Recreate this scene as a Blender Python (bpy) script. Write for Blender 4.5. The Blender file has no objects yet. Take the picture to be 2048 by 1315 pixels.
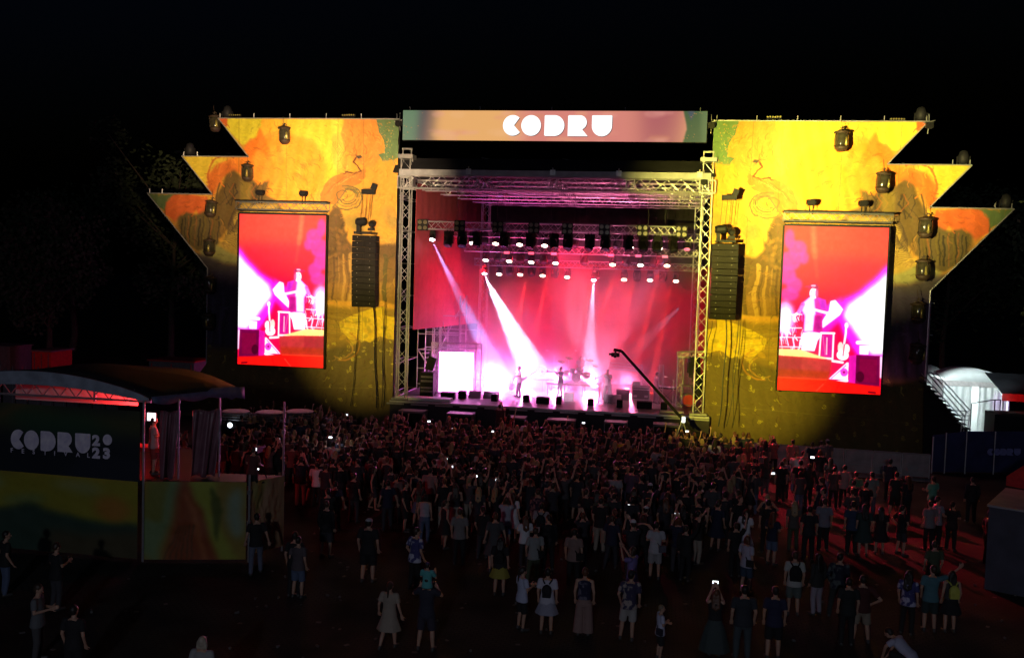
import bpy, bmesh, math, random
import numpy as np
from mathutils import Vector, Matrix, Quaternion
random.seed(7); NR = np.random.RandomState(11)
S = bpy.context.scene
COL = S.collection
R = math.radians

# ---------------------------------------------------------------- camera
F_PX, YAW, PITCH, ROLL = 1874.0, 0.1564, 0.0574, 0.0308
CAM = np.array([6.3053, 0.0, 9.0])
FW = np.array([-math.sin(YAW)*math.cos(PITCH), math.cos(YAW)*math.cos(PITCH), -math.sin(PITCH)])
_r0 = np.array([math.cos(YAW), math.sin(YAW), 0.0]); _u0 = np.cross(_r0, FW)
RT = math.cos(ROLL)*_r0 + math.sin(ROLL)*_u0
UP = -math.sin(ROLL)*_r0 + math.cos(ROLL)*_u0
cam_data = bpy.data.cameras.new('camera'); cam = bpy.data.objects.new('camera', cam_data); COL.objects.link(cam)
m = Matrix(((RT[0], UP[0], -FW[0], CAM[0]), (RT[1], UP[1], -FW[1], CAM[1]), (RT[2], UP[2], -FW[2], CAM[2]), (0, 0, 0, 1)))
cam.matrix_world = m
cam_data.sensor_width = 36.0; cam_data.lens = F_PX/2048*36.0
cam_data.clip_start = 0.1; cam_data.clip_end = 2000
S.camera = cam

def at(px, py, Y=None, Z=None, X=None):
    d = FW + RT*(px-1024)/F_PX - UP*(py-657.5)/F_PX
    t = Y/d[1] if Y is not None else ((Z-CAM[2])/d[2] if Z is not None else (X-CAM[0])/d[0])
    return CAM + d*t

def proj(P):
    d = np.asarray(P, float) - CAM
    z = d @ FW
    return np.stack([1024+F_PX*(d @ RT)/z, 657.5-F_PX*(d @ UP)/z], -1)

# ---------------------------------------------------------------- world (night) and exposure
W = bpy.data.worlds.new('World'); S.world = W; W.use_nodes = True
nt = W.node_tree; nt.nodes.clear()
sky = nt.nodes.new('ShaderNodeTexSky'); sky.sky_type = 'NISHITA'; sky.sun_disc = False
sky.sun_elevation = R(-4.0); sky.sun_rotation = R(200); sky.altitude = 100
bg = nt.nodes.new('ShaderNodeBackground'); bg.inputs['Strength'].default_value = 0.1
wo = nt.nodes.new('ShaderNodeOutputWorld')
tint = nt.nodes.new('ShaderNodeMix'); tint.data_type = 'RGBA'; tint.blend_type = 'MULTIPLY'; tint.inputs['Factor'].default_value = 1; tint.inputs['B'].default_value = (0.35, 0.75, 1.7, 1)
nt.links.new(sky.outputs[0], tint.inputs['A']); nt.links.new(tint.outputs['Result'], bg.inputs['Color']); nt.links.new(bg.outputs[0], wo.inputs['Surface'])
S.view_settings.view_transform = 'Standard'; S.view_settings.look = 'None'
S.view_settings.exposure = 0.0; S.view_settings.gamma = 1.0
S.render.engine = 'CYCLES'
S.cycles.use_denoising = True; S.cycles.max_bounces = 5; S.cycles.diffuse_bounces = 2
S.cycles.volume_bounces = 0; S.cycles.sample_clamp_indirect = 4.0; S.cycles.transparent_max_bounces = 12

# ---------------------------------------------------------------- lights
def aim(o, target):
    d = Vector(target) - Vector(o.location)
    o.rotation_euler = d.to_track_quat('-Z', 'Y').to_euler()
def spot(name, loc, target, power, col, deg, blend=0.5, radius=0.15):
    l = bpy.data.lights.new(name, 'SPOT'); l.energy = power; l.color = col; l.spot_size = R(deg); l.spot_blend = blend
    l.shadow_soft_size = radius
    o = bpy.data.objects.new(name, l); COL.objects.link(o); o.location = loc; aim(o, target); return o
def lamp(name, loc, power, col, radius=0.3):
    l = bpy.data.lights.new(name, 'POINT'); l.energy = power; l.color = col; l.shadow_soft_size = radius
    o = bpy.data.objects.new(name, l); COL.objects.link(o); o.location = loc; return o
# weak bluish spill on the backs of the crowd (added faint sun lamp and delay-tower spill)
sl = bpy.data.lights.new('rear_spill_sun', 'SUN'); sl.energy = 0.012; sl.angle = R(4); sl.color = (0.75, 0.8, 1.0)
so = bpy.data.objects.new('rear_spill_sun', sl); COL.objects.link(so); so.location = (9, -40, 12); aim(so, (3, 25, -1.2))
lamp('delay_tower_light', (4, -16, 12.5), 3900, (0.82, 0.84, 1.0), 0.6)
# front-of-house floods that wash the two scenic wings
spot('wing_flood_light', (0.5, 14, 9.5), (-11.5, 52, 13.2), 135000, (1.0, 0.70, 0.38), 19, 0.8, 0.2)
spot('wing_flood_light', (0.2, 14, 9.5), (-17.5, 52, 14.6), 80000, (1.0, 0.70, 0.36), 19, 0.9, 0.2)
spot('wing_flood_light', (-0.2, 14, 8.5), (-10.2, 52, 5.6), 75000, (1.0, 0.80, 0.18), 15, 1.0, 0.2)
spot('wing_flood_light', (0.0, 14, 8.5), (10.6, 52, 13.4), 190000, (1.0, 0.84, 0.14), 20, 0.9, 0.2)
spot('wing_flood_light', (0.3, 14, 9.5), (16.5, 52, 14.2), 190000, (1.0, 0.82, 0.26), 21, 0.9, 0.2)
spot('wing_flood_light', (0.0, 14, 8.5), (10.9, 52, 4.2), 105000, (1.0, 0.84, 0.07), 15, 1.0, 0.2)
# stage lighting: red wash, magenta and white keys, all in the smoke of the stage box
STAGE_LIGHTS = []
for i in range(6):
    x = -5.5 + i*2.3
    STAGE_LIGHTS.append(spot('red_wash_light', (x, 60.0, 10.2), (x*0.9+0.6, 64.5, 2.5), 9000, (1.0, 0.015, 0.035), 44, 0.9))
for i, (x, tx, pw) in enumerate(((-3.9, -4.2, .6), (-2.6, -3.3, 1), (-1.2, -2.0, 1.2), (.6, 0.1, .7), (1.9, .7, 1.1), (3.2, 1.9, 1.4), (4.6, 3.4, 1), (6.0, 5.0, 1.1), (7.0, 6.2, .7))):
    STAGE_LIGHTS.append(spot('red_beam_light', (x, 62.4, 9.3), (tx, 61.4, 4.0), 190000*pw, (1.0, 0.03, 0.02), 5.5, 0.8, 0.06))
for x, pw in ((-4.6, 22000), (-2.4, 17000), (-0.2, 15000), (2.0, 12000), (4.4, 5000)):
    STAGE_LIGHTS.append(spot('added_backlight', (x, 61.6, 2.5), (x*.9, 54.0, 1.9), pw, (1.0, 0.20, 0.72) if x < 2 else (1.0, .16, .40), 62, 0.9, 0.2))  # unseen floor floods added to brighten the low smoke
# ---------------------------------------------------------------- helpers
def sl_lin(c): return tuple((x/255.0)**2.2 for x in c)
def principled(name):
    mt = bpy.data.materials.new(name); mt.use_nodes = True
    return mt, mt.node_tree, mt.node_tree.nodes['Principled BSDF']
def mat(name, col, rough=0.6, metal=0.0, var=0.18, scale=6.0, bump=0.0, emit=0.0, ecol=None):
    mt, t, b = principled(name)
    b.inputs['Roughness'].default_value = rough; b.inputs['Metallic'].default_value = metal
    tc = t.nodes.new('ShaderNodeTexCoord'); n = t.nodes.new('ShaderNodeTexNoise'); n.inputs['Scale'].default_value = scale
    n.inputs['Detail'].default_value = 4
    t.links.new(tc.outputs['Object'], n.inputs['Vector'])
    r = t.nodes.new('ShaderNodeValToRGB')
    r.color_ramp.elements[0].position = 0.3; r.color_ramp.elements[1].position = 0.7
    r.color_ramp.elements[0].color = (*[c*(1-var) for c in col], 1); r.color_ramp.elements[1].color = (*[min(1, c*(1+var)) for c in col], 1)
    t.links.new(n.outputs['Fac'], r.inputs['Fac']); t.links.new(r.outputs['Color'], b.inputs['Base Color'])
    if bump:
        bp = t.nodes.new('ShaderNodeBump'); bp.inputs['Strength'].default_value = bump; bp.inputs['Distance'].default_value = 0.02
        t.links.new(n.outputs['Fac'], bp.inputs['Height']); t.links.new(bp.outputs[0], b.inputs['Normal'])
    if max(col) < .03: b.inputs['Specular IOR Level'].default_value = 0.15
    if emit:
        b.inputs['Emission Color'].default_value = (*(ecol or col), 1); b.inputs['Emission Strength'].default_value = emit
    return mt
def cloth_mat(name, rough=0.85, bump=0.25, pattern=None):
    """takes its dye from the object's own colour"""
    mt, t, b = principled(name); b.inputs['Roughness'].default_value = rough
    oi = t.nodes.new('ShaderNodeObjectInfo'); tc = t.nodes.new('ShaderNodeTexCoord')
    n = t.nodes.new('ShaderNodeTexNoise'); n.inputs['Scale'].default_value = 9 if not pattern else 7; n.inputs['Detail'].default_value = 3
    t.links.new(tc.outputs['Object'], n.inputs['Vector'])
    mx = t.nodes.new('ShaderNodeMix'); mx.data_type = 'RGBA'; mx.blend_type = 'MULTIPLY'; mx.inputs['Factor'].default_value = 1.0
    r = t.nodes.new('ShaderNodeValToRGB')
    if pattern:
        r.color_ramp.elements[0].position = 0.47; r.color_ramp.elements[1].position = 0.55
        r.color_ramp.elements[0].color = (*pattern, 1); r.color_ramp.elements[1].color = (1, 1, 1, 1)
    else:
        r.color_ramp.elements[0].color = (0.75, 0.75, 0.75, 1); r.color_ramp.elements[1].color = (1, 1, 1, 1)
    t.links.new(n.outputs['Fac'], r.inputs['Fac'])
    t.links.new(oi.outputs['Color'], mx.inputs['A']); t.links.new(r.outputs['Color'], mx.inputs['B'])
    t.links.new(mx.outputs['Result'], b.inputs['Base Color'])
    bp = t.nodes.new('ShaderNodeBump'); bp.inputs['Strength'].default_value = bump; bp.inputs['Distance'].default_value = 0.03
    w = t.nodes.new('ShaderNodeTexNoise'); w.inputs['Scale'].default_value = 14; t.links.new(tc.outputs['Object'], w.inputs['Vector'])
    t.links.new(w.outputs['Fac'], bp.inputs['Height']); t.links.new(bp.outputs[0], b.inputs['Normal'])
    return mt
def attr_mat(name, emissive=0.0, rough=0.75, led=False):
    """colour painted by code on the vertices (a printed or glowing picture)"""
    mt, t, b = principled(name); b.inputs['Roughness'].default_value = rough
    a = t.nodes.new('ShaderNodeAttribute'); a.attribute_name = 'print'
    if emissive:
        b.inputs['Base Color'].default_value = (0.01, 0.01, 0.01, 1)
        t.links.new(a.outputs['Color'], b.inputs['Emission Color']); b.inputs['Emission Strength'].default_value = emissive
    else:
        tc = t.nodes.new('ShaderNodeTexCoord'); n = t.nodes.new('ShaderNodeTexNoise'); n.inputs['Scale'].default_value = 5
        n.inputs['Detail'].default_value = 8; n.inputs['Roughness'].default_value = 0.7
        t.links.new(tc.outputs['Object'], n.inputs['Vector'])
        r = t.nodes.new('ShaderNodeValToRGB'); r.color_ramp.elements[0].position = 0.3; r.color_ramp.elements[1].position = 0.68
        r.color_ramp.elements[0].color = (0.88, 0.87, 0.85, 1); r.color_ramp.elements[1].color = (1, 1, 1, 1)
        t.links.new(n.outputs['Fac'], r.inputs['Fac'])
        mx = t.nodes.new('ShaderNodeMix'); mx.data_type = 'RGBA'; mx.blend_type = 'MULTIPLY'; mx.inputs['Factor'].default_value = 1
        t.links.new(a.outputs['Color'], mx.inputs['A']); t.links.new(r.outputs['Color'], mx.inputs['B'])
        t.links.new(mx.outputs['Result'], b.inputs['Base Color'])
    return mt

M = {}
M['steel'] = mat('galvanised_steel', (0.28, 0.285, 0.30), 0.42, 0.6, 0.12)
M['alu'] = mat('brushed_aluminium', (0.42, 0.42, 0.44), 0.4, 0.5, 0.1)
M['blackmetal'] = mat('black_painted_metal', (0.018, 0.018, 0.02), 0.45, 0.2)
M['blackbox'] = mat('black_textured_cabinet', (0.009, 0.008, 0.009), 0.6)
M['grille'] = mat('speaker_grille', (0.012, 0.010, 0.010), 0.5, 0.3, 0.3, 40)
M['drape'] = mat('red_tinted_molton_drape', (0.30, 0.035, 0.05), 0.9, 0, 0.12, 2.5, 0.2)  # red of the stage wash put into the cloth colour
M['blackdrape'] = mat('black_molton_drape', (0.02, 0.018, 0.02), 0.95, 0, 0.2, 3)
M['deck'] = mat('stage_deck_ply', (0.10, 0.09, 0.09), 0.45, 0, 0.2, 3)
M['tarp'] = mat('dark_roof_tarpaulin', (0.018, 0.018, 0.022), 0.5, 0, 0.3, 1)
M['greytarp'] = mat('grey_tarpaulin', (0.28, 0.29, 0.33), 0.5, 0, 0.2, 2)
M['white'] = mat('white_tent_canvas', (0.72, 0.74, 0.74), 0.6, 0, 0.05, 2)
M['redcanvas'] = mat('red_canvas', (0.5, 0.03, 0.03), 0.7)
M['skin'] = mat('skin', (0.46, 0.27, 0.19), 0.5, 0, 0.12, 12)
M['hair'] = cloth_mat('hair', 0.5, 0.6)
M['cloth'] = cloth_mat('cotton_cloth')
M['floral'] = cloth_mat('floral_printed_cloth', 0.8, 0.2, (0.10, 0.10, 0.28))
M['shoe'] = mat('dark_shoe', (0.05, 0.05, 0.05), 0.5)
M['lens_warm'] = mat('lit_warm_lens', (1, 0.93, 0.78), 0.3, emit=9.0, ecol=(1, 0.86, 0.62))
M['lens_white'] = mat('lit_white_lens', (1, 1, 1), 0.3, emit=30.0, ecol=(0.85, 0.92, 1))
M['lens_dark'] = mat('dark_glass_lens', (0.03, 0.03, 0.05), 0.08)
M['lens_pink'] = mat('pink_lit_lens', (1, .3, .45), 0.3, emit=0.9, ecol=(1, 0.18, 0.3))
M['jar'] = mat('lantern_glass', (0.045, 0.04, 0.025), 0.12, 0, 0.4, 5)
M['wood'] = mat('dark_wood', (0.05, 0.03, 0.02), 0.6)
M['screen_white'] = mat('phone_screen_glow', (1, 1, 1), 0.3, emit=3.0, ecol=(0.8, 0.9, 1))
M['skirt'] = mat('black_stage_skirt', (0.035, 0.03, 0.04), 0.9, 0, 0.2, 2)

def lk(o, parent=None):
    COL.objects.link(o)
    if parent: o.parent = parent
    return o
def tag(o, label=None, cat=None, group=None, kind=None):
    if label: o['label'] = label
    if cat: o['category'] = cat
    if group: o['group'] = group
    if kind: o['kind'] = kind
    return o
def empty(name, loc=(0, 0, 0), rz=0, label=None, cat=None, group=None):
    o = bpy.data.objects.new(name, None); o.location = loc; o.rotation_euler = (0, 0, rz); o.empty_display_size = .2
    lk(o); return tag(o, label, cat, group)
def kids(o): return list(o.children)
def copy_tree(o, parent=None):
    c = o.copy(); COL.objects.link(c)
    if parent is not None: c.parent = parent
    for k in kids(o): copy_tree(k, c)
    return c

class MB:
    def __init__(s): s.v = []; s.f = []
    def add(s, vs, fs):
        b = len(s.v); s.v += [tuple(map(float, p)) for p in vs]; s.f += [tuple(b+i for i in f) for f in fs]; return s
    def box(s, c, d, rz=0, rx=0, ry=0):
        x, y, z = d[0]/2, d[1]/2, d[2]/2
        mt = Matrix.Rotation(rz, 3, 'Z') @ Matrix.Rotation(ry, 3, 'Y') @ Matrix.Rotation(rx, 3, 'X')
        vs = [tuple(Vector(c) + mt @ Vector(p)) for p in ((-x, -y, -z), (x, -y, -z), (x, y, -z), (-x, y, -z), (-x, -y, z), (x, -y, z), (x, y, z), (-x, y, z))]
        return s.add(vs, [(0, 3, 2, 1), (4, 5, 6, 7), (0, 1, 5, 4), (1, 2, 6, 5), (2, 3, 7, 6), (3, 0, 4, 7)])
    def tube(s, p, q, r, n=6, r2=None, cap=True):
        p = Vector(p); q = Vector(q); d = q-p
        if d.length < 1e-6: return s
        a = d.orthogonal().normalized(); b = d.normalized().cross(a); r2 = r if r2 is None else r2
        vs = []
        for k in range(n):
            t = 2*math.pi*k/n; e = a*math.cos(t)+b*math.sin(t); vs += [tuple(p+e*r), tuple(q+e*r2)]
        fs = [(2*k, 2*((k+1) % n), 2*((k+1) % n)+1, 2*k+1) for k in range(n)]
        if cap: fs += [tuple(2*k for k in range(n))[::-1], tuple(2*k+1 for k in range(n))]
        return s.add(vs, fs)
    def path(s, pts, r, n=6):
        for a, b in zip(pts, pts[1:]): s.tube(a, b, r, n)
        return s
    def lathe(s, prof, c=(0, 0, 0), n=16, axis=None, sx=1, sy=1):
        """prof: list of (r,z) ; optional rotation matrix"""
        vs = []
        for r, z in prof:
            for k in range(n):
                t = 2*math.pi*k/n; p = Vector((r*math.cos(t)*sx, r*math.sin(t)*sy, z))
                if axis is not None: p = axis @ p
                vs.append(tuple(p+Vector(c)))
        fs = []
        for i in range(len(prof)-1):
            for k in range(n): fs.append((i*n+k, i*n+(k+1) % n, (i+1)*n+(k+1) % n, (i+1)*n+k))
        fs.append(tuple(range(n))[::-1]); fs.append(tuple((len(prof)-1)*n+k for k in range(n)))
        return s.add(vs, fs)
    def prism(s, poly, o, u, w, nrm, depth):
        """polygon (2D) in plane o + a*u + b*w extruded along nrm"""
        o, u, w, nrm = map(lambda z: Vector(z), (o, u, w, nrm)); n = len(poly)
        vs = [tuple(o+u*a+w*b) for a, b in poly] + [tuple(o+u*a+w*b+nrm*depth) for a, b in poly]
        return s.add(vs, [tuple(range(n)), tuple(range(2*n-1, n-1, -1))] + [(i, (i+1) % n + 0, (i+1) % n + n, i+n) for i in range(n)])
    def truss(s, p, q, w=0.4, h=0.4, rc=0.03, rb=0.014, step=0.45, up=(0, 0, 1), n=5):
        p = Vector(p); q = Vector(q); d = (q-p); L = d.length; d.normalize(); up = Vector(up)
        sd = d.cross(up).normalized(); up = sd.cross(d).normalized()
        cs = [sd*(w/2)*a+up*(h/2)*b for a, b in ((-1, -1), (1, -1), (1, 1), (-1, 1))]
        for c in cs: s.tube(p+c, q+c, rc, n)
        k = max(2, int(round(L/step)))
        for i in range(k):
            a = p+d*L*i/k; b = p+d*L*(i+1)/k
            for j in range(4):
                c1, c2 = cs[j], cs[(j+1) % 4]
                if i % 2: c1, c2 = c2, c1
                s.tube(a+c1, b+c2, rb, 4, cap=False)
        for a in (p, q):
            for j in range(4): s.tube(a+cs[j], a+cs[(j+1) % 4], rb, 4)
        return s
    def build(s, name, material, parent=None, smooth=False, loc=None):
        me = bpy.data.meshes.new(name); me.from_pydata(s.v, [], s.f)
        for m_ in (material if isinstance(material, (list, tuple)) else [material]): me.materials.append(m_)
        if smooth:
            me.polygons.foreach_set('use_smooth', [True]*len(me.polygons))
        me.update(); o = bpy.data.objects.new(name, me)
        if loc: o.location = loc
        return lk(o, parent)

def grid_print(name, P, C, material, parent=None):
    """P: (h,w,3) world points; C: (h,w,3) linear colours -> one mesh sheet coloured per vertex"""
    h, w = P.shape[:2]
    me = bpy.data.meshes.new(name)
    idx = np.arange(h*w).reshape(h, w)
    q = np.stack([idx[:-1, :-1], idx[1:, :-1], idx[1:, 1:], idx[:-1, 1:]], -1).reshape(-1, 4)
    me.vertices.add(h*w); me.vertices.foreach_set('co', P.reshape(-1).astype(np.float32))
    me.loops.add(q.size); me.loops.foreach_set('vertex_index', q.reshape(-1).astype(np.int32))
    me.polygons.add(len(q)); me.polygons.foreach_set('loop_start', (np.arange(len(q))*4).astype(np.int32))
    me.update(calc_edges=True)
    a = me.color_attributes.new('print', 'FLOAT_COLOR', 'POINT')
    c4 = np.ones((h*w, 4), np.float32); c4[:, :3] = C.reshape(-1, 3)
    a.data.foreach_set('color', c4.reshape(-1))
    me.materials.append(material)
    o = bpy.data.objects.new(name, me); return lk(o, parent)

# --- tiny painter (numpy): polygons, ellipses and strokes with soft, noisy edges
def vnoise(h, w, cell, seed):
    rs = np.random.RandomState(seed); gh, gw = int(h/cell)+3, int(w/cell)+3; g = rs.rand(gh, gw)
    y = np.arange(h)/cell; x = np.arange(w)/cell; yi = y.astype(int); xi = x.astype(int)
    fy = y-yi; fx = x-xi; fy = fy*fy*(3-2*fy); fx = fx*fx*(3-2*fx); fy = fy[:, None]; fx = fx[None]
    A = g[yi][:, xi]; B = g[yi][:, xi+1]; C = g[yi+1][:, xi]; D = g[yi+1][:, xi+1]
    return (A*(1-fx)+B*fx)*(1-fy)+(C*(1-fx)+D*fx)*fy
def fbm(h, w, cell, seed, o=4):
    r = 0; a = 1; t = 0
    for i in range(o):
        r = r+a*vnoise(h, w, max(cell/2**i, 1.01), seed+i); t += a; a *= 0.55
    return r/t
def blur(a, k):
    if k < 1: return a
    for ax in (0, 1):
        for _ in range(2):
            c = np.cumsum(np.pad(a, [(k+1, k) if i == ax else (0, 0) for i in range(a.ndim)], mode='edge'), axis=ax)
            n = a.shape[ax]
            a = (np.take(c, np.arange(2*k+1, 2*k+1+n), axis=ax)-np.take(c, np.arange(0, n), axis=ax))/(2*k+1)
    return a
class Canvas:
    def __init__(s, x0, y0, x1, y1, res, base, warp=0.0, wc=20, seed=1):
        s.x0, s.y0, s.res, s.warp = x0, y0, res, warp
        s.w, s.h = int((x1-x0)*res), int((y1-y0)*res)
        s.c = np.ones((s.h, s.w, 3))*np.array(base)/255.0
        yy, xx = np.mgrid[0:s.h, 0:s.w]
        s.X = xx/res+x0; s.Y = yy/res+y0
        s.X0, s.Y0 = s.X, s.Y
        if warp:
            s.X = s.X+warp*(fbm(s.h, s.w, wc*res, seed, 5)-.5)*2; s.Y = s.Y+warp*(fbm(s.h, s.w, wc*res, seed+50, 5)-.5)*2
    def win(s, x0, y0, x1, y1, soft):
        g = s.warp+soft*4+3
        a = slice(max(0, int((y0-g-s.y0)*s.res)), max(1, min(s.h, int((y1+g-s.y0)*s.res)+1)))
        b = slice(max(0, int((x0-g-s.x0)*s.res)), max(1, min(s.w, int((x1+g-s.x0)*s.res)+1)))
        return a, b
    def lay(s, m, col, a, soft, q):
        if m.size == 0: return
        if soft: m = blur(m.astype(float), max(1, int(soft*s.res)))
        m = (m*a)[..., None]; s.c[q] = s.c[q]*(1-m)+np.array(col)/255.0*m
    def poly(s, pts, col, a=1.0, soft=0, clean=False):
        q = s.win(min(p[0] for p in pts), min(p[1] for p in pts), max(p[0] for p in pts), max(p[1] for p in pts), soft)
        X, Y = (s.X0[q], s.Y0[q]) if clean else (s.X[q], s.Y[q])
        ins = np.zeros(X.shape, bool); n = len(pts)
        for i in range(n):
            (xa, ya), (xb, yb) = pts[i], pts[(i+1) % n]
            if ya == yb: continue
            c = ((ya > Y) != (yb > Y)) & (X < (xb-xa)*(Y-ya)/(yb-ya)+xa); ins ^= c
        s.lay(ins.astype(float), col, a, soft, q)
    def ell(s, cx, cy, rx, ry, col, a=1.0, soft=0, rot=0):
        r = max(rx, ry); q = s.win(cx-r, cy-r, cx+r, cy+r, soft)
        dx, dy = s.X[q]-cx, s.Y[q]-cy; c, k = math.cos(rot), math.sin(rot)
        s.lay((((dx*c+dy*k)/rx)**2+((-dx*k+dy*c)/ry)**2 < 1).astype(float), col, a, soft, q)
    def line(s, pts, wd, col, a=1.0, soft=0):
        q = s.win(min(p[0] for p in pts)-wd, min(p[1] for p in pts)-wd, max(p[0] for p in pts)+wd, max(p[1] for p in pts)+wd, soft)
        X, Y = s.X[q], s.Y[q]; m = np.zeros(X.shape)
        for (xa, ya), (xb, yb) in zip(pts, pts[1:]):
            vx, vy = xb-xa, yb-ya; t = np.clip(((X-xa)*vx+(Y-ya)*vy)/(vx*vx+vy*vy+1e-9), 0, 1)
            d = np.hypot(X-xa-t*vx, Y-ya-t*vy); m = np.maximum(m, np.clip((wd/2-d)*s.res+.5, 0, 1))
        s.lay(m, col, a, soft, q)
    def arc(s, cx, cy, rx, ry, t0, t1, wd, col, a=1.0, soft=0, n=18):
        s.line([(cx+rx*math.cos(R(t0+(t1-t0)*i/n)), cy+ry*math.sin(R(t0+(t1-t0)*i/n))) for i in range(n+1)], wd, col, a, soft)
    def sample(s, x, y):
        ix = np.clip((x-s.x0)*s.res-.5, 0, s.w-1.001); iy = np.clip((y-s.y0)*s.res-.5, 0, s.h-1.001)
        x0 = ix.astype(int); y0 = iy.astype(int); fx = (ix-x0)[..., None]; fy = (iy-y0)[..., None]
        c = s.c
        v = (c[y0, x0]*(1-fx)+c[y0, x0+1]*fx)*(1-fy)+(c[y0+1, x0]*(1-fx)+c[y0+1, x0+1]*fx)*fy
        return np.clip(v, 0, 1)**2.2
def rot_to(v, ref=(0, 0, 1)):
    return Vector(ref).rotation_difference(Vector(v)).to_matrix()
# ================================================================= SETTING
def noise_ground(name, c1, c2, scale, rough, brick=None):
    mt, t, b = principled(name); b.inputs['Roughness'].default_value = rough; b.inputs['Specular IOR Level'].default_value = 0.12
    tc = t.nodes.new('ShaderNodeTexCoord')
    n = t.nodes.new('ShaderNodeTexNoise'); n.inputs['Scale'].default_value = scale; n.inputs['Detail'].default_value = 8
    t.links.new(tc.outputs['Object'], n.inputs['Vector'])
    r = t.nodes.new('ShaderNodeValToRGB'); r.color_ramp.elements[0].position = .35; r.color_ramp.elements[1].position = .65
    r.color_ramp.elements[0].color = (*c1, 1); r.color_ramp.elements[1].color = (*c2, 1)
    t.links.new(n.outputs['Fac'], r.inputs['Fac'])
    bp = t.nodes.new('ShaderNodeBump'); bp.inputs['Strength'].default_value = 0.6; bp.inputs['Distance'].default_value = 0.03
    out = r.outputs['Color']
    if brick:
        bk = t.nodes.new('ShaderNodeTexBrick'); bk.inputs['Scale'].default_value = 1.0
        bk.inputs['Brick Width'].default_value = 0.22; bk.inputs['Row Height'].default_value = 0.12; bk.inputs['Mortar Size'].default_value = 0.012
        bk.inputs['Mortar'].default_value = (0.02, 0.02, 0.02, 1)
        t.links.new(tc.outputs['Object'], bk.inputs['Vector'])
        t.links.new(r.outputs['Color'], bk.inputs['Color1']); t.links.new(r.outputs['Color'], bk.inputs['Color2'])
        out = bk.outputs['Color']; t.links.new(bk.outputs['Fac'], bp.inputs['Height']); bp.invert = True
    else: t.links.new(n.outputs['Fac'], bp.inputs['Height'])
    t.links.new(out, b.inputs['Base Color']); t.links.new(bp.outputs[0], b.inputs['Normal'])
    return mt
g = MB(); g.add([(-400, -60, 0), (400, -60, 0), (400, 700, 0), (-400, 700, 0)], [(0, 1, 2, 3)])
tag(g.build('ground', noise_ground('trampled_grass', (0.018, 0.022, 0.012), (0.05, 0.05, 0.03), 0.8, 0.95)), kind='structure')
g = MB(); g.add([(-60, 2, .004), (90, 2, .004), (90, 70, .004), (-60, 70, .004)], [(0, 1, 2, 3)])
tag(g.build('pavement', noise_ground('paving_blocks', (0.016, 0.018, 0.016), (0.055, 0.052, 0.05), 0.5, 0.85, True)), kind='structure')

# ================================================================= SCENIC WINGS
WZ = dict(T1=19.67, N1=17.75, T2=21.92, N2=19.96, T3=24.09, I=8.75, z1=17.60, z2=15.38, z3=13.17)
pe = at(1860, 582, Y=52); XE, ZE = float(pe[0]), float(pe[2])
print('wing lower corner', XE, ZE)
def z1p(*a): return [(280+x/3.652, 200+y/3.652) for x, y in a]
def z2p(*a): return [(380+x/4.109, 540+y/4.109) for x, y in a]
cv = Canvas(285, 225, 812, 905, 2, (222, 158, 58), warp=7, wc=42, seed=3)
P = cv.poly
P(z1p((570, 100), (1400, 100), (1440, 300), (1450, 560), (1300, 640), (1330, 420), (1250, 300), (1000, 220), (880, 260)), (245, 185, 55), soft=5)
P(z1p((540, 100), (890, 100), (880, 230), (850, 280), (800, 280), (770, 330), (735, 330), (560, 120)), (228, 214, 58), soft=1)
P(z1p((570, 100), (650, 100), (640, 190), (600, 200)), (214, 100, 48), soft=1)
cv.ell(*z1p((1040, 520))[0], 88, 72, (246, 146, 42), soft=4)
P(z1p((760, 330), (840, 270), (870, 200), (900, 240), (930, 330), (1000, 380), (900, 520), (760, 560), (720, 480), (740, 380)), (242, 128, 38), soft=2)
for i in range(16):
    a = random.uniform(0, 6.28); r = random.uniform(.4, 1)
    cx, cy = z1p((1040+math.cos(a)*260*r, 520+math.sin(a)*230*r))[0]
    cv.ell(cx, cy, random.uniform(8, 24), random.uniform(5, 14), random.choice([(250, 158, 52), (238, 134, 40), (248, 172, 60), (226, 120, 40)]), .5, 2, a)
P(z1p((1390, 120), (1470, 120), (1500, 300), (1480, 520), (1400, 500), (1420, 300)), (250, 205, 70), soft=3)
P(z1p((1490, 120), (1720, 120), (1790, 370), (1700, 500), (1560, 440), (1500, 350), (1470, 240)), (222, 140, 60), soft=1)
P(z1p((1720, 100), (1950, 100), (1950, 420), (1880, 420), (1770, 450), (1740, 400), (1790, 380), (1780, 290), (1740, 240)), (98, 124, 84), soft=0)
for i in range(120):
    x = random.gauss(1790, 40); y = random.uniform(150, 460)
    cv.ell(*z1p((x, y))[0], random.uniform(.5, 1.3), random.uniform(.4, 1.1), random.choice([(222, 150, 70), (98, 124, 84), (180, 170, 90)]), .9)
P(z1p((1650, 480), (1900, 440), (1900, 900), (1650, 980), (1600, 800), (1660, 620)), (216, 152, 58), .8, soft=8)
# right edge soft ochre clouds
for i in range(14):
    cv.ell(*z1p((random.uniform(1480, 1880), random.uniform(820, 1120)))[0], random.uniform(8, 26), random.uniform(6, 16), random.choice([(198, 140, 60), (150, 130, 66), (120, 120, 62), (216, 160, 64)]), .5, 3, random.uniform(0, 3))
# middle tier
P(z1p((300, 400), (570, 400), (640, 440), (520, 500), (480, 560), (505, 700), (300, 430)), (226, 196, 60), soft=3)
P(z1p((490, 660), (500, 540), (560, 470), (700, 440), (800, 470), (820, 560), (700, 520), (600, 560), (560, 640), (540, 700)), (214, 112, 42), soft=2)
P(z1p((650, 430), (960, 430), (1040, 560), (900, 640), (760, 560)), (240, 140, 44), .8, soft=3)
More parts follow.
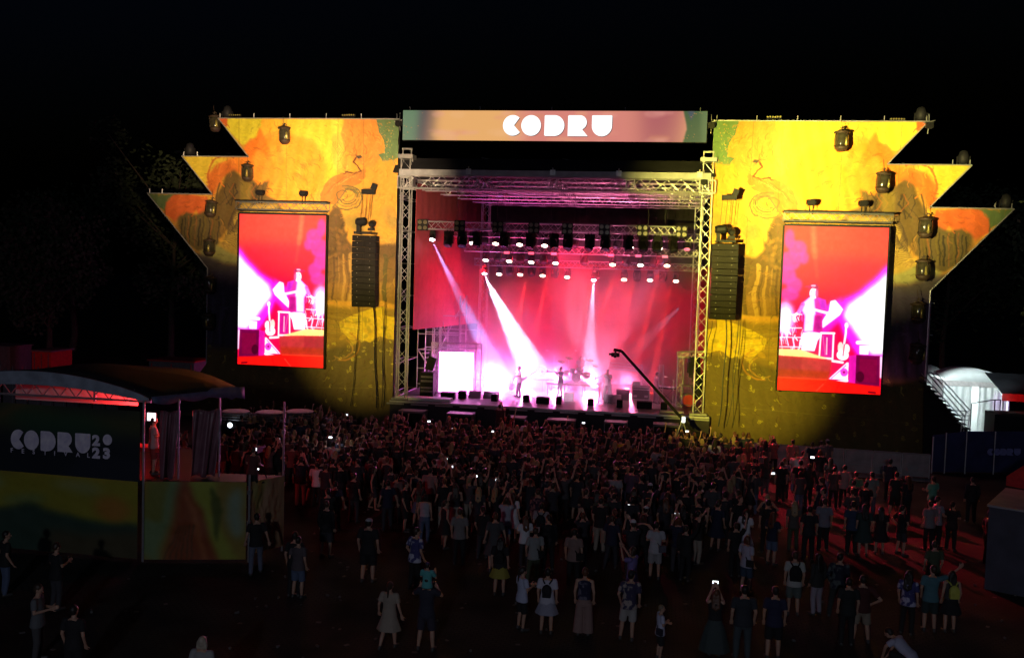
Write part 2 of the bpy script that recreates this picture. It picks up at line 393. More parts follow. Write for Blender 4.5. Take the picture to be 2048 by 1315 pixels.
# dark mane
P(z1p((560, 690), (600, 600), (625, 540), (680, 500), (730, 560), (800, 560), (860, 620), (930, 590), (900, 690), (980, 730), (1040, 800), (800, 790), (720, 800), (690, 900), (640, 960), (600, 1010), (540, 1020), (470, 900), (540, 780)), (104, 82, 42), soft=2)
for i in range(16):
    x0 = random.uniform(560, 900); 
    cv.line(z1p((x0, 600), (x0+random.uniform(-50, 30), 660), (x0+random.uniform(-80, 60), 760)), random.uniform(1, 3), random.choice([(60, 48, 34), (160, 90, 40), (96, 80, 42)]), .7)
cv.arc(*z1p((620, 560))[0], 34, 40, 130, 300, 3, (190, 96, 36), .9); cv.arc(*z1p((650, 540))[0], 22, 26, 120, 320, 2.5, (226, 124, 46), .9)
P(z1p((725, 580), (800, 600), (800, 790), (725, 790)), (150, 128, 50), .6, soft=2)
# lower tier
P(z1p((40, 680), (280, 680), (230, 740), (180, 820), (40, 700)), (92, 112, 70), soft=1)
P(z1p((240, 690), (500, 690), (500, 790), (440, 860), (400, 800), (360, 850), (300, 830), (250, 900), (160, 830), (190, 740)), (212, 98, 46), soft=1)
P(z1p((270, 850), (330, 820), (400, 840), (480, 790), (520, 900), (560, 1000), (600, 1060), (520, 1100), (420, 1100), (240, 960)), (98, 82, 46), soft=2)
for i in range(13):
    x = 300+i*22+random.uniform(-6, 6)
    cv.line(z1p((x, 830+random.uniform(0, 40)), (x+random.uniform(-8, 8), 960), (x+random.uniform(-12, 12), 1060)), random.uniform(1.2, 3.4), random.choice([(44, 38, 28), (112, 96, 46), (54, 48, 32), (140, 88, 44)]), .85)
P(z1p((180, 880), (260, 880), (300, 960), (260, 1000)), (190, 130, 56), .7, soft=3)
# contour-lined trunk
P(z1p((620, 1010), (660, 900), (720, 760), (1000, 760), (1000, 1180), (600, 1180), (560, 1080)), (178, 146, 66), soft=2)
for k in range(8):
    o = k*14
    cv.line(z1p((735-o*.2, 740+o*1.2), (690-o*.5, 780+o), (660-o*.2, 840+o), (680-o*.3, 920+o*.7), (720, 860+o*.9), (740, 800+o)), 1.3, (74, 56, 36), .85)
    cv.line(z1p((640-o*.3, 1000+o*.5), (700, 960+o*1.1), (760, 1040+o)), 1.1, (92, 70, 40), .6)
for k in range(5): cv.line(z1p((575+k*14, 860+k*22), (600+k*8, 900+k*22), (590+k*6, 970+k*16)), 1.5, (170, 120, 56), .6)
# green edge, pale roots and violet ground mist
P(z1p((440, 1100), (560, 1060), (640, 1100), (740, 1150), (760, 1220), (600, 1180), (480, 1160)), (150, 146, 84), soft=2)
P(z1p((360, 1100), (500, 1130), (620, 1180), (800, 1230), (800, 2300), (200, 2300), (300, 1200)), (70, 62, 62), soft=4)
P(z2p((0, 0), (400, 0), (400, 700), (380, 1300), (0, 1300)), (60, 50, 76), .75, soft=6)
for i in range(16):
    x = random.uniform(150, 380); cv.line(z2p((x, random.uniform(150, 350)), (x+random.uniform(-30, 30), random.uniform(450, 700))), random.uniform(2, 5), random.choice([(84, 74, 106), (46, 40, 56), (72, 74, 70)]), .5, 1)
# the bird
P(z1p((1640, 490), (1655, 550), (1605, 615), (1530, 640), (1460, 720), (1410, 770), (1330, 765), (1318, 690), (1350, 620), (1420, 560), (1500, 535), (1560, 540)), (186, 120, 54), soft=0)
for k in range(9): cv.line(z1p((1345+k*22, 700-k*16), (1400+k*22, 640-k*12), (1500+k*10, 560)), 1.0, random.choice([(150, 90, 44), (216, 152, 76)]), .8)
cv.line(z1p((1575, 415), (1555, 450), (1590, 480), (1612, 515), (1570, 530), (1500, 528)), 3.0, (104, 62, 34)); cv.line(z1p((1582, 410), (1640, 470), (1648, 520)), 3.5, (192, 130, 60))
P(z1p((1565, 398), (1600, 400), (1625, 422), (1590, 425)), (72, 62, 56)); 
for dx, dy in ((-30, -55), (-50, -30), (-5, -45), (-62, -8)): cv.line(z1p((1580, 405), (1580+dx, 405+dy)), .8, (150, 100, 50))
P(z1p((1400, 250), (1460, 230), (1500, 330), (1530, 480), (1450, 540), (1380, 420)), (196, 152, 70), .45, soft=2)
for k in range(5): cv.line(z1p((1390+k*16, 300), (1450+k*14, 420), (1500, 520)), 1, (170, 110, 50), .5)
for k, (rx, ry) in enumerate(((30, 42), (24, 34), (19, 27), (14, 22))):
    cv.arc(*z1p((1510+k*4, 720-k*5))[0], rx, ry*.6, -110, 150, 2.6, (104, 96, 58) if k % 2 == 0 else (140, 116, 62))
cv.arc(*z1p((1470, 700))[0], 12, 10, 0, 330, 1.8, (100, 92, 60)); cv.line(z1p((1400, 790), (1450, 730), (1500, 660), (1600, 660)), 2.6, (118, 104, 66))
# dark foliage, mossy trees and pale trunks beside and under the screen
P(z1p((1370, 860), (1410, 780), (1460, 800), (1490, 900), (1500, 1000), (1560, 1080), (1650, 1060), (1900, 1040), (1900, 1330), (1300, 1330), (1300, 900)), (102, 78, 44), soft=2)
for i in range(40):
    cv.ell(*z1p((random.uniform(1360, 1500), random.uniform(850, 1300)))[0], random.uniform(2, 8), random.uniform(2, 6), random.choice([(60, 50, 34), (132, 96, 48), (84, 66, 38), (158, 116, 56)]), .6, 1, random.uniform(0, 3))
P(z2p((1100, -100), (1700, -100), (1700, 300), (1100, 300)), (124, 92, 50), .8, soft=3)
for x, wd, c in ((1255, 5, (178, 134, 66)), (1290, 3, (96, 70, 40)), (1325, 8, (188, 146, 74)), (1170, 4, (90, 66, 42)), (1210, 3, (150, 110, 60)), (1400, 6, (92, 72, 40)), (1500, 5, (160, 126, 66)), (1600, 8, (80, 74, 40))):
    cv.line(z2p((x, -120), (x+6, 60), (x-4, 255)), wd, c, .8)
P(z2p((1100, 250), (1380, 245), (1700, 270), (1700, 320), (1100, 300)), (206, 150, 62), soft=1)
P(z2p((1100, 300), (1700, 310), (1700, 620), (1100, 620)), (148, 116, 50), soft=3)
P(z2p((1100, 620), (1700, 560), (1700, 1500), (0, 1500), (0, 640), (700, 620)), (98, 82, 46), soft=6)
P(z2p((1225, 400), (1290, 385), (1400, 350), (1480, 330), (1590, 296), (1600, 360), (1680, 380), (1680, 560), (1560, 540), (1480, 600), (1400, 560), (1300, 560), (1230, 500)), (214, 176, 44), soft=0)
for i in range(30):
    cv.ell(*z2p((random.uniform(1240, 1660), random.uniform(380, 580)))[0], random.uniform(3, 10), random.uniform(2, 6), random.choice([(224, 190, 56), (196, 150, 44), (160, 140, 50), (232, 204, 80)]), .6, .5, random.uniform(0, 3))
cv.arc(*z2p((1240, 620))[0], 34, 30, -60, 100, 3, (186, 122, 50), .8, .6); cv.arc(*z2p((1230, 640))[0], 22, 20, -60, 120, 2.4, (210, 150, 70), .6, .6)
for i in range(12): cv.line(z2p((1120, 350+i*16), (1250, 360+i*18+random.uniform(-8, 8)), (1420, 380+i*22)), 1.4, random.choice([(186, 140, 64), (120, 92, 44), (160, 140, 66)]), .55)
for i in range(100):    # drifting outlined leaves
    x, y = random.uniform(405, 805), random.uniform(690, 870)
    if random.random() < .25: x, y = random.uniform(650, 800), random.uniform(675, 720)
    s_ = random.uniform(.8, 3.2); a = random.uniform(0, 3.1); c = random.choice([(206, 190, 70), (186, 170, 60), (220, 196, 90)])
    cv.arc(x, y, s_*1.4*abs(math.cos(a))+.6, s_*1.2*abs(math.sin(a))+.6, 20, 380*random.uniform(.6, 1), .8, c, .9)
    if s_ > 2: cv.line([(x-s_, y+s_*.8), (x+s_*.8, y-s_)], .6, c, .7)
# brush strokes over everything
cv.X, cv.Y, cv.warp = cv.X0, cv.Y0, 0
for i in range(2600):
    x, y = random.uniform(290, 808), random.uniform(232, 800); ix, iy = int((x-cv.x0)*cv.res), int((y-cv.y0)*cv.res); c0 = cv.c[min(iy, cv.h-1), min(ix, cv.w-1)]*255
    a_ = 1.2*math.sin(x*.02)+1.4*math.cos(y*.017)+random.gauss(0, .35); L_ = random.uniform(2, 9); k_ = random.choice([.78, .86, .92, 1.08, 1.14])
    cv.line([(x, y), (x+L_*math.cos(a_), y+L_*math.sin(a_)), (x+L_*1.7*math.cos(a_+.35), y+L_*1.7*math.sin(a_+.35))], random.uniform(.5, 1.8), tuple(np.clip(c0*k_+np.array([0, random.uniform(-10, 10), random.uniform(-8, 8)]), 0, 255)), .75)
# canvas seams
for px in (478, 573, 676, 727): cv.X, cv.Y = cv.X0, cv.Y0; cv.line([(px, 225), (px-4, 900)], .8, (96, 82, 50), .55)
cv.line([(295, 389), (810, 389)], .7, (120, 100, 60), .4); cv.line([(295, 772), (810, 776)], .7, (160, 150, 90), .35); cv.line([(295, 585), (810, 587)], .6, (120, 100, 60), .3)
cv.c = np.clip(cv.c*(0.93+0.14*fbm(cv.h, cv.w, 9, 77)[..., None]), 0, 1)
M['print'] = attr_mat('printed_scenic_fabric', rough=0.8)
WY = 52.0
def wing(sgn, label):
    t = empty('scenic_wing', (sgn*14.5, WY, 0), 0, label, 'scenic wall', 'painted scenic wings of the stage')
    bands = [(WZ['z1'], WZ['z2'], WZ['T1'], WZ['N1']), (WZ['z2'], WZ['z3'], WZ['T2'], WZ['N2']), (WZ['z3'], ZE, WZ['T3'], XE), (ZE, 3.2, XE, XE), (3.2, 0.05, XE, XE+2.4)]
    for k, (za, zb, xa, xb) in enumerate(bands):
        nr = int((za-zb)/.034)+2; nc = 410
        zz = np.linspace(za, zb, nr)[:, None]*np.ones((1, nc))
        xo = np.linspace(xa, xb, nr)[:, None]; u = np.linspace(0, 1, nc)[None]
        X = WZ['I']+(xo-WZ['I'])*u
        if sgn < 0: X = X[:, ::-1]
        # every sheet bellies a few millimetres between its lacing points
        Yv = WY - 0.02*np.sin(X*2.4)*np.sin(zz*2.9) + 0.012*np.sin(X*9+zz*2)
        PT = np.stack([sgn*X, Yv, zz], -1)
        pp = proj(np.stack([-X, np.full_like(X, WY), zz], -1))
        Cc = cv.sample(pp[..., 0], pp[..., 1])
        PT[..., 0] -= sgn*14.5; PT[..., 1] -= WY
        grid_print('printed_sheet', PT.astype(np.float32), Cc, M['print'], t)
    I = WZ['I']
    out = [(I, .05), (I, WZ['z1']), (WZ['T1'], WZ['z1']), (WZ['N1'], WZ['z2']), (WZ['T2'], WZ['z2']), (WZ['N2'], WZ['z3']), (WZ['T3'], WZ['z3']), (XE, ZE), (XE, 3.2), (XE+2.4, .05)]
    b = MB(); b.prism([(sgn*(x-14.5), z) for x, z in out], (0, .06, 0), (1, 0, 0), (0, 0, 1), (0, 1, 0), .22); b.build('backing_frame', M['blackdrape'], t)
    e = MB()
    for (xa, za), (xb, zb) in zip(out[1:8], out[2:9]): e.tube((sgn*(xa-14.5), -.03, za+.02), (sgn*(xb-14.5), -.03, zb+.02), .035, 6)
    e.build('edge_rail', M['alu'], t)
    for x in (8.9, 11.0, 13.1, 15.3, 17.5, 19.6): 
        q = MB(); q.tube((sgn*(x-14.5), .08, WZ['z1']), (sgn*(x-14.5), .08, WZ['z1']+.32), .03, 5); q.build('post_stub', M['alu'], t)
    for x, z in ((21.0, WZ['z2']), (21.85, WZ['z2']), (23.2, WZ['z3']), (24.0, WZ['z3'])):
        q = MB(); q.tube((sgn*(x-14.5), .08, z), (sgn*(x-14.5), .08, z+.3), .03, 5); q.build('post_stub', M['alu'], t)
    s = MB()    # scaffold that carries the wall
    for x in (9.2, 12.2, 15.2, 18.2, XE-.3, XE+.2):
        for y in (.45, 1.9):
            h = WZ['z1']-.3 if x < 17 else (9.8 if x > XE else 12.9); s.tube((sgn*(x-14.5), y, 0), (sgn*(x-14.5), y, h), .03, 5)
    for z in range(1, 9):
        s.tube((sgn*(9.2-14.5), .5, z*2), (sgn*((17.6 if z*2 > 13 else XE)-14.5), .5, z*2), .025, 5)
    for z in (0, 2, 4, 6, 8):
        if z < 8: s.tube((sgn*(XE-.3-14.5), 1.9, z), (sgn*(XE+.2-14.5), .45, z+2), .02, 5)
        s.tube((sgn*(12.2-14.5), 1.9, z), (sgn*(15.2-14.5), 1.9, z+2), .022, 5)
    s.build('scaffold', M['steel'], t)
    return t
wing(-1, 'zigzag painted wall left of the stage under orange light')
wing(1, 'zigzag painted wall right of the stage under yellow light')

# ================================================================= VIDEO SCREENS
sc = Canvas(487, -340, 1180, 717, 1, (238, 28, 52), warp=5, wc=60, seed=9)
P = sc.poly; L = sc.line
P([(487, -400), (1180, -400), (1180, -120), (487, -150)], (252, 62, 50), soft=40)
P([(487, 120), (1180, 120), (1180, 717), (487, 717)], (206, 12, 66), soft=60)
L([(700, -400), (720, -150)], 34, (255, 120, 74), .7, 8); L([(720, -150), (735, -20)], 20, (255, 80, 60), .4, 8)
for x, y, rx, ry in ((560, -260, 34, 60), (610, -200, 60, 50), (560, -120, 70, 60), (650, -140, 30, 40), (540, -30, 60, 60), (590, 30, 50, 50), (560, 90, 60, 40)):
    sc.ell(x, y, rx, ry, (232, 52, 170), .75, 8)
P([(1230, -160), (1090, -10), (980, 80), (900, 120), (860, 200), (900, 320), (1000, 470), (1230, 470)], (214, 40, 250), 1, 16)
P([(1230, -110), (1110, 10), (1010, 90), (930, 150), (900, 220), (960, 300), (1080, 460), (1230, 460)], (255, 236, 255), 1, 14)
P([(1230, -60), (1140, 30), (1050, 120), (1020, 260), (1100, 420), (1230, 420)], (255, 255, 255), 1, 8)
sc.ell(535, 240, 60, 110, (255, 190, 255), .9, 16)
sc.X, sc.Y = sc.X0, sc.Y0
P([(770, 170), (890, 100), (900, 240), (800, 330), (760, 330)], (210, 40, 220), .7, 10)
P([(820, 130), (850, 122), (900, 180), (880, 215), (770, 300), (760, 270), (810, 190)], (255, 246, 255), 1, 2)
P([(650, 322), (775, 328), (740, 380), (722, 444), (640, 440), (632, 380)], (255, 240, 250), 1, 1)
P([(640, 140), (690, 104), (740, 104), (790, 122), (804, 190), (770, 210), (772, 334), (700, 320), (650, 330), (655, 220), (630, 205)], (206, 46, 150), 1, 1)
P([(650, 140), (690, 106), (716, 106), (726, 200), (712, 318), (655, 322), (660, 220), (640, 190)], (255, 214, 246), .95, 4)
P([(720, 220), (770, 220), (768, 330), (712, 318)], (168, 18, 110), .8, 3)
P([(740, 110), (790, 122), (800, 186), (760, 180)], (190, 40, 190), .9, 2)
L([(712, 182), (752, 192), (808, 206)], 16, (255, 232, 232)); L([(642, 165), (616, 205), (590, 225)], 18, (255, 226, 240)); L([(646, 150), (622, 196)], 26, (226, 90, 190), .8)
sc.ell(714, 82, 27, 34, (255, 236, 238)); sc.ell(735, 82, 12, 30, (214, 50, 110), .8); sc.ell(703, 70, 5, 4, (196, 60, 110)); L([(694, 96), (704, 98)], 4, (200, 70, 120)); sc.ell(700, 84, 3, 5, (240, 150, 170))
P([(676, 58), (690, 26), (730, 20), (748, 40), (748, 56), (700, 48)], (150, 16, 76)); P([(652, 44), (668, 34), (712, 34), (700, 46)], (170, 24, 90)); sc.ell(712, 34, 16, 7, (255, 200, 220), .8)
for i in range(60):
    x = random.uniform(495, 650); y = random.uniform(190, 440); L([(x, y), (x+random.uniform(-14, 14), y+random.uniform(10, 60))], random.uniform(3, 9), random.choice([(255, 255, 255), (255, 220, 255), (255, 200, 220), (222, 60, 150)]), .9)
for y in (215, 300, 360, 420): L([(495, y+random.uniform(-6, 6)), (640, y)], 6, (255, 250, 255), .9)
P([(505, 180), (570, 175), (560, 330), (500, 330)], (255, 240, 255), .8, 8)
for x0, y0, x1, y1, w_ in ((762, 330, 846, 330, 12), (842, 330, 836, 492, 10), (762, 486, 836, 490, 12), (762, 330, 752, 486, 10)): L([(x0, y0), (x1, y1)], w_, (255, 236, 246))
P([(772, 342), (834, 342), (828, 480), (764, 478)], (176, 20, 130), .9, 1); L([(800, 360), (798, 462)], 8, (255, 180, 200)); L([(775, 350), (790, 470)], 4, (240, 90, 150))
L([(920, 275), (918, 330), (906, 410)], 12, (255, 240, 246)); sc.ell(922, 280, 12, 18, (255, 236, 240)); sc.ell(886, 420, 18, 36, (255, 200, 190)); sc.ell(924, 426, 20, 30, (255, 220, 214)); sc.ell(900, 466, 38, 32, (255, 232, 226)); L([(910, 400), (902, 470)], 9, (222, 80, 100))
P([(940, 470), (988, 462), (984, 645), (940, 640)], (196, 24, 150), 1, 2); P([(985, 462), (1134, 466), (1130, 655), (980, 648)], (96, 6, 54)); P([(1006, 486), (1116, 490), (1110, 636), (1000, 630)], (120, 8, 52), .8, 2)
L([(992, 386), (1075, 388)], 22, (255, 244, 255)); P([(1005, 404), (1062, 406), (1060, 460), (1005, 458)], (255, 240, 255), .95, 1); L([(1010, 398), (1070, 400)], 4, (214, 80, 200)); L([(1140, 476), (1140, 600)], 14, (255, 230, 255), .9, 2)
P([(812, 618), (926, 512), (938, 512), (934, 620)], (255, 222, 252)); L([(830, 614), (922, 530)], 5, (196, 40, 190)); sc.ell(910, 574, 24, 26, (206, 60, 180)); sc.ell(909, 573, 8, 8, (120, 10, 90)); L([(800, 640), (930, 626)], 14, (255, 236, 248)); L([(806, 500), (900, 512)], 14, (255, 236, 230))
P([(487, 432), (640, 436), (810, 492), (640, 486), (487, 474)], (255, 214, 130), 1, 3)
P([(487, 476), (640, 482), (830, 498), (812, 622), (487, 612)], (158, 30, 44), 1, 1); P([(640, 484), (830, 498), (812, 622), (640, 616)], (184, 48, 50), .8, 6); P([(487, 560), (820, 570), (812, 622), (487, 612)], (166, 40, 10), .6, 8)
P([(487, 614), (820, 622), (1137, 660), (1137, 740), (487, 740)], (224, 22, 18)); L([(487, 614), (800, 624)], 5, (250, 60, 30)); L([(780, 650), (720, 712)], 4, (250, 70, 50)); L([(880, 640), (858, 700)], 5, (150, 10, 16)); L([(930, 642), (1135, 658)], 6, (160, 10, 30)); L([(1065, 694), (1105, 698)], 14, (100, 6, 20))
sc.ell(1010, 600, 26, 34, (60, 4, 30), .8, 1)
sc.c = blur(sc.c, 1); sc.c = sc.c+.55*blur(np.clip(sc.c-.72, 0, 1)*2.2, 14)*np.array([1, .55, .95]); sc.c = np.clip(sc.c*(0.88+.22*fbm(sc.h, sc.w, 26, 31)[..., None])*(.97+.06*NR.rand(sc.h, sc.w, 1)), 0, 1)
M['led'] = attr_mat('led_video_wall', emissive=1.5)
def video(sgn, label):
    sl, sr, zt, zb = 17.785, 12.58, 12.02, 3.37
    t = empty('video_screen', (sgn*15.2, WY-1, 0), 0, label, 'video screen', 'portrait video screens')
    n, m_ = 210, 340
    u = np.linspace(0, 1, n)[None]*np.ones((m_, 1)); v = np.linspace(0, 1, m_)[:, None]*np.ones((1, n))
    # u=0 is the inner edge for the right screen
    gx = 529-42*v+650*u; gy = -340+15*u+1040*v*.995
    Cc = sc.sample(gx, gy)
    X = sr+(sl-sr)*u; Z = zt+(zb-zt)*v
    PT = np.stack([sgn*(X-15.2), np.zeros_like(X), Z], -1)
    if sgn < 0: PT = PT[:, ::-1]; Cc = Cc[:, ::-1]
    grid_print('display', PT.astype(np.float32), Cc, M['led'], t)
    b = MB(); b.box((0, .12, (zt+zb)/2), (sl-sr+.02, .2, zt-zb+.02))
    for z in np.linspace(zb, zt, 9): b.box((0, .27, z), (sl-sr, .08, .06))
    b.build('cabinet', M['blackbox'], t)
    b = MB(); e = .04
    b.box((sgn*(sl-15.2+e), .08, (zt+zb)/2), (.06, .3, zt-zb+.1)); b.box((sgn*(sr-15.2-e), .08, (zt+zb)/2), (.06, .3, zt-zb+.1)); b.box((0, .08, zt+.06), (sl-sr, .3, .1))
    b.build('frame', M['blackmetal'], t)
    # carrying truss and its hoists
    tr = empty('screen_truss', (sgn*15.2, WY-1.0, 12.5), 0, 'short aluminium truss above the %s video screen' % ('left' if sgn < 0 else 'right'), 'truss', 'trusses above the video screens')
    b = MB(); b.truss((-2.7, 0, 0), (2.7, 0, 0), .5, .42, .03, .017, .42); b.build('lattice', mat('dull_truss_tube', (.15, .15, .15), .5, .3), tr)
    b = MB(); b.box((0, -.02, .27), (5.5, .6, .07)); b.box((0, 0, -.28), (5.3, .4, .05)); b.build('rail', M['blackmetal'], tr)
    for x in (-1.35, 1.25):
        hz = empty('chain_hoist', (sgn*15.2+x, WY-1.0, 13.25), 0, 'black chain hoist on the truss above the %s video screen, its %s one' % ('left' if sgn < 0 else 'right', 'inner' if (x*sgn < 0) else 'outer'), 'hoist', 'chain hoists above the video screens')
        b = MB(); b.box((0, 0, 0), (.34, .3, .3)); b.lathe([(.12, -.24), (.14, 0), (.12, .24)], (0, .0, .02), 8, rot_to((1, 0, 0))); b.build('motor', M['blackbox'], hz)
        for dx in (-.07, .1):
            b = MB()
            for k in range(6): b.lathe([(.0, -.04), (.035, -.02), (.035, .02), (0, .04)], (dx, 0, -.2-k*.075), 6)
            b.build('chain', M['blackmetal'], hz)
    return t
video(-1, 'portrait video screen left of the stage showing a singer in a cap')
video(1, 'portrait video screen right of the stage showing a singer in a cap')

# ================================================================= HEADER SCREEN with lettering
bc = Canvas(85, 60, 1985, 265, 1, (232, 160, 120), warp=14, wc=160, seed=21)
bc.poly([(60, 40), (240, 40), (230, 280), (60, 280)], (108, 134, 104), 1, 10)
bc.poly([(190, 40), (340, 40), (320, 280), (180, 280)], (96, 84, 88), .9, 26)
bc.poly([(290, 40), (820, 40), (860, 280), (280, 280)], (240, 178, 112), 1, 50)
bc.poly([(820, 40), (1560, 40), (1640, 280), (860, 280)], (222, 136, 124), 1, 80)
bc.poly([(1560, 40), (1840, 40), (1830, 280), (1600, 280)], (176, 96, 104), .9, 60)
bc.poly([(1830, 40), (2000, 40), (2000, 280), (1835, 280), (1860, 180)], (62, 90, 66), 1, 4); bc.poly([(1930, 40), (2000, 40), (2000, 280), (1950, 280)], (98, 122, 84), .8, 14)
bc.poly([(1850, 40), (1910, 40), (1880, 130)], (64, 76, 104), .8, 6)
for i in range(26): bc.ell(random.choice([random.uniform(90, 215), random.uniform(1835, 1960)]), random.uniform(70, 255), random.uniform(1.5, 4), random.uniform(1, 3), (222, 140, 80), .8)
for i in range(30): bc.ell(random.uniform(300, 1800), random.choice([random.uniform(60, 120), random.uniform(200, 262)]), random.uniform(30, 90), random.uniform(8, 26), random.choice([(246, 186, 130), (232, 150, 130), (226, 150, 110), (240, 168, 150)]), .35, 8)
t = empty('header_screen', (0, 51.5, 17.2), 0, 'long thin screen above the stage with white festival lettering', 'led banner')
nx, nz = 640, 60; u = np.linspace(0, 1, nx)[None]*np.ones((nz, 1)); v = np.linspace(0, 1, nz)[:, None]*np.ones((1, nx))
PT = np.stack([-8.37+16.74*u, 0*u, .82-1.64*v], -1).astype(np.float32)
M['led2'] = attr_mat('header_led', emissive=0.92)
grid_print('display', PT, bc.sample(85+1890*u, 66+190*v), M['led2'], t)
b = MB(); b.box((0, .16, 0), (16.8, .28, 1.68)); b.build('cabinet', M['blackbox'], t)
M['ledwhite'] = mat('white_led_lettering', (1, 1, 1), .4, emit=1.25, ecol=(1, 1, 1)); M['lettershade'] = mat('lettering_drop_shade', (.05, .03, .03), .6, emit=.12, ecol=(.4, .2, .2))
def circ(cx, cy, r, a0, a1, n=20): return [(cx+r*math.cos(R(a0+(a1-a0)*i/n)), cy+r*math.sin(R(a0+(a1-a0)*i/n))) for i in range(n+1)]
def letter(ch):     # unit letters, 1 high, ~1 wide, solid geometric face
    if ch == 'C': return circ(.5, .5, .5, 48, 318, 26)+[(.56, .44+.06)]
    if ch == 'O': return circ(.5, .5, .5, 0, 345, 28)
    if ch == 'D': return [(0, 0.04), (.04, 0), (.5, 0)]+circ(.5, .5, .5, -90, 90)+[(.04, 1), (0, .96)]
    if ch == 'R': return [(0, .0), (.78, 0)] + [(1, .0), (.72, .32)] + circ(.6, .66, .34, -50, 90, 12)+[(.04, 1), (0, .96)]
    if ch == 'U': return [(.02, 1), (0, .97), (0, .5)]+circ(.5, .5, .5, 180, 360)+[(1, .97), (.98, 1)]
def write(word, parent, x0, z0, h, adv, y, material, name='letter', depth=.03, wd=1.0):
    x = x0
    for ch, av in zip(word, adv):
        p_ = letter(ch); b = MB(); b.prism([(q*h*wd, w_*h) for q, w_ in p_], (x, y, z0), (1, 0, 0), (0, 0, 1), (0, -1, 0), depth)
        b.build(name, material, parent); x += h*wd*av
    return x
# positions follow the sign: letters span 1006..1224 px
lx0 = at(1006, 253, Y=51.5)[0]; lx1 = at(1224, 253, Y=51.5)[0]; hh = 1.12
wd_ = float(lx1-lx0)/5.49/hh; gp = (.935, 1.18, 1.18, 1.195, 1)
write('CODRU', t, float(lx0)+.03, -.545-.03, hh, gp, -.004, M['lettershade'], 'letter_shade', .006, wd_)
write('CODRU', t, float(lx0), -.545, hh, gp, -.012, M['ledwhite'], 'letter', .02, wd_)
b = MB()
for x in (-8.0, 8.0, -4, 4, 0): b.tube((x, .1, .8), (x, .1, 1.05), .03, 5)
b.build('hanging_bar', M['steel'], t)
# ================================================================= STAGE PLATFORM
t = empty('stage_platform', (0, 58, 0), 0, 'raised concert stage with dark skirt below its lit deck', 'stage')
b = MB(); b.box((.2, 1.6, 1.6), (17.9, 16.2, .14)); b.build('deck', M['deck'], t)
b = MB()
for i in range(10):
    x = -8.75+i*1.79+.9; b.box((x, -6.52, .77), (1.78, .04, 1.5))
b.build('skirt', M['skirt'], t)
b = MB(); b.box((.2, -6.55, 1.62), (17.9, .05, .1)); b.build('edge_trim', M['alu'], t)
b = MB()
for i in range(13): b.box((-8.4+i*1.42, -6.62, 1.50), (1.0, .1, .07))
b.build('cable_tray', M['steel'], t)
# drapes, floor skirts
def drape(name, a, c, z0, z1, mt, lab, cat='drape', n=90, amp=.07, segs=2):
    a = np.array(a, float); c = np.array(c, float); d = c-a; nr = np.array([-d[1], d[0]])/np.linalg.norm(d)
    b = MB(); vs = []
    for i in range(n+1):
        tt = i/n; o = amp*math.sin(tt*n*.9)+amp*.5*math.sin(tt*n*.37+1); p_ = a+d*tt+nr*o
        for k in range(segs+1): vs.append((p_[0], p_[1], z0+(z1-z0)*k/segs))
    fs = [(i*(segs+1)+k, (i+1)*(segs+1)+k, (i+1)*(segs+1)+k+1, i*(segs+1)+k+1) for i in range(n) for k in range(segs)]
    b.add(vs, fs); o = b.build(name, mt, None, True)
    md = o.modifiers.new('thickness', 'SOLIDIFY'); md.thickness = .02
    return tag(o, lab, cat)
pl = at(972, 560, Y=65.2)
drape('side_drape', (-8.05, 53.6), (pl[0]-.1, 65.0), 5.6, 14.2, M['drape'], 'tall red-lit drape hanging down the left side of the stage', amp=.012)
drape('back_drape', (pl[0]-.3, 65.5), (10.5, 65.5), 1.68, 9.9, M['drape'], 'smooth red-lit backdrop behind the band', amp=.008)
drape('black_border', (pl[0]-.3, 65.2), (10.5, 65.2), 9.9, 14.1, M['blackdrape'], 'black border drape across the top rear of the stage', amp=.05)
# ================================================================= TOWERS, ROOF
def tower(x, y, z0, z1, label, w=.52, matl='alu'):
    t = empty('truss_tower', (x, y, 0), 0, label, 'truss tower')
    b = MB(); b.truss((0, 0, z0), (0, 0, z1), w, w, .034, .015, .6, up=(0, 1, 0), n=6); b.build('mast', M[matl], t)
    b = MB(); b.box((0, 0, z0+.05), (.95, .95, .1)); b.build('base_plate', M['steel'], t)
    return t
for x, lab in ((-8.22, 'front left aluminium truss tower beside the stage opening'), (8.55, 'front right aluminium truss tower beside the stage opening')):
    t = tower(x, 52.0, 1.7, 15.4, lab)
    b = MB(); b.box((0, 0, 15.5), (.85, .85, .22)); b.tube((-.25, 0, 15.6), (-.25, 0, 16.0), .05); b.tube((.25, 0, 15.6), (.25, 0, 16.0), .05); b.tube((-.3, 0, 15.95), (.3, 0, 15.95), .06); b.build('top_block', M['steel'], t)
    b = MB(); 
    for dx in (-.42, .42): b.box((dx, 0, 14.05), (.05, .7, .7))
    for dy in (-.38, .38): b.box((0, dy, 13.72), (.84, .05, .08)); b.box((0, dy, 14.38), (.84, .05, .08))
    b.build('sleeve_block', M['steel'], t)
tower(-8.1+.2, 59, 1.7, 14.0, 'thin truss tower standing half way back along the left drape', .45)
p_ = at(966, 640, Y=63.4); tower(float(p_[0]), 63.4, 1.7, 14.0, 'rear left truss tower at the end of the side drape', .5)
tower(8.6, 64.0, 1.7, 14.0, 'rear right truss tower seen behind the front one', .5)
t = empty('stage_roof', (0, 58.5, 14.6), 0, 'dark tarpaulin stage roof over aluminium trusses', 'stage roof')
b = MB(); b.truss((-8.3, -6.5, -.5), (8.6, -6.5, -.5), .6, .7, .035, .016, .75); b.build('front_truss', M['alu'], t)
for k, y in enumerate((-3.9, -1.2, 1.6, 4.2, 6.5)):
    b = MB(); b.truss((-8.2, y, -.45), (8.6, y, -.45), .5, .6, .034, .018, .62); b.build('cross_truss', M['alu'], t)
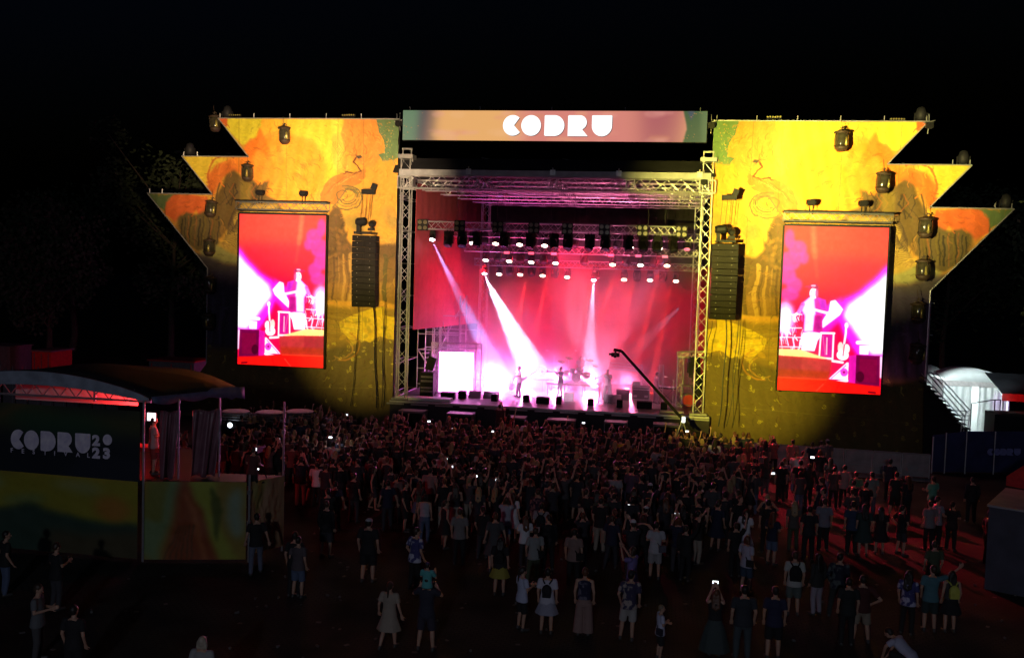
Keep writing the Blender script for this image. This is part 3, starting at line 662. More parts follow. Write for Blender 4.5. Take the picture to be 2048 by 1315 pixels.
for x in (-8.2, -4.4, 0.1, 4.4, 8.6):
    b = MB(); b.truss((x, -6.5, -.45), (x, 6.5, -.45), .45, .5, .04, .022, .62); b.build('long_truss', M['alu'], t)
b = MB(); b.add([(-8.9, -7.0, -.02), (8.9, -7.0, -.02), (8.9, 7.2, -.02), (-8.9, 7.2, -.02), (-8.9, -6.0, .9), (8.9, -6.0, .9), (8.9, 7.2, 1.5), (-8.9, 7.2, 1.5)], [(0, 3, 2, 1), (4, 5, 6, 7), (0, 1, 5, 4), (2, 3, 7, 6), (1, 2, 6, 5), (3, 0, 4, 7)]); b.build('tarpaulin', M['tarp'], t)
b = MB(); b.box((.1, -7.06, -.02), (17.2, .08, .34)); b.build('fascia', M['greytarp'], t)
for x in (-4.5, .2, 3.8, 8.1):
    b = MB(); b.box((x, -7.14, 0.05), (.28, .1, .3)); b.tube((x, -7.2, .1), (x, -7.2, .32), .03); b.build('fascia_clamp', M['alu'], t)
b = MB()
for x in (-2, 2.6): b.tube((x-2, -6.0, .95), (x+1.5, 2.5, 1.35), .02, 4)
b.build('tensioning_strap', M['greytarp'], t)
# scaffold bay seen in the gap beside the left tower and behind the low left corner
t = empty('side_scaffold', (-8.9, 53, 0), 0, 'tall red-lit scaffold standing just left of the stage opening', 'scaffold')
b = MB()
for x in (-.55, .15):
    for y in (0, 2.2, 4.4): b.tube((x, y, 0), (x, y, 13.6), .035, 5)
for z in np.arange(1.7, 13.6, 1.95):
    for y in (0, 2.2, 4.4): b.tube((-.55, y, z), (.15, y, z), .03, 5)
    for x in (-.55, .15): b.tube((x, 0, z), (x, 4.4, z), .03, 5)
    if z < 12: b.tube((-.55, 0, z+1.95), (.15, 0, z), .025, 5); b.tube((-.55, 2.2, z), (-.55, 0, z+1.95), .025, 5)
b.build('lattice', M['steel'], t)
t = empty('stair_scaffold', (-7.2, 58, 0), 0, 'steel stair scaffold in the open lower left corner of the stage', 'scaffold')
b = MB()
for x in (-1.7, -.2, 1.0):
    for y in (0, 2, 6): b.tube((x, y, 1.7), (x, y, 7.6), .04, 5)
for z in (1.9, 2.9, 4.1, 5.1, 6.3):
    for y in (0, 2, 6): b.tube((-1.7, y, z), (1.0, y, z), .035, 5)
b.tube((-1.7, 0, 4.1), (-.2, 0, 2), .05); b.tube((-.2, 0, 6.3), (1, 0, 2), .03); b.tube((-1.7, 2, 2), (1, 2, 7.6), .03); b.tube((-1.7, 2, 7.6), (1, 2, 2), .03)
b.build('lattice', M['alu'], t)
b = MB()
for k in range(8): b.box((-1.5+k*.19, .6, 4.1-k*.27), (.24, 1.0, .04))
b.build('stair_flight', M['alu'], t)
# ================================================================= SMOKE in the stage box
DZ = 1.67
def volmat(name, dens, noise=None, aniso=0.25, col=(1, 1, 1)):
    mt = bpy.data.materials.new(name); mt.use_nodes = True; t = mt.node_tree; t.nodes.clear()
    o = t.nodes.new('ShaderNodeOutputMaterial'); v = t.nodes.new('ShaderNodeVolumePrincipled')
    v.inputs['Color'].default_value = (*col, 1); v.inputs['Density'].default_value = dens; v.inputs['Anisotropy'].default_value = aniso
    t.links.new(v.outputs[0], o.inputs['Volume'])
    if noise:
        tc = t.nodes.new('ShaderNodeTexCoord'); n = t.nodes.new('ShaderNodeTexNoise'); n.inputs['Scale'].default_value = noise; n.inputs['Detail'].default_value = 3
        mp = t.nodes.new('ShaderNodeMapping'); mp.inputs['Scale'].default_value = (1, 1, .8)
        t.links.new(tc.outputs['Object'], mp.inputs[0]); t.links.new(mp.outputs[0], n.inputs['Vector'])
        r = t.nodes.new('ShaderNodeMapRange'); r.inputs['From Min'].default_value = .36; r.inputs['From Max'].default_value = .68
        r.inputs['To Min'].default_value = dens*.12; r.inputs['To Max'].default_value = dens*2.4
        t.links.new(n.outputs['Fac'], r.inputs['Value'])
        sp = t.nodes.new('ShaderNodeSeparateXYZ'); t.links.new(tc.outputs['Object'], sp.inputs[0])
        h = t.nodes.new('ShaderNodeMapRange'); h.inputs['From Min'].default_value = -5.2; h.inputs['From Max'].default_value = 3.5
        h.inputs['To Min'].default_value = 2.1; h.inputs['To Max'].default_value = .38; t.links.new(sp.outputs['Z'], h.inputs['Value'])
        ml = t.nodes.new('ShaderNodeMath'); ml.operation = 'MULTIPLY'; t.links.new(r.outputs[0], ml.inputs[0]); t.links.new(h.outputs[0], ml.inputs[1])
        t.links.new(ml.outputs[0], v.inputs['Density'])
    return mt
b = MB(); b.box((.3, 0, 0), (16.2, 10.9, 10.4)); o = b.build('smoke', volmat('stage_smoke', .027, .26, .2)); o.location = (0, 59.3, 6.95); tag(o, kind='stuff')
def bloom_smoke():
    mt = bpy.data.materials.new('added_low_smoke'); mt.use_nodes = True; t = mt.node_tree; t.nodes.clear()
    o = t.nodes.new('ShaderNodeOutputMaterial'); v = t.nodes.new('ShaderNodeVolumePrincipled'); v.inputs['Anisotropy'].default_value = .3; t.links.new(v.outputs[0], o.inputs['Volume'])
    tc = t.nodes.new('ShaderNodeTexCoord'); n = t.nodes.new('ShaderNodeTexNoise'); n.inputs['Scale'].default_value = .55; n.inputs['Detail'].default_value = 3; t.links.new(tc.outputs['Object'], n.inputs['Vector'])
    sp = t.nodes.new('ShaderNodeSeparateXYZ'); t.links.new(tc.outputs['Object'], sp.inputs[0])
    def mr(src, a, b_, c, d):
        r = t.nodes.new('ShaderNodeMapRange'); r.inputs['From Min'].default_value = a; r.inputs['From Max'].default_value = b_; r.inputs['To Min'].default_value = c; r.inputs['To Max'].default_value = d; t.links.new(src, r.inputs['Value']); return r.outputs[0]
    def mul(a, b_):
        m_ = t.nodes.new('ShaderNodeMath'); m_.operation = 'MULTIPLY'; t.links.new(a, m_.inputs[0]); t.links.new(b_, m_.inputs[1]); return m_.outputs[0]
    t.links.new(mul(mul(mr(n.outputs['Fac'], .32, .68, .1, 1.0), mr(sp.outputs['Z'], -2.5, 2.8, 1.0, 0.0)), mr(sp.outputs['X'], -5.5, 5.5, .30, .05)), v.inputs['Density']); return mt
b = MB(); b.box((0, 0, 0), (13.6, 6.4, 5.8)); o = b.build('smoke', bloom_smoke()); o.location = (-.4, 57.9, 4.68); tag(o, kind='stuff')  # denser smoke added low, its glow stands in for camera bloom
S.cycles.volume_step_rate = 1.0; S.cycles.volume_max_steps = 96

def V(*a): return tuple(float(x) for x in a)
# beams: (px, py, Y of the lamp, target px, py, Y, power, colour, angle)
def beam(px, py, Y, tx, ty, TY, power, col, deg, name='beam_light', blend=.25):
    a = at(px, py, Y=Y); c = at(tx, ty, Y=TY); return spot(name, V(*a), V(*c), power, col, deg, blend, .05)
beam(863, 481, 54.2, 936, 625, 56.5, 190000, (.22, .38, 1), 8)
beam(968, 549, 60.5, 1045, 700, 58.5, 110000, (.62, .70, 1), 16)
beam(1187, 562, 62.5, 1180, 710, 60.5, 60000, (.5, .6, 1), 11)
beam(983, 487, 57.0, 1020, 560, 58.5, 9000, (.4, .5, 1), 7)
beam(1362, 612, 62.5, 1290, 680, 61, 3000, (.5, .6, 1), 15)
beam(1345, 500, 58.5, 1240, 640, 60, 7000, (.35, .4, 1), 9)
beam(1111, 470, 56.5, 1112, 700, 60, 9000, (.45, .4, 1), 7)
# magenta point lamps added low for the haze glow, then spots on the band
lamp('band_light', V(*at(930, 745, Y=58.5)), 1500, (1, .2, .9), .5)
lamp('band_light', V(*at(1010, 755, Y=61)), 1100, (1, .12, .6), .5)
lamp('band_light', V(*at(1130, 762, Y=61.5)), 500, (1, .1, .45), .4)
spot('band_light', (-3.5, 52.0, 13.2), (-2.0, 55.6, 2.2), 16000, (1, .5, .85), 20, .7)
spot('band_light', (1.5, 52.0, 13.2), (1.8, 56, 2.2), 20000, (1, .55, .8), 20, .7)
spot('band_light', (5.5, 52.0, 13.2), (5.8, 55.5, 2.2), 7000, (1, .3, .45), 22, .7)
spot('roof_uplight', (2.5, 57, 2.2), (3.0, 59, 14.5), 11000, (1, .2, .40), 72, .7)
spot('roof_uplight', (-4.5, 57, 2.2), (-4.5, 57, 14.5), 2600, (1, .05, .15), 75, .7)
spot('side_wash_light', (3.5, 57.5, 10.2), (-7.3, 59.0, 5.5), 7500, (1, .008, .025), 75, .8)
spot('back_wash_light', (0.5, 54.5, 10.5), (2.5, 65, 6.0), 7500, (1, .016, .07), 80, .8)
spot('back_wash_light', (6.0, 54.5, 10.5), (7.0, 65, 4.5), 2500, (1, .02, .07), 60, .8)
# spill on the crowd side
spot('crowd_red_light', (6.5, 54.0, 11.3), (14.6, 38.5, 0), 34000, (1, .03, .06), 30, .9)
spot('crowd_red_light', (-4.0, 53.6, 11.3), (-2, 44, 0.5), 2600, (1, .05, .1), 50, .8)
spot('crowd_red_light', (4.0, 53.6, 11.3), (6, 42, 0.5), 2500, (1, .05, .1), 50, .8)

# ================================================================= LIGHTING TRUSSES AND FIXTURES
ROWS = []
for k, (Y, pxl, pyl, pxr, pyr, lab) in enumerate(((54.0, 842, 449, 1373, 463, 'front lighting truss with blinders, highest of the four'), (57.0, 905, 463, 1402, 478, 'second lighting truss, close behind the highest one'),
        (60.0, 930, 495, 1394, 507, 'third lighting truss, above the row of warm lamps'), (63.0, 950, 521, 1396, 538, 'rearmost lighting truss, lowest of the four'))):
    a, c = at(pxl, pyl, Y=Y), at(pxr, pyr, Y=Y); z = (a[2]+c[2])/2
    t = empty('lighting_truss', V((a[0]+c[0])/2, Y, z), 0, lab, 'truss', 'lighting trusses over the stage')
    L_ = (c[0]-a[0])/2
    b = MB(); b.truss((-L_, 0, 0), (L_, 0, 0), .45, .45, .032, .017, .42); b.build('lattice', M['alu'], t)
    for x in (-L_*.72, 0, L_*.72):
        b = MB(); b.tube((x, 0, .2), (x, 0, 14.0-z), .012, 4); b.build('hanging_chain', M['blackmetal'], t)
    ROWS.append((Y, z))
def head_unit(lit):
    t = empty('moving_head_light')
    b = MB(); b.box((0, 0, -.11), (.36, .3, .2)); b.tube((-.1, 0, 0), (-.1, 0, .12), .02); b.tube((.1, 0, 0), (.1, 0, .12), .02); b.build('base', M['blackbox'], t)
    b = MB(); b.box((0, 0, -.24), (.42, .14, .06)); b.box((-.2, 0, -.42), (.05, .16, .36)); b.box((.2, 0, -.42), (.05, .16, .36)); b.build('yoke', M['blackbox'], t)
    ax = rot_to((0, -.45, -.89))
    b = MB(); b.lathe([(.06, -.26), (.14, -.24), (.17, -.05), (.2, .14), (.205, .2)], (0, 0, -.52), 14, ax); h = b.build('head', M['blackbox'], t, True)
    b = MB(); b.lathe([(.0, .20), (.19, .203), (.18, .215), (0, .222)], (0, 0, -.52), 16, ax); b.build('lens', M[lit], h)
    return t
def blinder_unit():
    t = empty('blinder_light')
    b = MB(); b.box((0, -.05, -.02), (.62, .12, .66)); b.build('housing', M['blackbox'], t)
    for x in (-.16, .16):
        for z in (-.18, .14):
            b = MB(); b.lathe([(0, .06), (.1, .07), (.115, .1), (.12, .13)], (x, -.0, z), 12, rot_to((0, -1, 0))); b.build('lamp', M['blinderlamp'], t)
    return t
M['blinderlamp'] = mat('unlit_blinder_bulb', (.10, .085, .05), .3, .2)
UN = {k: head_unit(k) for k in ('lens_warm', 'lens_dark', 'lens_pink', 'lens_white')}
used = set()
def place_head(kind, loc, label, group, rz=0, scale=1.0):
    o = UN[kind] if kind not in used else copy_tree(UN[kind]); used.add(kind)
    o.location = loc; o.rotation_euler = (0, 0, rz); o.scale = (scale,)*3; tag(o, label, 'stage light', group); return o
rowA = [(944, 485), (991, 486), (1039, 488), (1089, 490), (1207, 493), (1261, 494), (1319, 495), (1374, 497)]
rowB = [(971, 519), (1018, 521), (1062, 523), (1111, 525), (1225, 528), (1281, 529), (1334, 530)]
rowC = [(998, 547), (1040, 548), (1085, 550), (1134, 553), (1248, 558), (1300, 559), (1352, 561)]
ORD = ['first', 'second', 'third', 'fourth', 'fifth', 'sixth', 'seventh', 'eighth', 'ninth', 'tenth', 'eleventh', 'twelfth', 'thirteenth']
names = ('upper', 'middle', 'lowest')
for ri, (row, (Y, z)) in enumerate(zip((rowA, rowB, rowC), (ROWS[1], ROWS[2], ROWS[3]))):
    for i, (px, py) in enumerate(row):
        p_ = at(px, py, Y=Y); kind = 'lens_warm'
        if ri == 0 and i == 7: kind = 'lens_pink'
        place_head(kind, V(p_[0], Y+.16, p_[2]+.66), ['leftmost', 'second', 'third', 'fourth', 'fifth', 'sixth', 'seventh', 'rightmost'][i if i < len(row)-1 else 7] + ' lit warm lamp of the %s row over the stage' % names[ri], 'warm lit moving heads')
    for i, (a, c) in enumerate(zip(row, row[1:])):
        px = (a[0]+c[0])/2; p_ = at(px, (a[1]+c[1])/2, Y=Y)
        place_head('lens_dark', V(p_[0], Y+.1, p_[2]+.75), 'unlit black moving head between the %s and %s lit lamps of the %s row' % (ORD[i], ORD[i+1], names[ri]), 'unlit heads of the %s row' % names[ri], random.uniform(-.5, .5), 1.15)
for ih, px in enumerate((898, 925, 955, 1010, 1062, 1108, 1137, 1180, 1212, 1257, 1287, 1315, 1347)):
    p_ = at(px, 452+(px-840)*.026, Y=54.0)
    place_head('lens_dark', V(p_[0], 54.05, ROWS[0][1]-.3), 'unlit black moving head under the front truss, %s from the left' % ORD[ih], 'unlit heads of the front truss', random.uniform(-.8, .8), 1.25)
for px, py, Y, lab in ((863, 481, 54.2, 'pale blue beam lamp at the left end of the front truss'), (968, 549, 60.5, 'brilliant white beam lamp low at the left of the stage'), (1187, 562, 62.5, 'small white beam lamp below the lowest truss at centre')):
    p_ = at(px, py, Y=Y); place_head('lens_white', V(p_[0], Y+.25, p_[2]+.62), lab, 'white beam lamps', 0, .8)
bl = blinder_unit()
for i, px in enumerate((846, 920, 996, 1068, 1135, 1209, 1285, 1363)):
    p_ = at(px, 449+(px-842)*.026, Y=53.7); o = bl if i == 0 else copy_tree(bl); o.location = V(p_[0], 53.68, p_[2])
    tag(o, '%s four-lamp blinder along the front truss' % ['leftmost', 'second from left', 'third from left', 'fourth from left', 'fifth from left', 'sixth from left', 'seventh from left', 'rightmost'][i], 'blinder', 'four-lamp blinders on the front truss')
def fixture():
    t = empty('pink_fixture'); b = MB(); b.box((0, 0, 0), (.42, .2, .24)); b.tube((-.15, 0, .12), (-.15, 0, .3), .015); b.tube((.15, 0, .12), (.15, 0, .3), .015); b.build('housing', M['blackbox'], t)
    b = MB(); b.box((0, -.11, -.01), (.36, .02, .16)); b.build('pink_face', M['lens_pink'], t); return t  # pink emission stands in for light falling on the fixture
st = fixture()
for i, px in enumerate((1014, 1063, 1108, 1222, 1277, 1330)):
    p_ = at(px, 506+(px-1063)*.025, Y=59.7); o = st if i == 0 else copy_tree(st); o.location = V(*p_)
    tag(o, '%s pink strobe bar with added glow, hanging from the third lighting truss' % ['leftmost', 'second from left', 'third from left', 'fourth from left', 'fifth from left', 'rightmost'][i], 'fixture', 'fixtures with added pink glow')

# ================================================================= LINE ARRAYS with hoists and cables
def line_array(px0, py0, px1, py1, side, n=12):
    Y = 50.6; a = at(px0, py0, Y=Y); c = at(px1, py1, Y=Y); w = 1.36; xc = a[0]+w/2 ; top = a[2]; H = top-c[2]
    t = empty('line_array', V(xc, Y, top), 0, 'tall black line array speaker hanging %s of the stage' % side, 'line array', 'hanging line arrays')
    h = H/n; y = 0; z = -h/2
    for i in range(n):
        tilt = max(0, i-3)*.016
        b = MB(); b.box((0, 0, 0), (w, .62, h*.93)); o = b.build('speaker_cabinet', M['blackbox'], t); o.location = (0, y, z); o.rotation_euler = (tilt, 0, 0)
        b = MB(); b.box((-w*.26, -.315, 0), (w*.44, .02, h*.8)); b.box((w*.26, -.315, 0), (w*.44, .02, h*.8)); b.box((0, -.32, 0), (.08, .03, h*.84)); b.build('grille', M['grille'], o)
        b = MB(); b.box((-w*.27, -.33, .06), (.03, .012, .03)); b.box((w*.27, -.33, .06), (.03, .012, .03)); b.build('steel_dot', M['alu'], o)  # tiny steel dots put in for white glints on the cabinet
        y += math.sin(tilt)*h; z -= h
    b = MB(); b.box((-.45, 0, .12), (.07, 1.3, .14)); b.box((.45, 0, .12), (.07, 1.3, .14)); b.box((0, -.5, .14), (1.0, .08, .1)); b.box((0, .5, .14), (1.0, .08, .1)); b.build('bumper_frame', M['blackmetal'], t)
    b = MB(); b.lathe([(.16, -.3), (.24, -.2), (.24, .2), (.16, .3)], (-.25, -.1, .75), 10, rot_to((1, 0, .1))); b.box((-.38, -.1, .45), (.2, .25, .5)); b.lathe([(.12, -.25), (.2, -.1), (.2, .15), (.12, .25)], (.32, .1, .65), 10, rot_to((0, 1, .3))); b.box((.3, 0, .35), (.35, .2, .16)); b.build('hoist_motor', M['blackmetal'], t)
    b = MB()
    for x in (-.4, -.08, .16, .3): b.tube((x*.8, 0, .8), (x*.8+.1, 0, 2.35), .012, 4)
    b.build('chain', M['blackmetal'], t)
    b = MB(); b.box((.1, 0, 2.42), (.75, .25, .26)); b.box((.42, -.02, 2.7), (.3, .1, .34), ry=.4); b.build('beam_bracket', M['blackmetal'], t)
    return t, xc, top-H
def cable(name, pts, r, label, cat='cable', group=None, mt='blackmetal'):
    t = MB(); q = [Vector(V(*p)) for p in pts]; t.path(q, r, 5); return tag(t.build(name, M[mt]), label, cat, group)
line_array(708, 470, 708, 612, 'left'); line_array(1424, 487, 1424, 637, 'right')
def sag(p, q, n=10, s=.25, w=.06):
    p = np.array(p); q = np.array(q); out = []
    for i in range(n+1):
        f = i/n; o = p+(q-p)*f; o[0] += s*math.sin(f*math.pi)+w*math.sin(f*9); out.append(o)
    return out
for i, (a, c, s, lab) in enumerate((((716, 612), (700, 812), .12, 'leftmost bundle under the left array'), ((747, 612), (752, 815), .03, 'straight middle bundle under the left array'), ((764, 612), (762, 815), .1, 'bundle at the right edge of the left array'), ((770, 600), (768, 812), -.06, 'thin outer run under the left array'),
    ((1424, 640), (1408, 720), .05, 'short run beside the right tower'), ((1452, 637), (1436, 852), .12, 'thick twisted bundle under the right array'), ((1480, 637), (1452, 852), .16, 'long bundle at the outer edge of the right array'), ((1477, 640), (1466, 850), -.1, 'thin outermost run under the right array'))):
    cable('speaker_cable', sag(at(*a, Y=50.7), at(*c, Y=50.5), 14, s, .04), .035 if i in (1, 5) else .02, 'black speaker cable, ' + lab, 'cable', 'cables under the line arrays')

# ================================================================= LANTERNS on the wings
def lantern(px, py, label, sc_=1.0, rz=0, Y=51.2):
    p_ = at(px, py, Y=Y); t = empty('hanging_lantern', V(p_[0], Y, p_[2]), rz, label, 'lantern', 'jar lanterns in front of the wings'); t.scale = (sc_,)*3
    t.rotation_euler = (random.uniform(-.08, .08), random.uniform(-.12, .12), rz)
    b = MB(); b.lathe([(.36, .36), (.38, .4), (.33, .44), (.2, .47), (.12, .52), (0, .53)], n=16); b.lathe([(.3, .33), (.31, .36)], n=16); b.build('lid', M['wood'], t, True)
    b = MB(); b.tube((-.02, 0, .5), (.05, 0, .68), .035); b.tube((.05, 0, .68), (.16, 0, .58), .02); b.tube((0, 0, .56), (-.1, 0, .64), .02); b.tube((0, 0, .6), (0, .1, 1.1), .012, 4); b.build('hook', M['wood'], t)
    b = MB(); b.lathe([(.29, .34), (.33, .2), (.33, -.2), (.27, -.42), (.16, -.5), (0, -.52)], n=18); b.build('glass_jar', M['jar'], t, True)
    b = MB(); b.lathe([(.335, -.28), (.345, -.25), (.30, -.4), (.18, -.53), (0, -.55)], n=18); b.build('base_cup', M['wood'], t, True)
    b = MB()
    for k in range(4): b.tube((.33*math.cos(k*1.57+.3), .33*math.sin(k*1.57+.3), .34), (.34*math.cos(k*1.57+.3), .34*math.sin(k*1.57+.3), -.3), .014, 4)
    b.build('cage', M['wood'], t)
    b = MB(); b.lathe([(0, -.3), (.08, -.25), (.05, .1), (0, .16)], (0.02, -.335, 0), 8); b.build('candle_figure', M['brass'], t, True)
M['brass'] = mat('tarnished_brass', (.5, .42, .12), .3, .7)
for a in ((569, 270, 'topmost jar lantern of the left wing, against orange paint'), (495, 345, 'second jar lantern of the left wing, at the second zigzag'), (422, 417, 'third jar lantern of the left wing, before dark painted trees'), (419, 494, 'fourth jar lantern of the left wing, at its slanting edge'), (419, 569, 'fifth jar lantern down, off the dark left wing edge'), (417, 642, 'lowest jar lantern, off the dark left wing edge'),
          (430, 246, 'jar lantern tucked behind the top tip of the left wing'),
          (1683, 281, 'topmost jar lantern of the right wing, against yellow paint'), (1766, 364, 'second jar lantern of the right wing, at the second zigzag'), (1851, 454, 'third jar lantern of the right wing, beside painted trees'), (1846, 539, 'fourth jar lantern of the right wing, at its slanting edge'), (1837, 624, 'fifth jar lantern down, off the dark right wing edge'), (1834, 706, 'lowest jar lantern, off the dark right wing edge')):
    lantern(a[0], a[1], a[2], .97+.1*(a[0] > 1024), random.uniform(0, 1), 51.2 if a[0] != 430 else 52.6)
# small floods at the header corners and beam heads on top of the wings
def wall_light(px, py, label, Y=51.6, cat='wall light', s=1.0):
    p_ = at(px, py, Y=Y); t = empty('bracket_floodlight', V(p_[0], Y, p_[2]), 0, label, 'floodlight', 'floodlights at the wing corners'); t.scale = (s,)*3
    b = MB(); b.box((0, 0, 0), (.36, .22, .3), rx=.3); b.lathe([(.1, -.1), (.17, .12)], (0, -.12, -.05), 10, rot_to((0, -1, -.4))); b.build('housing', M['blackmetal'], t)
    b = MB(); b.tube((-.3, .1, .1), (.3, .1, .25), .03); b.tube((0, .1, .2), (0, .2, .6), .03); b.tube((0, .15, -.1), (0, .3, -.4), .03); b.build('bracket', M['steel'], t)
wall_light(798, 246, 'black floodlight between the left wing and the header screen'); wall_light(1423, 250, 'black floodlight between the header screen and the right wing'); wall_light(1859, 250, 'black floodlight on the top tip of the right wing')
wall_light(1408, 362, 'black floodlight clamped to the right stage tower')
def top_head(px, py, label):
    p_ = at(px, py, Y=52.3); t = empty('outdoor_beam_light', V(p_[0], 52.3, p_[2]), 0, label, 'stage light', 'beam lights on top of the wings'); 
    b = MB(); b.box((0, 0, -.42), (.5, .4, .16)); b.build('base', M['blackmetal'], t)
    b = MB(); b.box((-.3, 0, -.15), (.06, .14, .5)); b.box((.3, 0, -.15), (.06, .14, .5)); b.build('yoke', M['blackmetal'], t)
    b = MB(); b.lathe([(0, -.32), (.18, -.28), (.26, -.1), (.27, .1), (.2, .34), (.08, .42), (0, .43)], n=14); b.build('head', M['tarp'], t, True)
for a in ((1842, 230, 'dim beam light on the top edge of the right wing'), (1927, 317, 'dim beam light on the second tip of the right wing'), (2012, 404, 'dim beam light on the third tip of the right wing'), (455, 226, 'dim beam light on the top edge of the left wing'), (380, 300, 'dim beam light on the second tip of the left wing')): top_head(*a)
def strip(px, py, label):
    p_ = at(px, py, Y=52.2); t = empty('strip_light', V(p_[0], 52.2, p_[2]), 0, label, 'strip light', 'strip lights on top of the wings')
    b = MB(); b.box((0, 0, 0), (.8, .1, .12)); b.tube((-.3, 0, -.05), (-.3, 0, -.2), .015); b.tube((.3, 0, -.05), (.3, 0, -.2), .015); b.build('bar', M['blackmetal'], t)
    b = MB()
    for k in range(6): b.lathe([(.0, -.02), (.045, -.02), (.045, .02), (0, .02)], (-.33+k*.13, -.055, .02), 8, rot_to((0, -1, 0)))
    b.build('lens_strip', M['brass'], t)
strip(1548, 235, 'small strip light on the top edge of the right wing near the stage'); strip(1795, 239, 'small strip light on the top edge of the right wing near its tip'); strip(470, 231, 'small strip light on the top edge of the left wing near its tip'); strip(697, 231, 'small strip light on the top edge of the left wing near the stage')

# ================================================================= ON STAGE
def fl(px, py): return at(px, py, Z=DZ)
# bright side LED panel in its truss goal
a = fl(879, 786); t = empty('led_side_panel', V(a[0]+1.0, a[1], DZ), R(14), 'brilliant white LED panel in a truss frame at stage left', 'led panel')
M['ledside'] = mat('white_led_face', (1, 1, 1), .4, emit=6.0, ecol=(1, .26, .85))
b = MB(); b.box((0, 0, 1.35), (2.1, .04, 2.45)); b.build('display', M['ledside'], t)
b = MB(); b.box((0, .12, 1.35), (2.16, .16, 2.52)); b.build('cabinet', M['blackbox'], t)
b = MB(); b.truss((-1.35, .1, 0), (-1.35, .1, 3.1), .35, .35, .03, .015, .4, up=(0, 1, 0)); b.truss((1.35, .1, 0), (1.35, .1, 3.1), .35, .35, .03, .015, .4, up=(0, 1, 0)); b.truss((-1.5, .1, 2.95), (1.5, .1, 2.95), .3, .3, .03, .015, .4); b.build('truss_frame', M['alu'], t)
spot('panel_glow_light', V(a[0]+1.3, a[1]-.5, 3.0), V(a[0]+4, a[1]-1.2, 2.6), 500, (1, .3, .9), 110, 1.0, .6)
def box_obj(name, px0, py0, px1, py1, dep, mt, label, cat, group=None, Y=None, extras=None, tilt=0):
    """object standing on the stage; pixels give the foot of its front face and its size"""
    f = fl((px0+px1)/2, py1); Y = f[1]; a = at(px0, py1, Y=Y); c = at(px1, py0, Y=Y); w = c[0]-a[0]; h = c[2]-a[2]
    t = empty(name, V((a[0]+c[0])/2, Y+dep/2, DZ), 0, label, cat, group)
    b = MB(); b.prism([(-dep/2, 0), (dep/2, 0), (dep/2, h), (-dep/2+tilt, h)], (-w/2, 0, 0), (0, 1, 0), (0, 0, 1), (1, 0, 0), w); b.build('body', mt, t)
    if extras: extras(t, w, h, dep)
    return t
def grille_x(t, w, h, d):
    b = MB(); b.box((0, -d/2-.008, h/2), (w*.88, .012, h*.8)); b.build('grille', M['grille'], t)
def handle_x(t, w, h, d):
    grille_x(t, w, h, d); b = MB(); b.box((0, 0, h+.012), (w*.3, .05, .02)); b.build('handle', M['blackmetal'], t)
mons = [(881, 786, 908, 797, 'long low monitor box before the white LED panel'), (916, 783, 930, 797, 'small upright monitor box left of the first wedge'), (982, 789, 994, 802, 'small upright monitor box beside the second wedge'), (1045, 791, 1058, 804, 'small upright box below the left guitarist'), (1072, 796, 1098, 807, 'long low box below the gong'),
        (1112, 795, 1123, 808, 'small upright box below the brass player'), (1175, 798, 1187, 811, 'small upright box below the drummer'), (1233, 800, 1245, 815, 'small upright box just right of the front singer'), (1273, 805, 1304, 817, 'long low box under the flight case'), (1321, 806, 1335, 821, 'small upright box lit yellow near the right tower')]
for a in mons: box_obj('monitor_speaker', a[0], a[1], a[2], a[3], .5, M['blackbox'], a[4], 'monitor speaker', 'boxes along the stage edge', extras=handle_x)
M['wedge'] = mat('scuffed_wedge_cabinet', (.10, .09, .1), .4)
for a in ((936, 784, 960, 796, 'first floor wedge monitor from the left'), (966, 785, 996, 797, 'second floor wedge monitor from the left'), (1127, 787, 1147, 801, 'floor wedge monitor under the drum riser'), (1207, 792, 1242, 806, 'wide floor wedge monitor at the front singer')):
    box_obj('wedge_monitor', a[0], a[1], a[2], a[3], .55, M['wedge'], a[4], 'wedge monitor', 'floor wedges', extras=None, tilt=.3)
box_obj('flight_case', 1263, 775, 1300, 800, .7, M['blackbox'], 'big flight case with white metal edges under a laptop', 'flight case', extras=lambda t, w, h, d: ([MB().box((0, -d/2-.01, z), (w, .03, .05)).build('edge_rail', M['alu'], t) for z in (.04, h*.8, h-.03)], [MB().box((x, -d/2-.01, h/2), (.05, .03, h)).build('edge_rail', M['alu'], t) for x in (-w/2+.03, w/2-.03)], [MB().box((x, -d/2-.015, h*.3), (.2, .03, .13)).build('handle', M['alu'], t) for x in (-w*.3, w*.3)]))
box_obj('amplifier', 1232, 779, 1259, 800, .5, M['wedge'], 'guitar amplifier cabinet between the singer and the flight case', 'amplifier', extras=grille_x)
lp = at(1272, 772, Y=fl(1280, 800)[1]+.3); t = empty('laptop', V(*lp), 0, 'open laptop on top of the flight case', 'laptop')
b = MB(); b.box((0, 0, -.03), (.5, .35, .03)); b.build('keyboard', M['alu'], t); b = MB(); b.box((0, .18, .12), (.5, .02, .3), rx=-.2); b.build('lid', M['alu'], t)
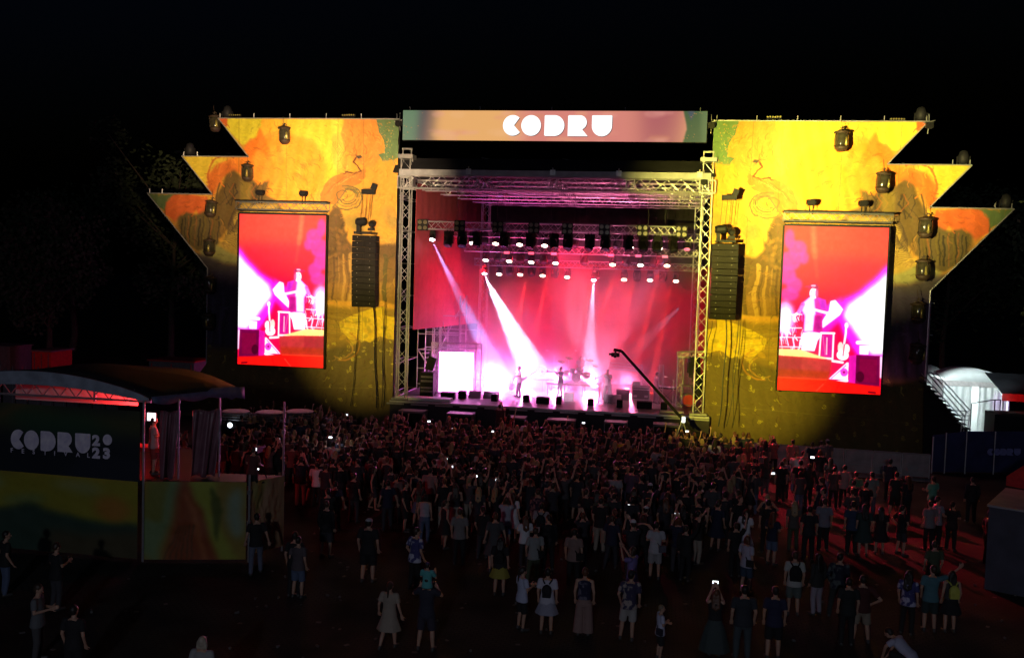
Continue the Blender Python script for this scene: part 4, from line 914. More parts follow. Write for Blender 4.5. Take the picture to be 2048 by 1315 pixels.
# drum riser and kit
M['whiteglow'] = mat('white_drum_shell', (.8, .78, .8), .35)
M['cymbal'] = mat('brass_cymbal', (.8, .6, .25), .25, .8)
f = fl(1150, 790); rY = f[1]+.6; rx = at(1150, 775, Y=rY)[0]
t = empty('drum_riser', V(rx, rY, DZ), 0, 'white legged riser platform under the drum kit', 'riser')
b = MB(); b.box((0, 0, .72), (3.4, 2.4, .1)); b.build('platform', M['deck'], t)
for x in (-1.6, -.55, .55, 1.6):
    for y in (-1.1, 1.1):
        b = MB(); b.tube((x, y, 0), (x, y, .68), .03); b.build('leg', M['alu'], t)
b = MB(); b.box((0, -1.22, .72), (3.4, .03, .12)); b.build('edge_trim', M['alu'], t)
RZ = DZ+.77
t = empty('drum_kit', V(rx+.1, rY, RZ), 0, 'white drum kit with cymbals on the central riser', 'drum kit')
b = MB(); b.lathe([(.0, -.2), (.3, -.2), (.31, .2), (0, .2)], (0, -.35, .31), 20, rot_to((0, 1, 0))); b.build('bass_drum', M['whiteglow'], t)
for x, y, z, r in ((-.3, -.3, .72, .17), (.12, -.3, .74, .18), (.62, .0, .45, .24), (-.7, .1, .5, .2)):
    b = MB(); b.lathe([(r, -.13), (r, .12), (0, .125)], (x, y, z), 16, rot_to((.1, -.3, 1))); o = b.build('tom_drum', M['whiteglow'], t)
for x, y, z in ((-1.0, -.1, 1.25), (-.55, .2, 1.45), (.75, .1, 1.4), (1.1, -.1, 1.1)):
    b = MB(); b.lathe([(0, .04), (.1, .02), (.26, 0), (0, -.01)], (x, y, z), 18, rot_to((.2, -.3, 1))); c = b.build('cymbal', M['cymbal'], t, True)
    b = MB(); b.tube((x, y, 0), (x, y, z), .012, 5); b.tube((x, y, .35), (x+.2, y+.1, 0), .01, 4); b.tube((x, y, .35), (x-.2, y+.1, 0), .01, 4); b.build('stand', M['alu'], c)
# percussion riser with big drum
f = fl(1088, 784); gY = f[1]+1.2; gx = at(1088, 765, Y=gY)[0]
t = empty('percussion_riser', V(gx, gY, DZ), 0, 'smaller legged riser left of the drum riser', 'riser')
b = MB(); b.box((0, 0, .74), (2.1, 1.5, .1)); b.build('platform', M['deck'], t)
for x in (-1, 0, 1):
    b = MB(); b.tube((x, -.7, 0), (x, -.7, .7), .03); b.build('leg', M['alu'], t)
    b = MB(); b.tube((x, .7, 0), (x, .7, .7), .03); b.build('leg', M['alu'], t)
t = empty('large_drum', V(gx-.2, gY, DZ+.8), 0, 'big round drum head facing the crowd on the small riser', 'drum')
b = MB(); b.lathe([(0, -.26), (.36, -.26), (.38, -.2), (.38, .25), (0, .25)], (0, 0, .4), 24, rot_to((0, 1, 0))); b.build('shell', M['whiteglow'], t)
b = MB(); b.lathe([(0, 0), (.09, 0), (.09, .012), (0, .012)], (.1, -.27, .42), 16, rot_to((0, -1, 0))); b.build('port_hole', M['blackbox'], t)
b = MB(); b.tube((-.3, 0, .1), (-.4, 0, 0), .02); b.tube((.3, 0, .1), (.4, 0, 0), .02); b.build('stand', M['alu'], t)
def mic_stand(px, py, h, label, boom=(.35, 0), rz=0):
    f = fl(px, py); t = empty('microphone_stand', V(*f), rz, label, 'microphone stand', 'microphone stands on stage')
    b = MB(); b.tube((0, 0, 0), (0, 0, h), .018, 6); b.build('pole', M['alu'], t)
    for k in range(3):
        b = MB(); a_ = k*2.09+.4; b.tube((0, 0, .18), (.32*math.cos(a_), .32*math.sin(a_), 0.01), .014, 5); b.build('leg', M['alu'], t)
    b = MB(); b.tube((.12, 0, h-.06), (-boom[0], 0, h+boom[1]), .012, 5); b.build('boom', M['alu'], t)
    b = MB(); b.lathe([(.0, -.1), (.018, -.08), (.028, .04), (.03, .08), (0, .11)], (-boom[0]-.05, 0, h+boom[1]), 8, rot_to((-1, 0, .1))); b.build('microphone', M['whiteglow'], t)
mic_stand(1059, 797, 1.7, 'microphone stand in front of the left guitarist', (.35, .06)); mic_stand(1197, 806, 1.45, 'microphone stand before the front singer', (.15, .1)); mic_stand(1215, 806, 1.4, 'microphone stand touching the singer\'s right', (.1, .1))
mic_stand(1106, 778, 2.2, 'tall overhead microphone stand on the small riser', (.4, .3)); mic_stand(1135, 780, 2.3, 'tall overhead microphone stand left of the drums', (-.5, .3), 0); mic_stand(1345, 812, 1.5, 'microphone stand beside the keyboard', (.4, .2)); mic_stand(966, 795, 1.3, 'lone microphone stand in the white glow', (.1, .1))
# rail frame behind the amps
f = fl(1248, 790); t = empty('keyboard_rack', V(f[0], f[1]+1.0, DZ), 0, 'wide metal rack frame with double top rails behind the singer', 'rack')
b = MB(); b.tube((-1.05, 0, 0), (-1.05, 0, 2.05), .04); b.tube((1.05, 0, 0), (1.05, 0, 1.9), .04); b.build('upright', M['alu'], t)
b = MB(); b.box((0, 0, 1.5), (2.2, .3, .12)); b.tube((-1.1, 0, 1.95), (1.1, 0, 1.85), .03); b.tube((-1.1, 0, 1.72), (1.1, 0, 1.7), .03); b.tube((-1.1, 0, 1.6), (-.8, 0, 1.95), .02); b.tube((-.1, 0, 1.72), (.2, 0, 1.87), .02); b.build('rail', M['alu'], t)
f = fl(1331, 806); t = empty('keyboard', V(f[0], f[1], DZ), R(-8), 'electric keyboard on a stand at the right of the stage', 'keyboard')
b = MB(); b.box((0, 0, .92), (1.15, .36, .1)); b.build('body', M['blackbox'], t); b = MB(); b.box((0, -.05, .976), (1.02, .18, .015)); b.build('keys', M['whiteglow'], t)
for s_ in (-1, 1):
    b = MB(); b.tube((-.45*s_, -.12*s_, 0), (.45*s_, -.12*s_, .87), .02, 5); b.build('leg', M['blackmetal'], t)
# small truss tower with fixtures at stage right
f = fl(1358, 812); t = empty('small_truss_goal', V(f[0], f[1], DZ), 0, 'small truss goal with dark lamps beside the right tower', 'truss')
b = MB(); b.truss((0, 0, 0), (0, 0, 2.9), .36, .36, .03, .015, .36, up=(0, 1, 0)); b.truss((-.2, 0, 3.0), (2.3, 0, 3.15), .34, .34, .03, .015, .36); b.truss((-1.1, .4, 0), (-1.1, .4, 2.3), .25, .3, .02, .012, .4, up=(0, 1, 0)); b.build('lattice', M['alu'], t)
place_head('lens_dark', V(f[0]+.75, f[1]-.1, DZ+2.95), 'dark lamp hanging high inside the small truss goal', 'dark lamps of the truss goal', .3, 1.6)
place_head('lens_dark', V(f[0]+1.05, f[1]-.3, DZ+1.95), 'dark lamp standing low inside the small truss goal', 'dark lamps of the truss goal', 1.2, 1.9)
f2 = fl(1377, 815); t = empty('equipment_trolley', V(f2[0], f2[1]+.3, DZ), 0, 'equipment trolley with shelves at the foot of the right tower', 'trolley')
b = MB(); [b.box((0, 0, z), (.85, .6, .05)) for z in (.15, .75, 1.25)]; b.build('shelf', M['wedge'], t)
b = MB(); [b.tube((x, y, 0), (x, y, 1.3), .02) for x in (-.4, .4) for y in (-.28, .28)]; b.build('post', M['alu'], t)
b = MB(); b.lathe([(.28, -.03), (.36, -.02), (.36, .02), (.28, .03)], (0, -.33, .42), 20, rot_to((0, 1, .3))); b.build('cable_ring', M['redcanvas'], t)
f = fl(852, 792); t = empty('equipment_rack', V(f[0], f[1]+.4, DZ), 0, 'dark equipment rack and seat in the left stage corner', 'rack')
b = MB(); b.box((0, 0, .7), (.8, .7, 1.4)); b.build('case', M['blackbox'], t); b = MB(); [b.box((0, -.36, z), (.7, .02, .12)) for z in (.3, .5, .9, 1.15)]; b.build('panel', M['wedge'], t)
b = MB(); b.box((.1, .2, 1.9), (.5, .12, .8), ry=.3); b.build('backrest', M['blackbox'], t)
# things along the stage front
b = MB(); b.box((0, 0, 0), (3.2, .8, .15)); f = at(828, 794, Y=52.2); o = b.build('deck_board', M['white'], None); o.location = V(f[0]+.6, 52.2, DZ+.09); tag(o, 'pale platform board lying at the left front of the stage', 'board')
f = at(1344, 824, Z=DZ+.02); b = MB(); b.box((0, 0, 0), (1.3, .5, .06)); o = b.build('deck_board', mat('lit_floor_slab', (.7, .68, .5), .5)); o.location = V(f[0], f[1]+.1, DZ+.04); tag(o, 'pale slab standing for yellow-lit floor at the right front of the stage', 'board')  # pale slab put in for the yellow light on the deck
for i, (px0, px1, py, lab) in enumerate(((796, 848, 822, 'leftmost subwoofer below the stage, red-topped'), (893, 946, 827, 'second subwoofer below the stage from the left'), (1012, 1050, 835, 'third subwoofer, behind the photographer'), (1093, 1150, 840, 'fourth subwoofer with the brightest pink top'), (1208, 1255, 844, 'fifth subwoofer below the stage from the left'), (1306, 1358, 849, 'rightmost subwoofer behind the camera crane'))):
    Y = 49.8; a = at(px0, py, Y=Y); c = at(px1, py, Y=Y)
    t = empty('subwoofer', V((a[0]+c[0])/2, Y+.45, 0), 0, lab, 'subwoofer', 'subwoofers along the stage front'); h = float(a[2]+c[2])/2
    b = MB(); b.box((0, 0, h/2), (float(c[0]-a[0]), .95, h)); b.build('cabinet', M['wedge'], t)
    b = MB(); b.box((0, -.49, h/2), (float(c[0]-a[0])*.9, .02, h*.85)); b.build('grille', M['grille'], t)
    spot('sub_top_light', V((a[0]+c[0])/2, 52.6, 8.5), V((a[0]+c[0])/2, Y+.4, h), (900, 2500, 1500, 4500, 3200, 1300)[i], (1, .3, .5), 10, .5)
# camera crane
t = empty('camera_crane', (0, 0, 0), 0, 'long camera crane rising from the pit across the stage right', 'camera crane'); YB = 48.9
pv = at(1365, 838, Y=YB); tip = at(1243, 702, Y=YB+.8); tail = at(1392, 868, Y=YB-.2); t.location = V(pv[0], pv[1], 0)
T0 = Vector((pv[0], pv[1], 0)); q = lambda p: Vector(V(*p))-T0
b = MB(); b.tube(q(tail), q(tip), .085, 6); b.build('arm', M['blackmetal'], t)
b = MB(); b.tube(q(tip), q(at(1227, 699, Y=YB+.8)), .09, 6); b.tube(q(at(1231, 699, Y=YB+.8)), q(at(1231, 709, Y=YB+.8)), .06, 6); b.build('tilt_head', M['blackmetal'], t)
b = MB(); cpt = q(at(1231, 709, Y=YB+.8)); b.box(cpt, (.42, .5, .2)); b.tube(cpt+Vector((0, -.2, -.02)), cpt+Vector((0, -.5, -.06)), .08, 8); b.box(cpt+Vector((-.28, 0, .02)), (.14, .2, .1)); b.build('camera', M['blackmetal'], t)
for dx, dy in ((-.6, -.3), (.6, -.3), (0, .7)):
    b = MB(); b.tube(q(pv), (dx, dy, 0), .04, 6, .03); b.build('tripod_leg', M['steel'], t)
b = MB(); b.box(q(pv)+Vector((.05, -.12, 0)), (.16, .06, .28)); b.build('monitor', M['screen_white'], t)
b = MB(); b.lathe([(.18, -.2), (.2, 0), (.18, .2)], q(tail), 10, rot_to((1, 0, 0))); b.build('counterweight', M['blackmetal'], t)
# ================================================================= LEFT MIX TOWER (tent, banner, deck)
M['frontprint'] = attr_mat('printed_banner_cloth', rough=.7)
def quad_grid(p00, p10, p01, p11, nu, nv, bow=0.0, seed=0):
    """p00 top-left, p10 top-right, p01 bottom-left, p11 bottom-right"""
    u = np.linspace(0, 1, nu)[None, :, None]; v = np.linspace(0, 1, nv)[:, None, None]
    P_ = (np.array(p00)*(1-u)+np.array(p10)*u)*(1-v)+(np.array(p01)*(1-u)+np.array(p11)*u)*v
    d = np.array(p10, float)-np.array(p00, float); nr = np.array([d[1], -d[0], 0]); nr /= np.linalg.norm(nr)+1e-9
    w = fbm(nv, nu, nu/5, seed, 3)[..., None]-.5
    edge = (np.sin(np.pi*u)*np.sin(np.pi*v))**.5
    return P_+nr*w*bow*edge
DK = 2.47
pA, pB, pC, pD = np.array([-15.6, 26.0]), np.array([-8.95, 25.94]), np.array([-5.92, 26.72]), np.array([-5.22, 27.85])
t = empty('mixing_platform', (-10, 27, 0), 0, 'raised mixing platform at the left with green and ochre printed skirts', 'platform'); T0 = np.array([-10, 27, 0.])
b = MB(); b.prism([tuple(p_-T0[:2]) for p_ in (pA, pB, pC, pD, at(405, 943, Z=DK)[:2], np.array([-9.2, 31]), np.array([-15.6, 31]))], (0, 0, DK-.14), (1, 0, 0), (0, 1, 0), (0, 0, 1), .12); b.build('deck', M['tarp'], t)
def canv(w, h, base, seed, ops):
    c = Canvas(0, 0, w, h, 1, base, warp=14, wc=60, seed=seed); ops(c); c.c = np.clip(c.c*1.32, 0, 1); return c
def op1(c):    # left skirt 284x150
    c.poly([(0, 0), (300, 0), (300, 90), (200, 95), (120, 60), (60, 95), (0, 70)], (120, 116, 38), 1, 8)
    c.ell(55, 18, 30, 14, (110, 130, 104), .7, 8); c.ell(200, 24, 40, 14, (118, 126, 90), .6, 8); c.ell(115, 55, 34, 10, (96, 116, 74), .8, 8); c.ell(248, 60, 26, 26, (150, 92, 42), .7, 8)
    c.poly([(0, 84), (60, 78), (120, 62), (160, 84), (284, 88), (284, 170), (0, 170)], (42, 60, 50), 1, 6); c.poly([(150, 112), (290, 105), (290, 170), (150, 170)], (74, 60, 40), .7, 10)
def op2(c):    # right skirt 210x150
    c.poly([(45, 0), (90, 0), (60, 60), (30, 160), (0, 160), (0, 60)], (88, 116, 84), .8, 8); c.poly([(0, 0), (45, 0), (36, 80), (0, 70)], (96, 100, 46), 1, 5)
    c.poly([(70, 0), (100, 0), (170, 160), (40, 160), (60, 70)], (112, 52, 30), .9, 8); c.poly([(90, 0), (150, 0), (140, 60), (200, 160), (160, 160), (112, 60)], (120, 126, 50), 1, 6)
    c.line([(85, 30), (110, 100), (130, 160)], 10, (150, 96, 60), .6, 4); c.ell(190, 60, 18, 50, (104, 126, 116), .8, 8); c.poly([(140, 10), (165, 60), (150, 120), (135, 50)], (64, 74, 30), .9, 3)
    for i in range(6): c.line([(40+i*12, 160), (70+i*6, 90)], 3, (60, 50, 30), .6, 1)
def op3(c):    # dark festival banner 290x150
    c.poly([(0, 0), (300, 0), (300, 60), (160, 50), (0, 66)], (56, 58, 36), 1, 16); c.poly([(90, 20), (210, 10), (260, 60), (120, 80)], (30, 62, 44), .7, 14); c.line([(120, 0), (80, 26)], 10, (96, 62, 34), .5, 6); c.poly([(160, 160), (200, 100), (300, 110), (300, 160)], (30, 34, 44), .8, 6)
def skirt_panel(name, a, c, z1, z0, cn, parent, seed, lean=0.0, bow=.18, flip=False):
    P_ = quad_grid((a[0], a[1], z1), (c[0], c[1], z1), (a[0], a[1], z0), (c[0], c[1], z0), 120, 70, bow, seed)
    u = np.linspace(0, 1, 120)[None]*np.ones((70, 1)); v = np.linspace(0, 1, 70)[:, None]*np.ones((1, 120))
    C_ = cn.sample(u*cn.w/cn.res+cn.x0, v*cn.h/cn.res+cn.y0); off = T0 if parent is t else np.array(parent.location)
    return grid_print(name, (P_-off).astype(np.float32), C_, M['frontprint'], parent)
c1 = canv(284, 160, (104, 100, 44), 61, op1); c2 = canv(210, 160, (112, 98, 44), 62, op2); c4 = canv(100, 160, (118, 92, 70), 64, lambda c: c.poly([(0, 0), (50, 0), (20, 90)], (112, 108, 60), .8, 5))
skirt_panel('printed_skirt', pA+[0, -.05], pB+[-.12, -.05], DK+.02, .06, c1, t, 3); skirt_panel('printed_skirt', pB+[.08, -.04], pC+[-.03, -.04], DK-.02, .06, c2, t, 4); skirt_panel('printed_skirt', pC+[.05, 0], pD, DK-.02, .2, c4, t, 5, bow=.3)
t2 = empty('mixing_tent', (-10, 27, 0), 0, 'open tent with arched pale front rim over the mixing platform, red light inside', 'tent')
def q3(x, y, z): return (x+10, y-27, z)
b = MB(); F0 = np.array([-16.2, 25.7, 4.96]); F1 = np.array([-8.72, 25.94, 4.96]); BV = np.array([1.44, 3.1, 0])
vs = []; n = 28
arch = lambda s: 4.96+.66*math.sin(math.pi*min(1, max(0, s)))**.8
for i in range(n+1):
    s_ = i/n; p_ = F0*(1-s_)+F1*s_
    for k in range(5): q_ = p_+BV*k/4; vs.append(q3(q_[0], q_[1], arch(s_)+.06*math.sin(k*1.3+i*.4)*(k > 0)))
b.add(vs, [(i*5+k, i*5+k+1, (i+1)*5+k+1, (i+1)*5+k) for i in range(n) for k in range(4)]); o = b.build('roof_sheet', M['tarp'], t2, True); o.modifiers.new('thickness', 'SOLIDIFY').thickness = .03
b = MB(); vs = []
for i in range(n+1):
    s_ = i/n; p_ = F0*(1-s_)+F1*s_; d_ = .34*(math.sin(math.pi*s_)**.5)+.05; z = arch(s_); vs += [q3(p_[0], p_[1]-.06, z+.02), q3(p_[0], p_[1]-.06, z-d_)]
b.add(vs, [(2*i, 2*i+2, 2*i+3, 2*i+1) for i in range(n)]); o = b.build('front_rim', mat('grey_blue_rim_cloth', (.30, .34, .42), .6, 0, .25, 3), t2); o.modifiers.new('thickness', 'SOLIDIFY').thickness = .03
b = MB(); b.tube(q3(-16, 26, 4.86), q3(-8.72, 26, 4.86), .04); b.tube(q3(-16, 26, 5.2), q3(-10.5, 26, 5.2), .025)
for x in np.arange(-15.6, -9.4, .55): b.tube(q3(x, 26, 4.86), q3(x+.28, 26, 5.2), .018, 4); b.tube(q3(x+.28, 26, 5.2), q3(x+.55, 26, 4.86), .018, 4)
b.build('front_lattice', M['alu'], t2)
b = MB(); b.tube(q3(-8.72, 26.0, 4.96), q3(-7.28, 29.04, 4.96), .05); b.tube(q3(-14.8, 29, 4.9), q3(-7.28, 29.04, 4.96), .04); b.tube(q3(-10.9, 26.5, 4.7), q3(-10.9, 26.5, 5.4), .04); b.build('eave_pipe', M['alu'], t2)
b = MB(); vs = []
for i in range(20):
    f_ = i/19; q_ = F1+BV*f_*1.02; vs += [q3(q_[0]+.06, q_[1]-.03, 5.02+.1*math.sin(f_*3)*(f_ > .6)), q3(q_[0]+.08, q_[1], 4.84-.10*abs(math.sin(i*.55))-(.12 if i > 15 else 0))]
b.add(vs, [(2*i, 2*i+2, 2*i+3, 2*i+1) for i in range(19)]); o = b.build('eave_valance', mat('blue_valance', (.10, .12, .24), .6), t2, True); o.modifiers.new('thickness', 'SOLIDIFY').thickness = .02
for px0, py0, px1, py1, Y, zz in ((288, 798, 288, 1121, 25.85, 0), (358, 806, 358, 962, 26.4, DK), (440, 790, 440, 958, 27.1, DK)):
    a = at(px0, py0, Y=Y); b = MB(); b.tube(q3(a[0], Y, zz), q3(a[0], Y, 4.92), .03 if zz else .035); b.build('pole', M['alu'], t2)
t3 = empty('festival_banner', (-12.2, 25.86, 3.5), 0, 'dark teal banner with pale festival lettering hung on the mixing platform', 'banner')
c3 = canv(290, 150, (22, 28, 36), 63, op3)
P_ = quad_grid((-15.6, 25.86, 4.62), (-8.98, 25.84, 4.58), (-15.6, 25.86, 2.52), (-8.98, 25.84, 2.44), 150, 60, .05, 8)
u = np.linspace(0, 1, 150)[None]*np.ones((60, 1)); v = np.linspace(0, 1, 60)[:, None]*np.ones((1, 150))
grid_print('banner_sheet', (P_-np.array(t3.location)).astype(np.float32), c3.sample(u*290, v*150), M['frontprint'], t3)
M['letterprint'] = mat('lilac_letter_print', (.82, .76, 1.0), .7)
YL = 25.80
def lx(px, py): a = at(px, py, Y=YL); return float(a[0])+12.2, float(a[2])-3.5
x0, z0 = lx(22, 895); x1, z1_ = lx(181, 898); _, zt_ = lx(22, 856)
h_ = zt_-z0; gp = (.89, 1.115, 1.13, 1.17, 1); wd_ = (x1-x0)/5.305/h_
write('CODRU', t3, x0, z0-.02, h_, gp, YL-25.86, M['letterprint'], 'letter', .012, wd_)
def text(body, px, py, size, parent, off, name='lettering', sx=1, mt='letterprint', Y=YL, rx=0):
    f = bpy.data.curves.new(name, 'FONT'); f.body = body; f.size = size; f.offset = off; f.extrude = .006; f.resolution_u = 3; f.materials.append(M[mt])
    o = bpy.data.objects.new(name, f); a = at(px, py, Y=Y); lk(o, parent); o.location = Vector(V(*a))-Vector(parent.location); o.rotation_euler = (R(90), 0, 0); o.scale = (sx, 1, 1)
    bpy.context.view_layer.update(); me = bpy.data.meshes.new_from_object(o.evaluated_get(bpy.context.evaluated_depsgraph_get())); n = bpy.data.objects.new(name, me)
    lk(n, parent); n.location = o.location; n.rotation_euler = o.rotation_euler; n.scale = o.scale; bpy.data.objects.remove(o); return n
text('2', 185, 889, .42, t3, .026, 'digit', 1.12); b = MB(); a_ = lx(206, 889); b.prism([(p_[0]*.3, p_[1]*.33) for p_ in letter('O')], (a_[0], YL-25.86, a_[1]), (1, 0, 0), (0, 0, 1), (0, -1, 0), .012); b.build('digit', M['letterprint'], t3)
text('2', 185, 914, .42, t3, .026, 'digit', 1.12); text('3', 206, 915, .42, t3, .026, 'digit', 1.12)
for ch, px, py in zip('FESTIVAL', (21, 43, 65, 87, 108, 128, 152, 174), (901, 903, 904.5, 906, 907.5, 908.5, 910, 911.5)): text(ch, px, py+2.5, .19, t3, .003, 'lettering')
lamp('tent_red_light', (-11.2, 28.6, 4.45), 200, (1, .02, .02), .15)
lamp('tent_red_light', (-8.6, 27.2, 4.3), 40, (1, .06, .06), .15)
b = MB(); b.box((0, 0, 0), (4.6, .04, .55)); o = b.build('light_cloth', M['white'], None); o.location = (-13.4, 29.3, 4.45); tag(o, 'pale cloth panel lit red inside the mixing tent', 'cloth panel')
# inside: monitor, desk
a = at(303, 833, Y=26.7); t = empty('monitor', V(*a), 0, 'glowing white monitor beside the tent pole', 'monitor')
b = MB(); b.box((0, 0, 0), (.27, .03, .24)); b.build('display', mat('bright_monitor', (1, 1, 1), .4, emit=2.2, ecol=(1, .8, .85)), t); b = MB(); b.box((0, .03, 0), (.3, .03, .27)); b.tube((0, .03, -.1), (0, .03, -.5), .02); b.build('casing', M['blackbox'], t)
t = empty('mixing_desk', (float(a[0])-.1, 26.9, DK), 0, 'mixing desk behind the tent pole, under the glowing monitor', 'desk')
b = MB(); b.box((0, 0, .8), (1.3, .6, .12)); b.build('table_top', M['redcanvas'], t)
for x in (-.6, .6):
    b = MB(); b.tube((x, 0, 0), (x, 0, .75), .03); b.build('leg', M['blackmetal'], t)
# hanging side curtains
def curtain(p0, p1, label, z1=4.55, z0=DK+.02, seed=1, amp=.14):
    n, k = 26, 16; d = np.array(p1)-np.array(p0); L_ = np.linalg.norm(d); nr = np.array([-d[1], d[0]])/L_; b = MB(); vs = []
    for j in range(k+1):
        for i in range(n+1):
            f_ = i/n; v_ = j/k; q_ = np.array(p0)+d*(f_*(1-.25*v_*(f_))); o_ = amp*math.sin(f_*11+v_*2.5+seed)*(.3+v_)+.04*math.sin(f_*31+v_*7)
            vs.append((q_[0]+nr[0]*o_, q_[1]+nr[1]*o_, z1+(z0-z1)*v_+.03*math.sin(f_*9)))
    b.add(vs, [(j*(n+1)+i, j*(n+1)+i+1, (j+1)*(n+1)+i+1, (j+1)*(n+1)+i) for j in range(k) for i in range(n)])
    o = b.build('side_curtain', mat('plastic_side_curtain', (.20, .09, .12), .35, 0, .25, 2), None, True); o.modifiers.new('thickness', 'SOLIDIFY').thickness = .01; return tag(o, label, 'curtain', 'tent side curtains')
def cxy(px, Y): a = at(px, 880, Y=Y); return (float(a[0]), Y)
curtain(cxy(320, 26.15), cxy(360, 26.5), 'narrow pink-lit curtain just right of the tent pole', seed=1); curtain(cxy(384, 26.7), cxy(443, 27.2), 'wide pink-lit curtain at the open end of the tent', seed=4)
for px, py1, Y, z0, z1, lab in ((497, 1115, 26.62, 0, 2.7, 'short scaffold pole at the corner of the mixing platform'), (566, 960, 27.95, 0, 4.78, 'tall thin scaffold pole at the back corner of the mixing platform')):
    a = at(px, py1 if z0 == 0 else py1, Y=Y); t = empty('scaffold_pole', V(a[0], Y, 0), 0, lab, 'pole'); b = MB(); b.tube((0, 0, z0), (0, 0, z1), .035); b.build('pipe', M['alu'], t)
    b = MB(); b.box((0, 0, z1*.45), (.1, .1, .12)); b.box((0, 0, z1*.8), (.1, .1, .12)); b.build('clamp', M['steel'], t)
a = at(518, 948, Y=27.4); t = empty('video_camera', (float(a[0]), 27.3, DK), 0, 'video camera on a tripod with a small lit viewfinder, on the platform corner', 'video camera')
for k in range(3):
    b = MB(); b.tube((0, 0, .75), (.3*math.cos(k*2.1), .3*math.sin(k*2.1), 0.0), .02, 5); b.build('leg', M['blackmetal'], t)
b = MB(); b.box((0, 0, .88), (.14, .4, .18)); b.tube((0, .2, .88), (0, .42, .88), .06, 8); b.build('body', M['blackbox'], t); b = MB(); b.box((0.0, -.24, .93), (.12, .02, .08)); b.build('viewfinder', M['screen_white'], t)

# ================================================================= FAR LEFT, behind the tower
def container(px0, px1, py0, Y, h, label, mt, roofmt, name='storage_container', cat='container', grp='low buildings at the far left'):
    a = at(px0, py0, Y=Y); c = at(px1, py0, Y=Y); t = empty(name, V((a[0]+c[0])/2, Y+1.2, 0), 0, label, cat, grp); w = float(c[0]-a[0]); z = float(a[2])
    b = MB(); b.box((0, 0, z/2), (w, 2.4, z)); b.build('wall', mt, t); b = MB(); b.box((0, 0, z+.05), (w+.2, 2.6, .1)); b.build('roof', roofmt, t)
    b = MB(); [b.box((x, -1.22, z/2), (.06, .04, z*.9)) for x in np.linspace(-w/2+.2, w/2-.2, max(3, int(w/.8)))]; b.build('rib', roofmt, t); return t
M['dimwall'] = mat('dull_grey_wall', (.16, .14, .15), .7)
container(-40, 20, 692, 62, 3, 'leftmost low container, dim red at the picture edge', M['dimwall'], M['dimwall']); container(64, 102, 702, 60, 3, 'small hut with a red-lit side behind the tent roof', M['redcanvas'], M['dimwall']); container(298, 388, 721, 57, 3, 'long low shed with a red-lit eave beside the left wing', M['dimwall'], M['redcanvas'])
spot('far_red_light', (-28, 48, 6), (-36, 60, 2), 600, (1, .05, .03), 30, .6); spot('far_red_light', (-21.6, 53.8, 4.2), (-22.5, 57, 3), 90, (1, .03, .02), 34, .6)
t = empty('site_fence', (-30, 52, 0), 0, 'low red-lit site fence running behind the tent roof', 'fence'); b = MB()
a = at(0, 738, Y=50); c = at(232, 741, Y=50); z = float(a[2])
for i in range(9):
    x = float(a[0])+30+i*(float(c[0]-a[0])/9); b = MB(); b.box((x+.6, -2, z/2), (float(c[0]-a[0])/9-.08, .04, z)); b.build('fence_panel', M['dimwall'], t); b = MB(); b.tube((x, -2, 0), (x, -2, z+.25), .03); b.build('post', M['steel'], t)

# ================================================================= RIGHT SIDE
a = at(1882, 850, Y=60); c = at(2015, 850, Y=60); xl, xr = float(a[0]), float(c[0])
t = empty('white_tent', ((xl+xr)/2, 61.5, 0), 0, 'small white tent with arched roof, brightly lit, right of the stage', 'tent'); w = xr-xl; ze = 3.45; zt = 4.12
b = MB(); vs = []; n = 16
for i in range(n+1):
    s_ = i/n; z = ze+.15+(zt-ze-.1)*math.sin(math.pi*s_); x = -w/2+w*s_; vs += [(x, -1.55, ze), (x, -1.4, z), (x, 1.5, z)]
b.add(vs, [(3*i, 3*i+3, 3*i+4, 3*i+1) for i in range(n)]+[(3*i+1, 3*i+4, 3*i+5, 3*i+2) for i in range(n)]); o = b.build('roof', M['white'], t, True); o.modifiers.new('thickness', 'SOLIDIFY').thickness = .02
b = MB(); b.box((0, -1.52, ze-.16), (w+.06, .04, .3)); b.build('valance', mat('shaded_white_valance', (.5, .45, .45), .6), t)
for x0, x1, amp in ((-w/2, -.22, .03), (.18, w/2-.1, .04)):
    b = MB(); vs = []
    for i in range(25):
        x = x0+(x1-x0)*i/24; vs += [(x, -1.46+amp*math.sin(i*1.1), .5), (x, -1.46+amp*math.sin(i*1.1+.4), ze-.1)]
    b.add(vs, [(2*i, 2*i+2, 2*i+3, 2*i+1) for i in range(24)]); b.build('wall_cloth', M['white'], t, True)
b = MB(); b.box((0, 1.5, ze/2), (w, .03, ze)); b.box((-w/2, 0, ze/2), (.03, 3, ze)); b.box((w/2, 0, ze/2), (.03, 3, ze)); b.build('back_cloth', M['white'], t)
b = MB(); [b.tube((x, -1.5, 0), (x, -1.5, ze), .04) for x in (-w/2, w/2)]; b.build('pole', M['steel'], t)
lamp('tent_lamp', ((xl+xr)/2-.2, 61.2, 2.6), 400, (.85, 1, .98), .2); spot('tent_fill_light', (21.5, 54, 5.5), ((xl+xr)/2, 60, 2.3), 3000, (.80, .96, .95), 50, .6)  # front spot added to brighten the tent in place of lamplight through its cloth
spot('tent_violet_light', (26.5, 57.0, 2.6), (26.9, 60, 2.2), 90, (.7, .1, 1), 30, .6)
a = at(1843, 760, Y=62); t = empty('white_tent', (float(a[0])+.9, 63.5, 0), 0, 'part of a second white tent glimpsed behind the wing stairs', 'tent')
b = MB(); b.box((0, 0, 1.6), (1.8, 2.4, 3.2)); b.build('wall_cloth', M['white'], t); b = MB(); b.lathe([(1.3, 3.2), (.9, 3.6), (.4, 3.95), (0, 4.1)], n=12); b.build('roof', M['white'], t, True)
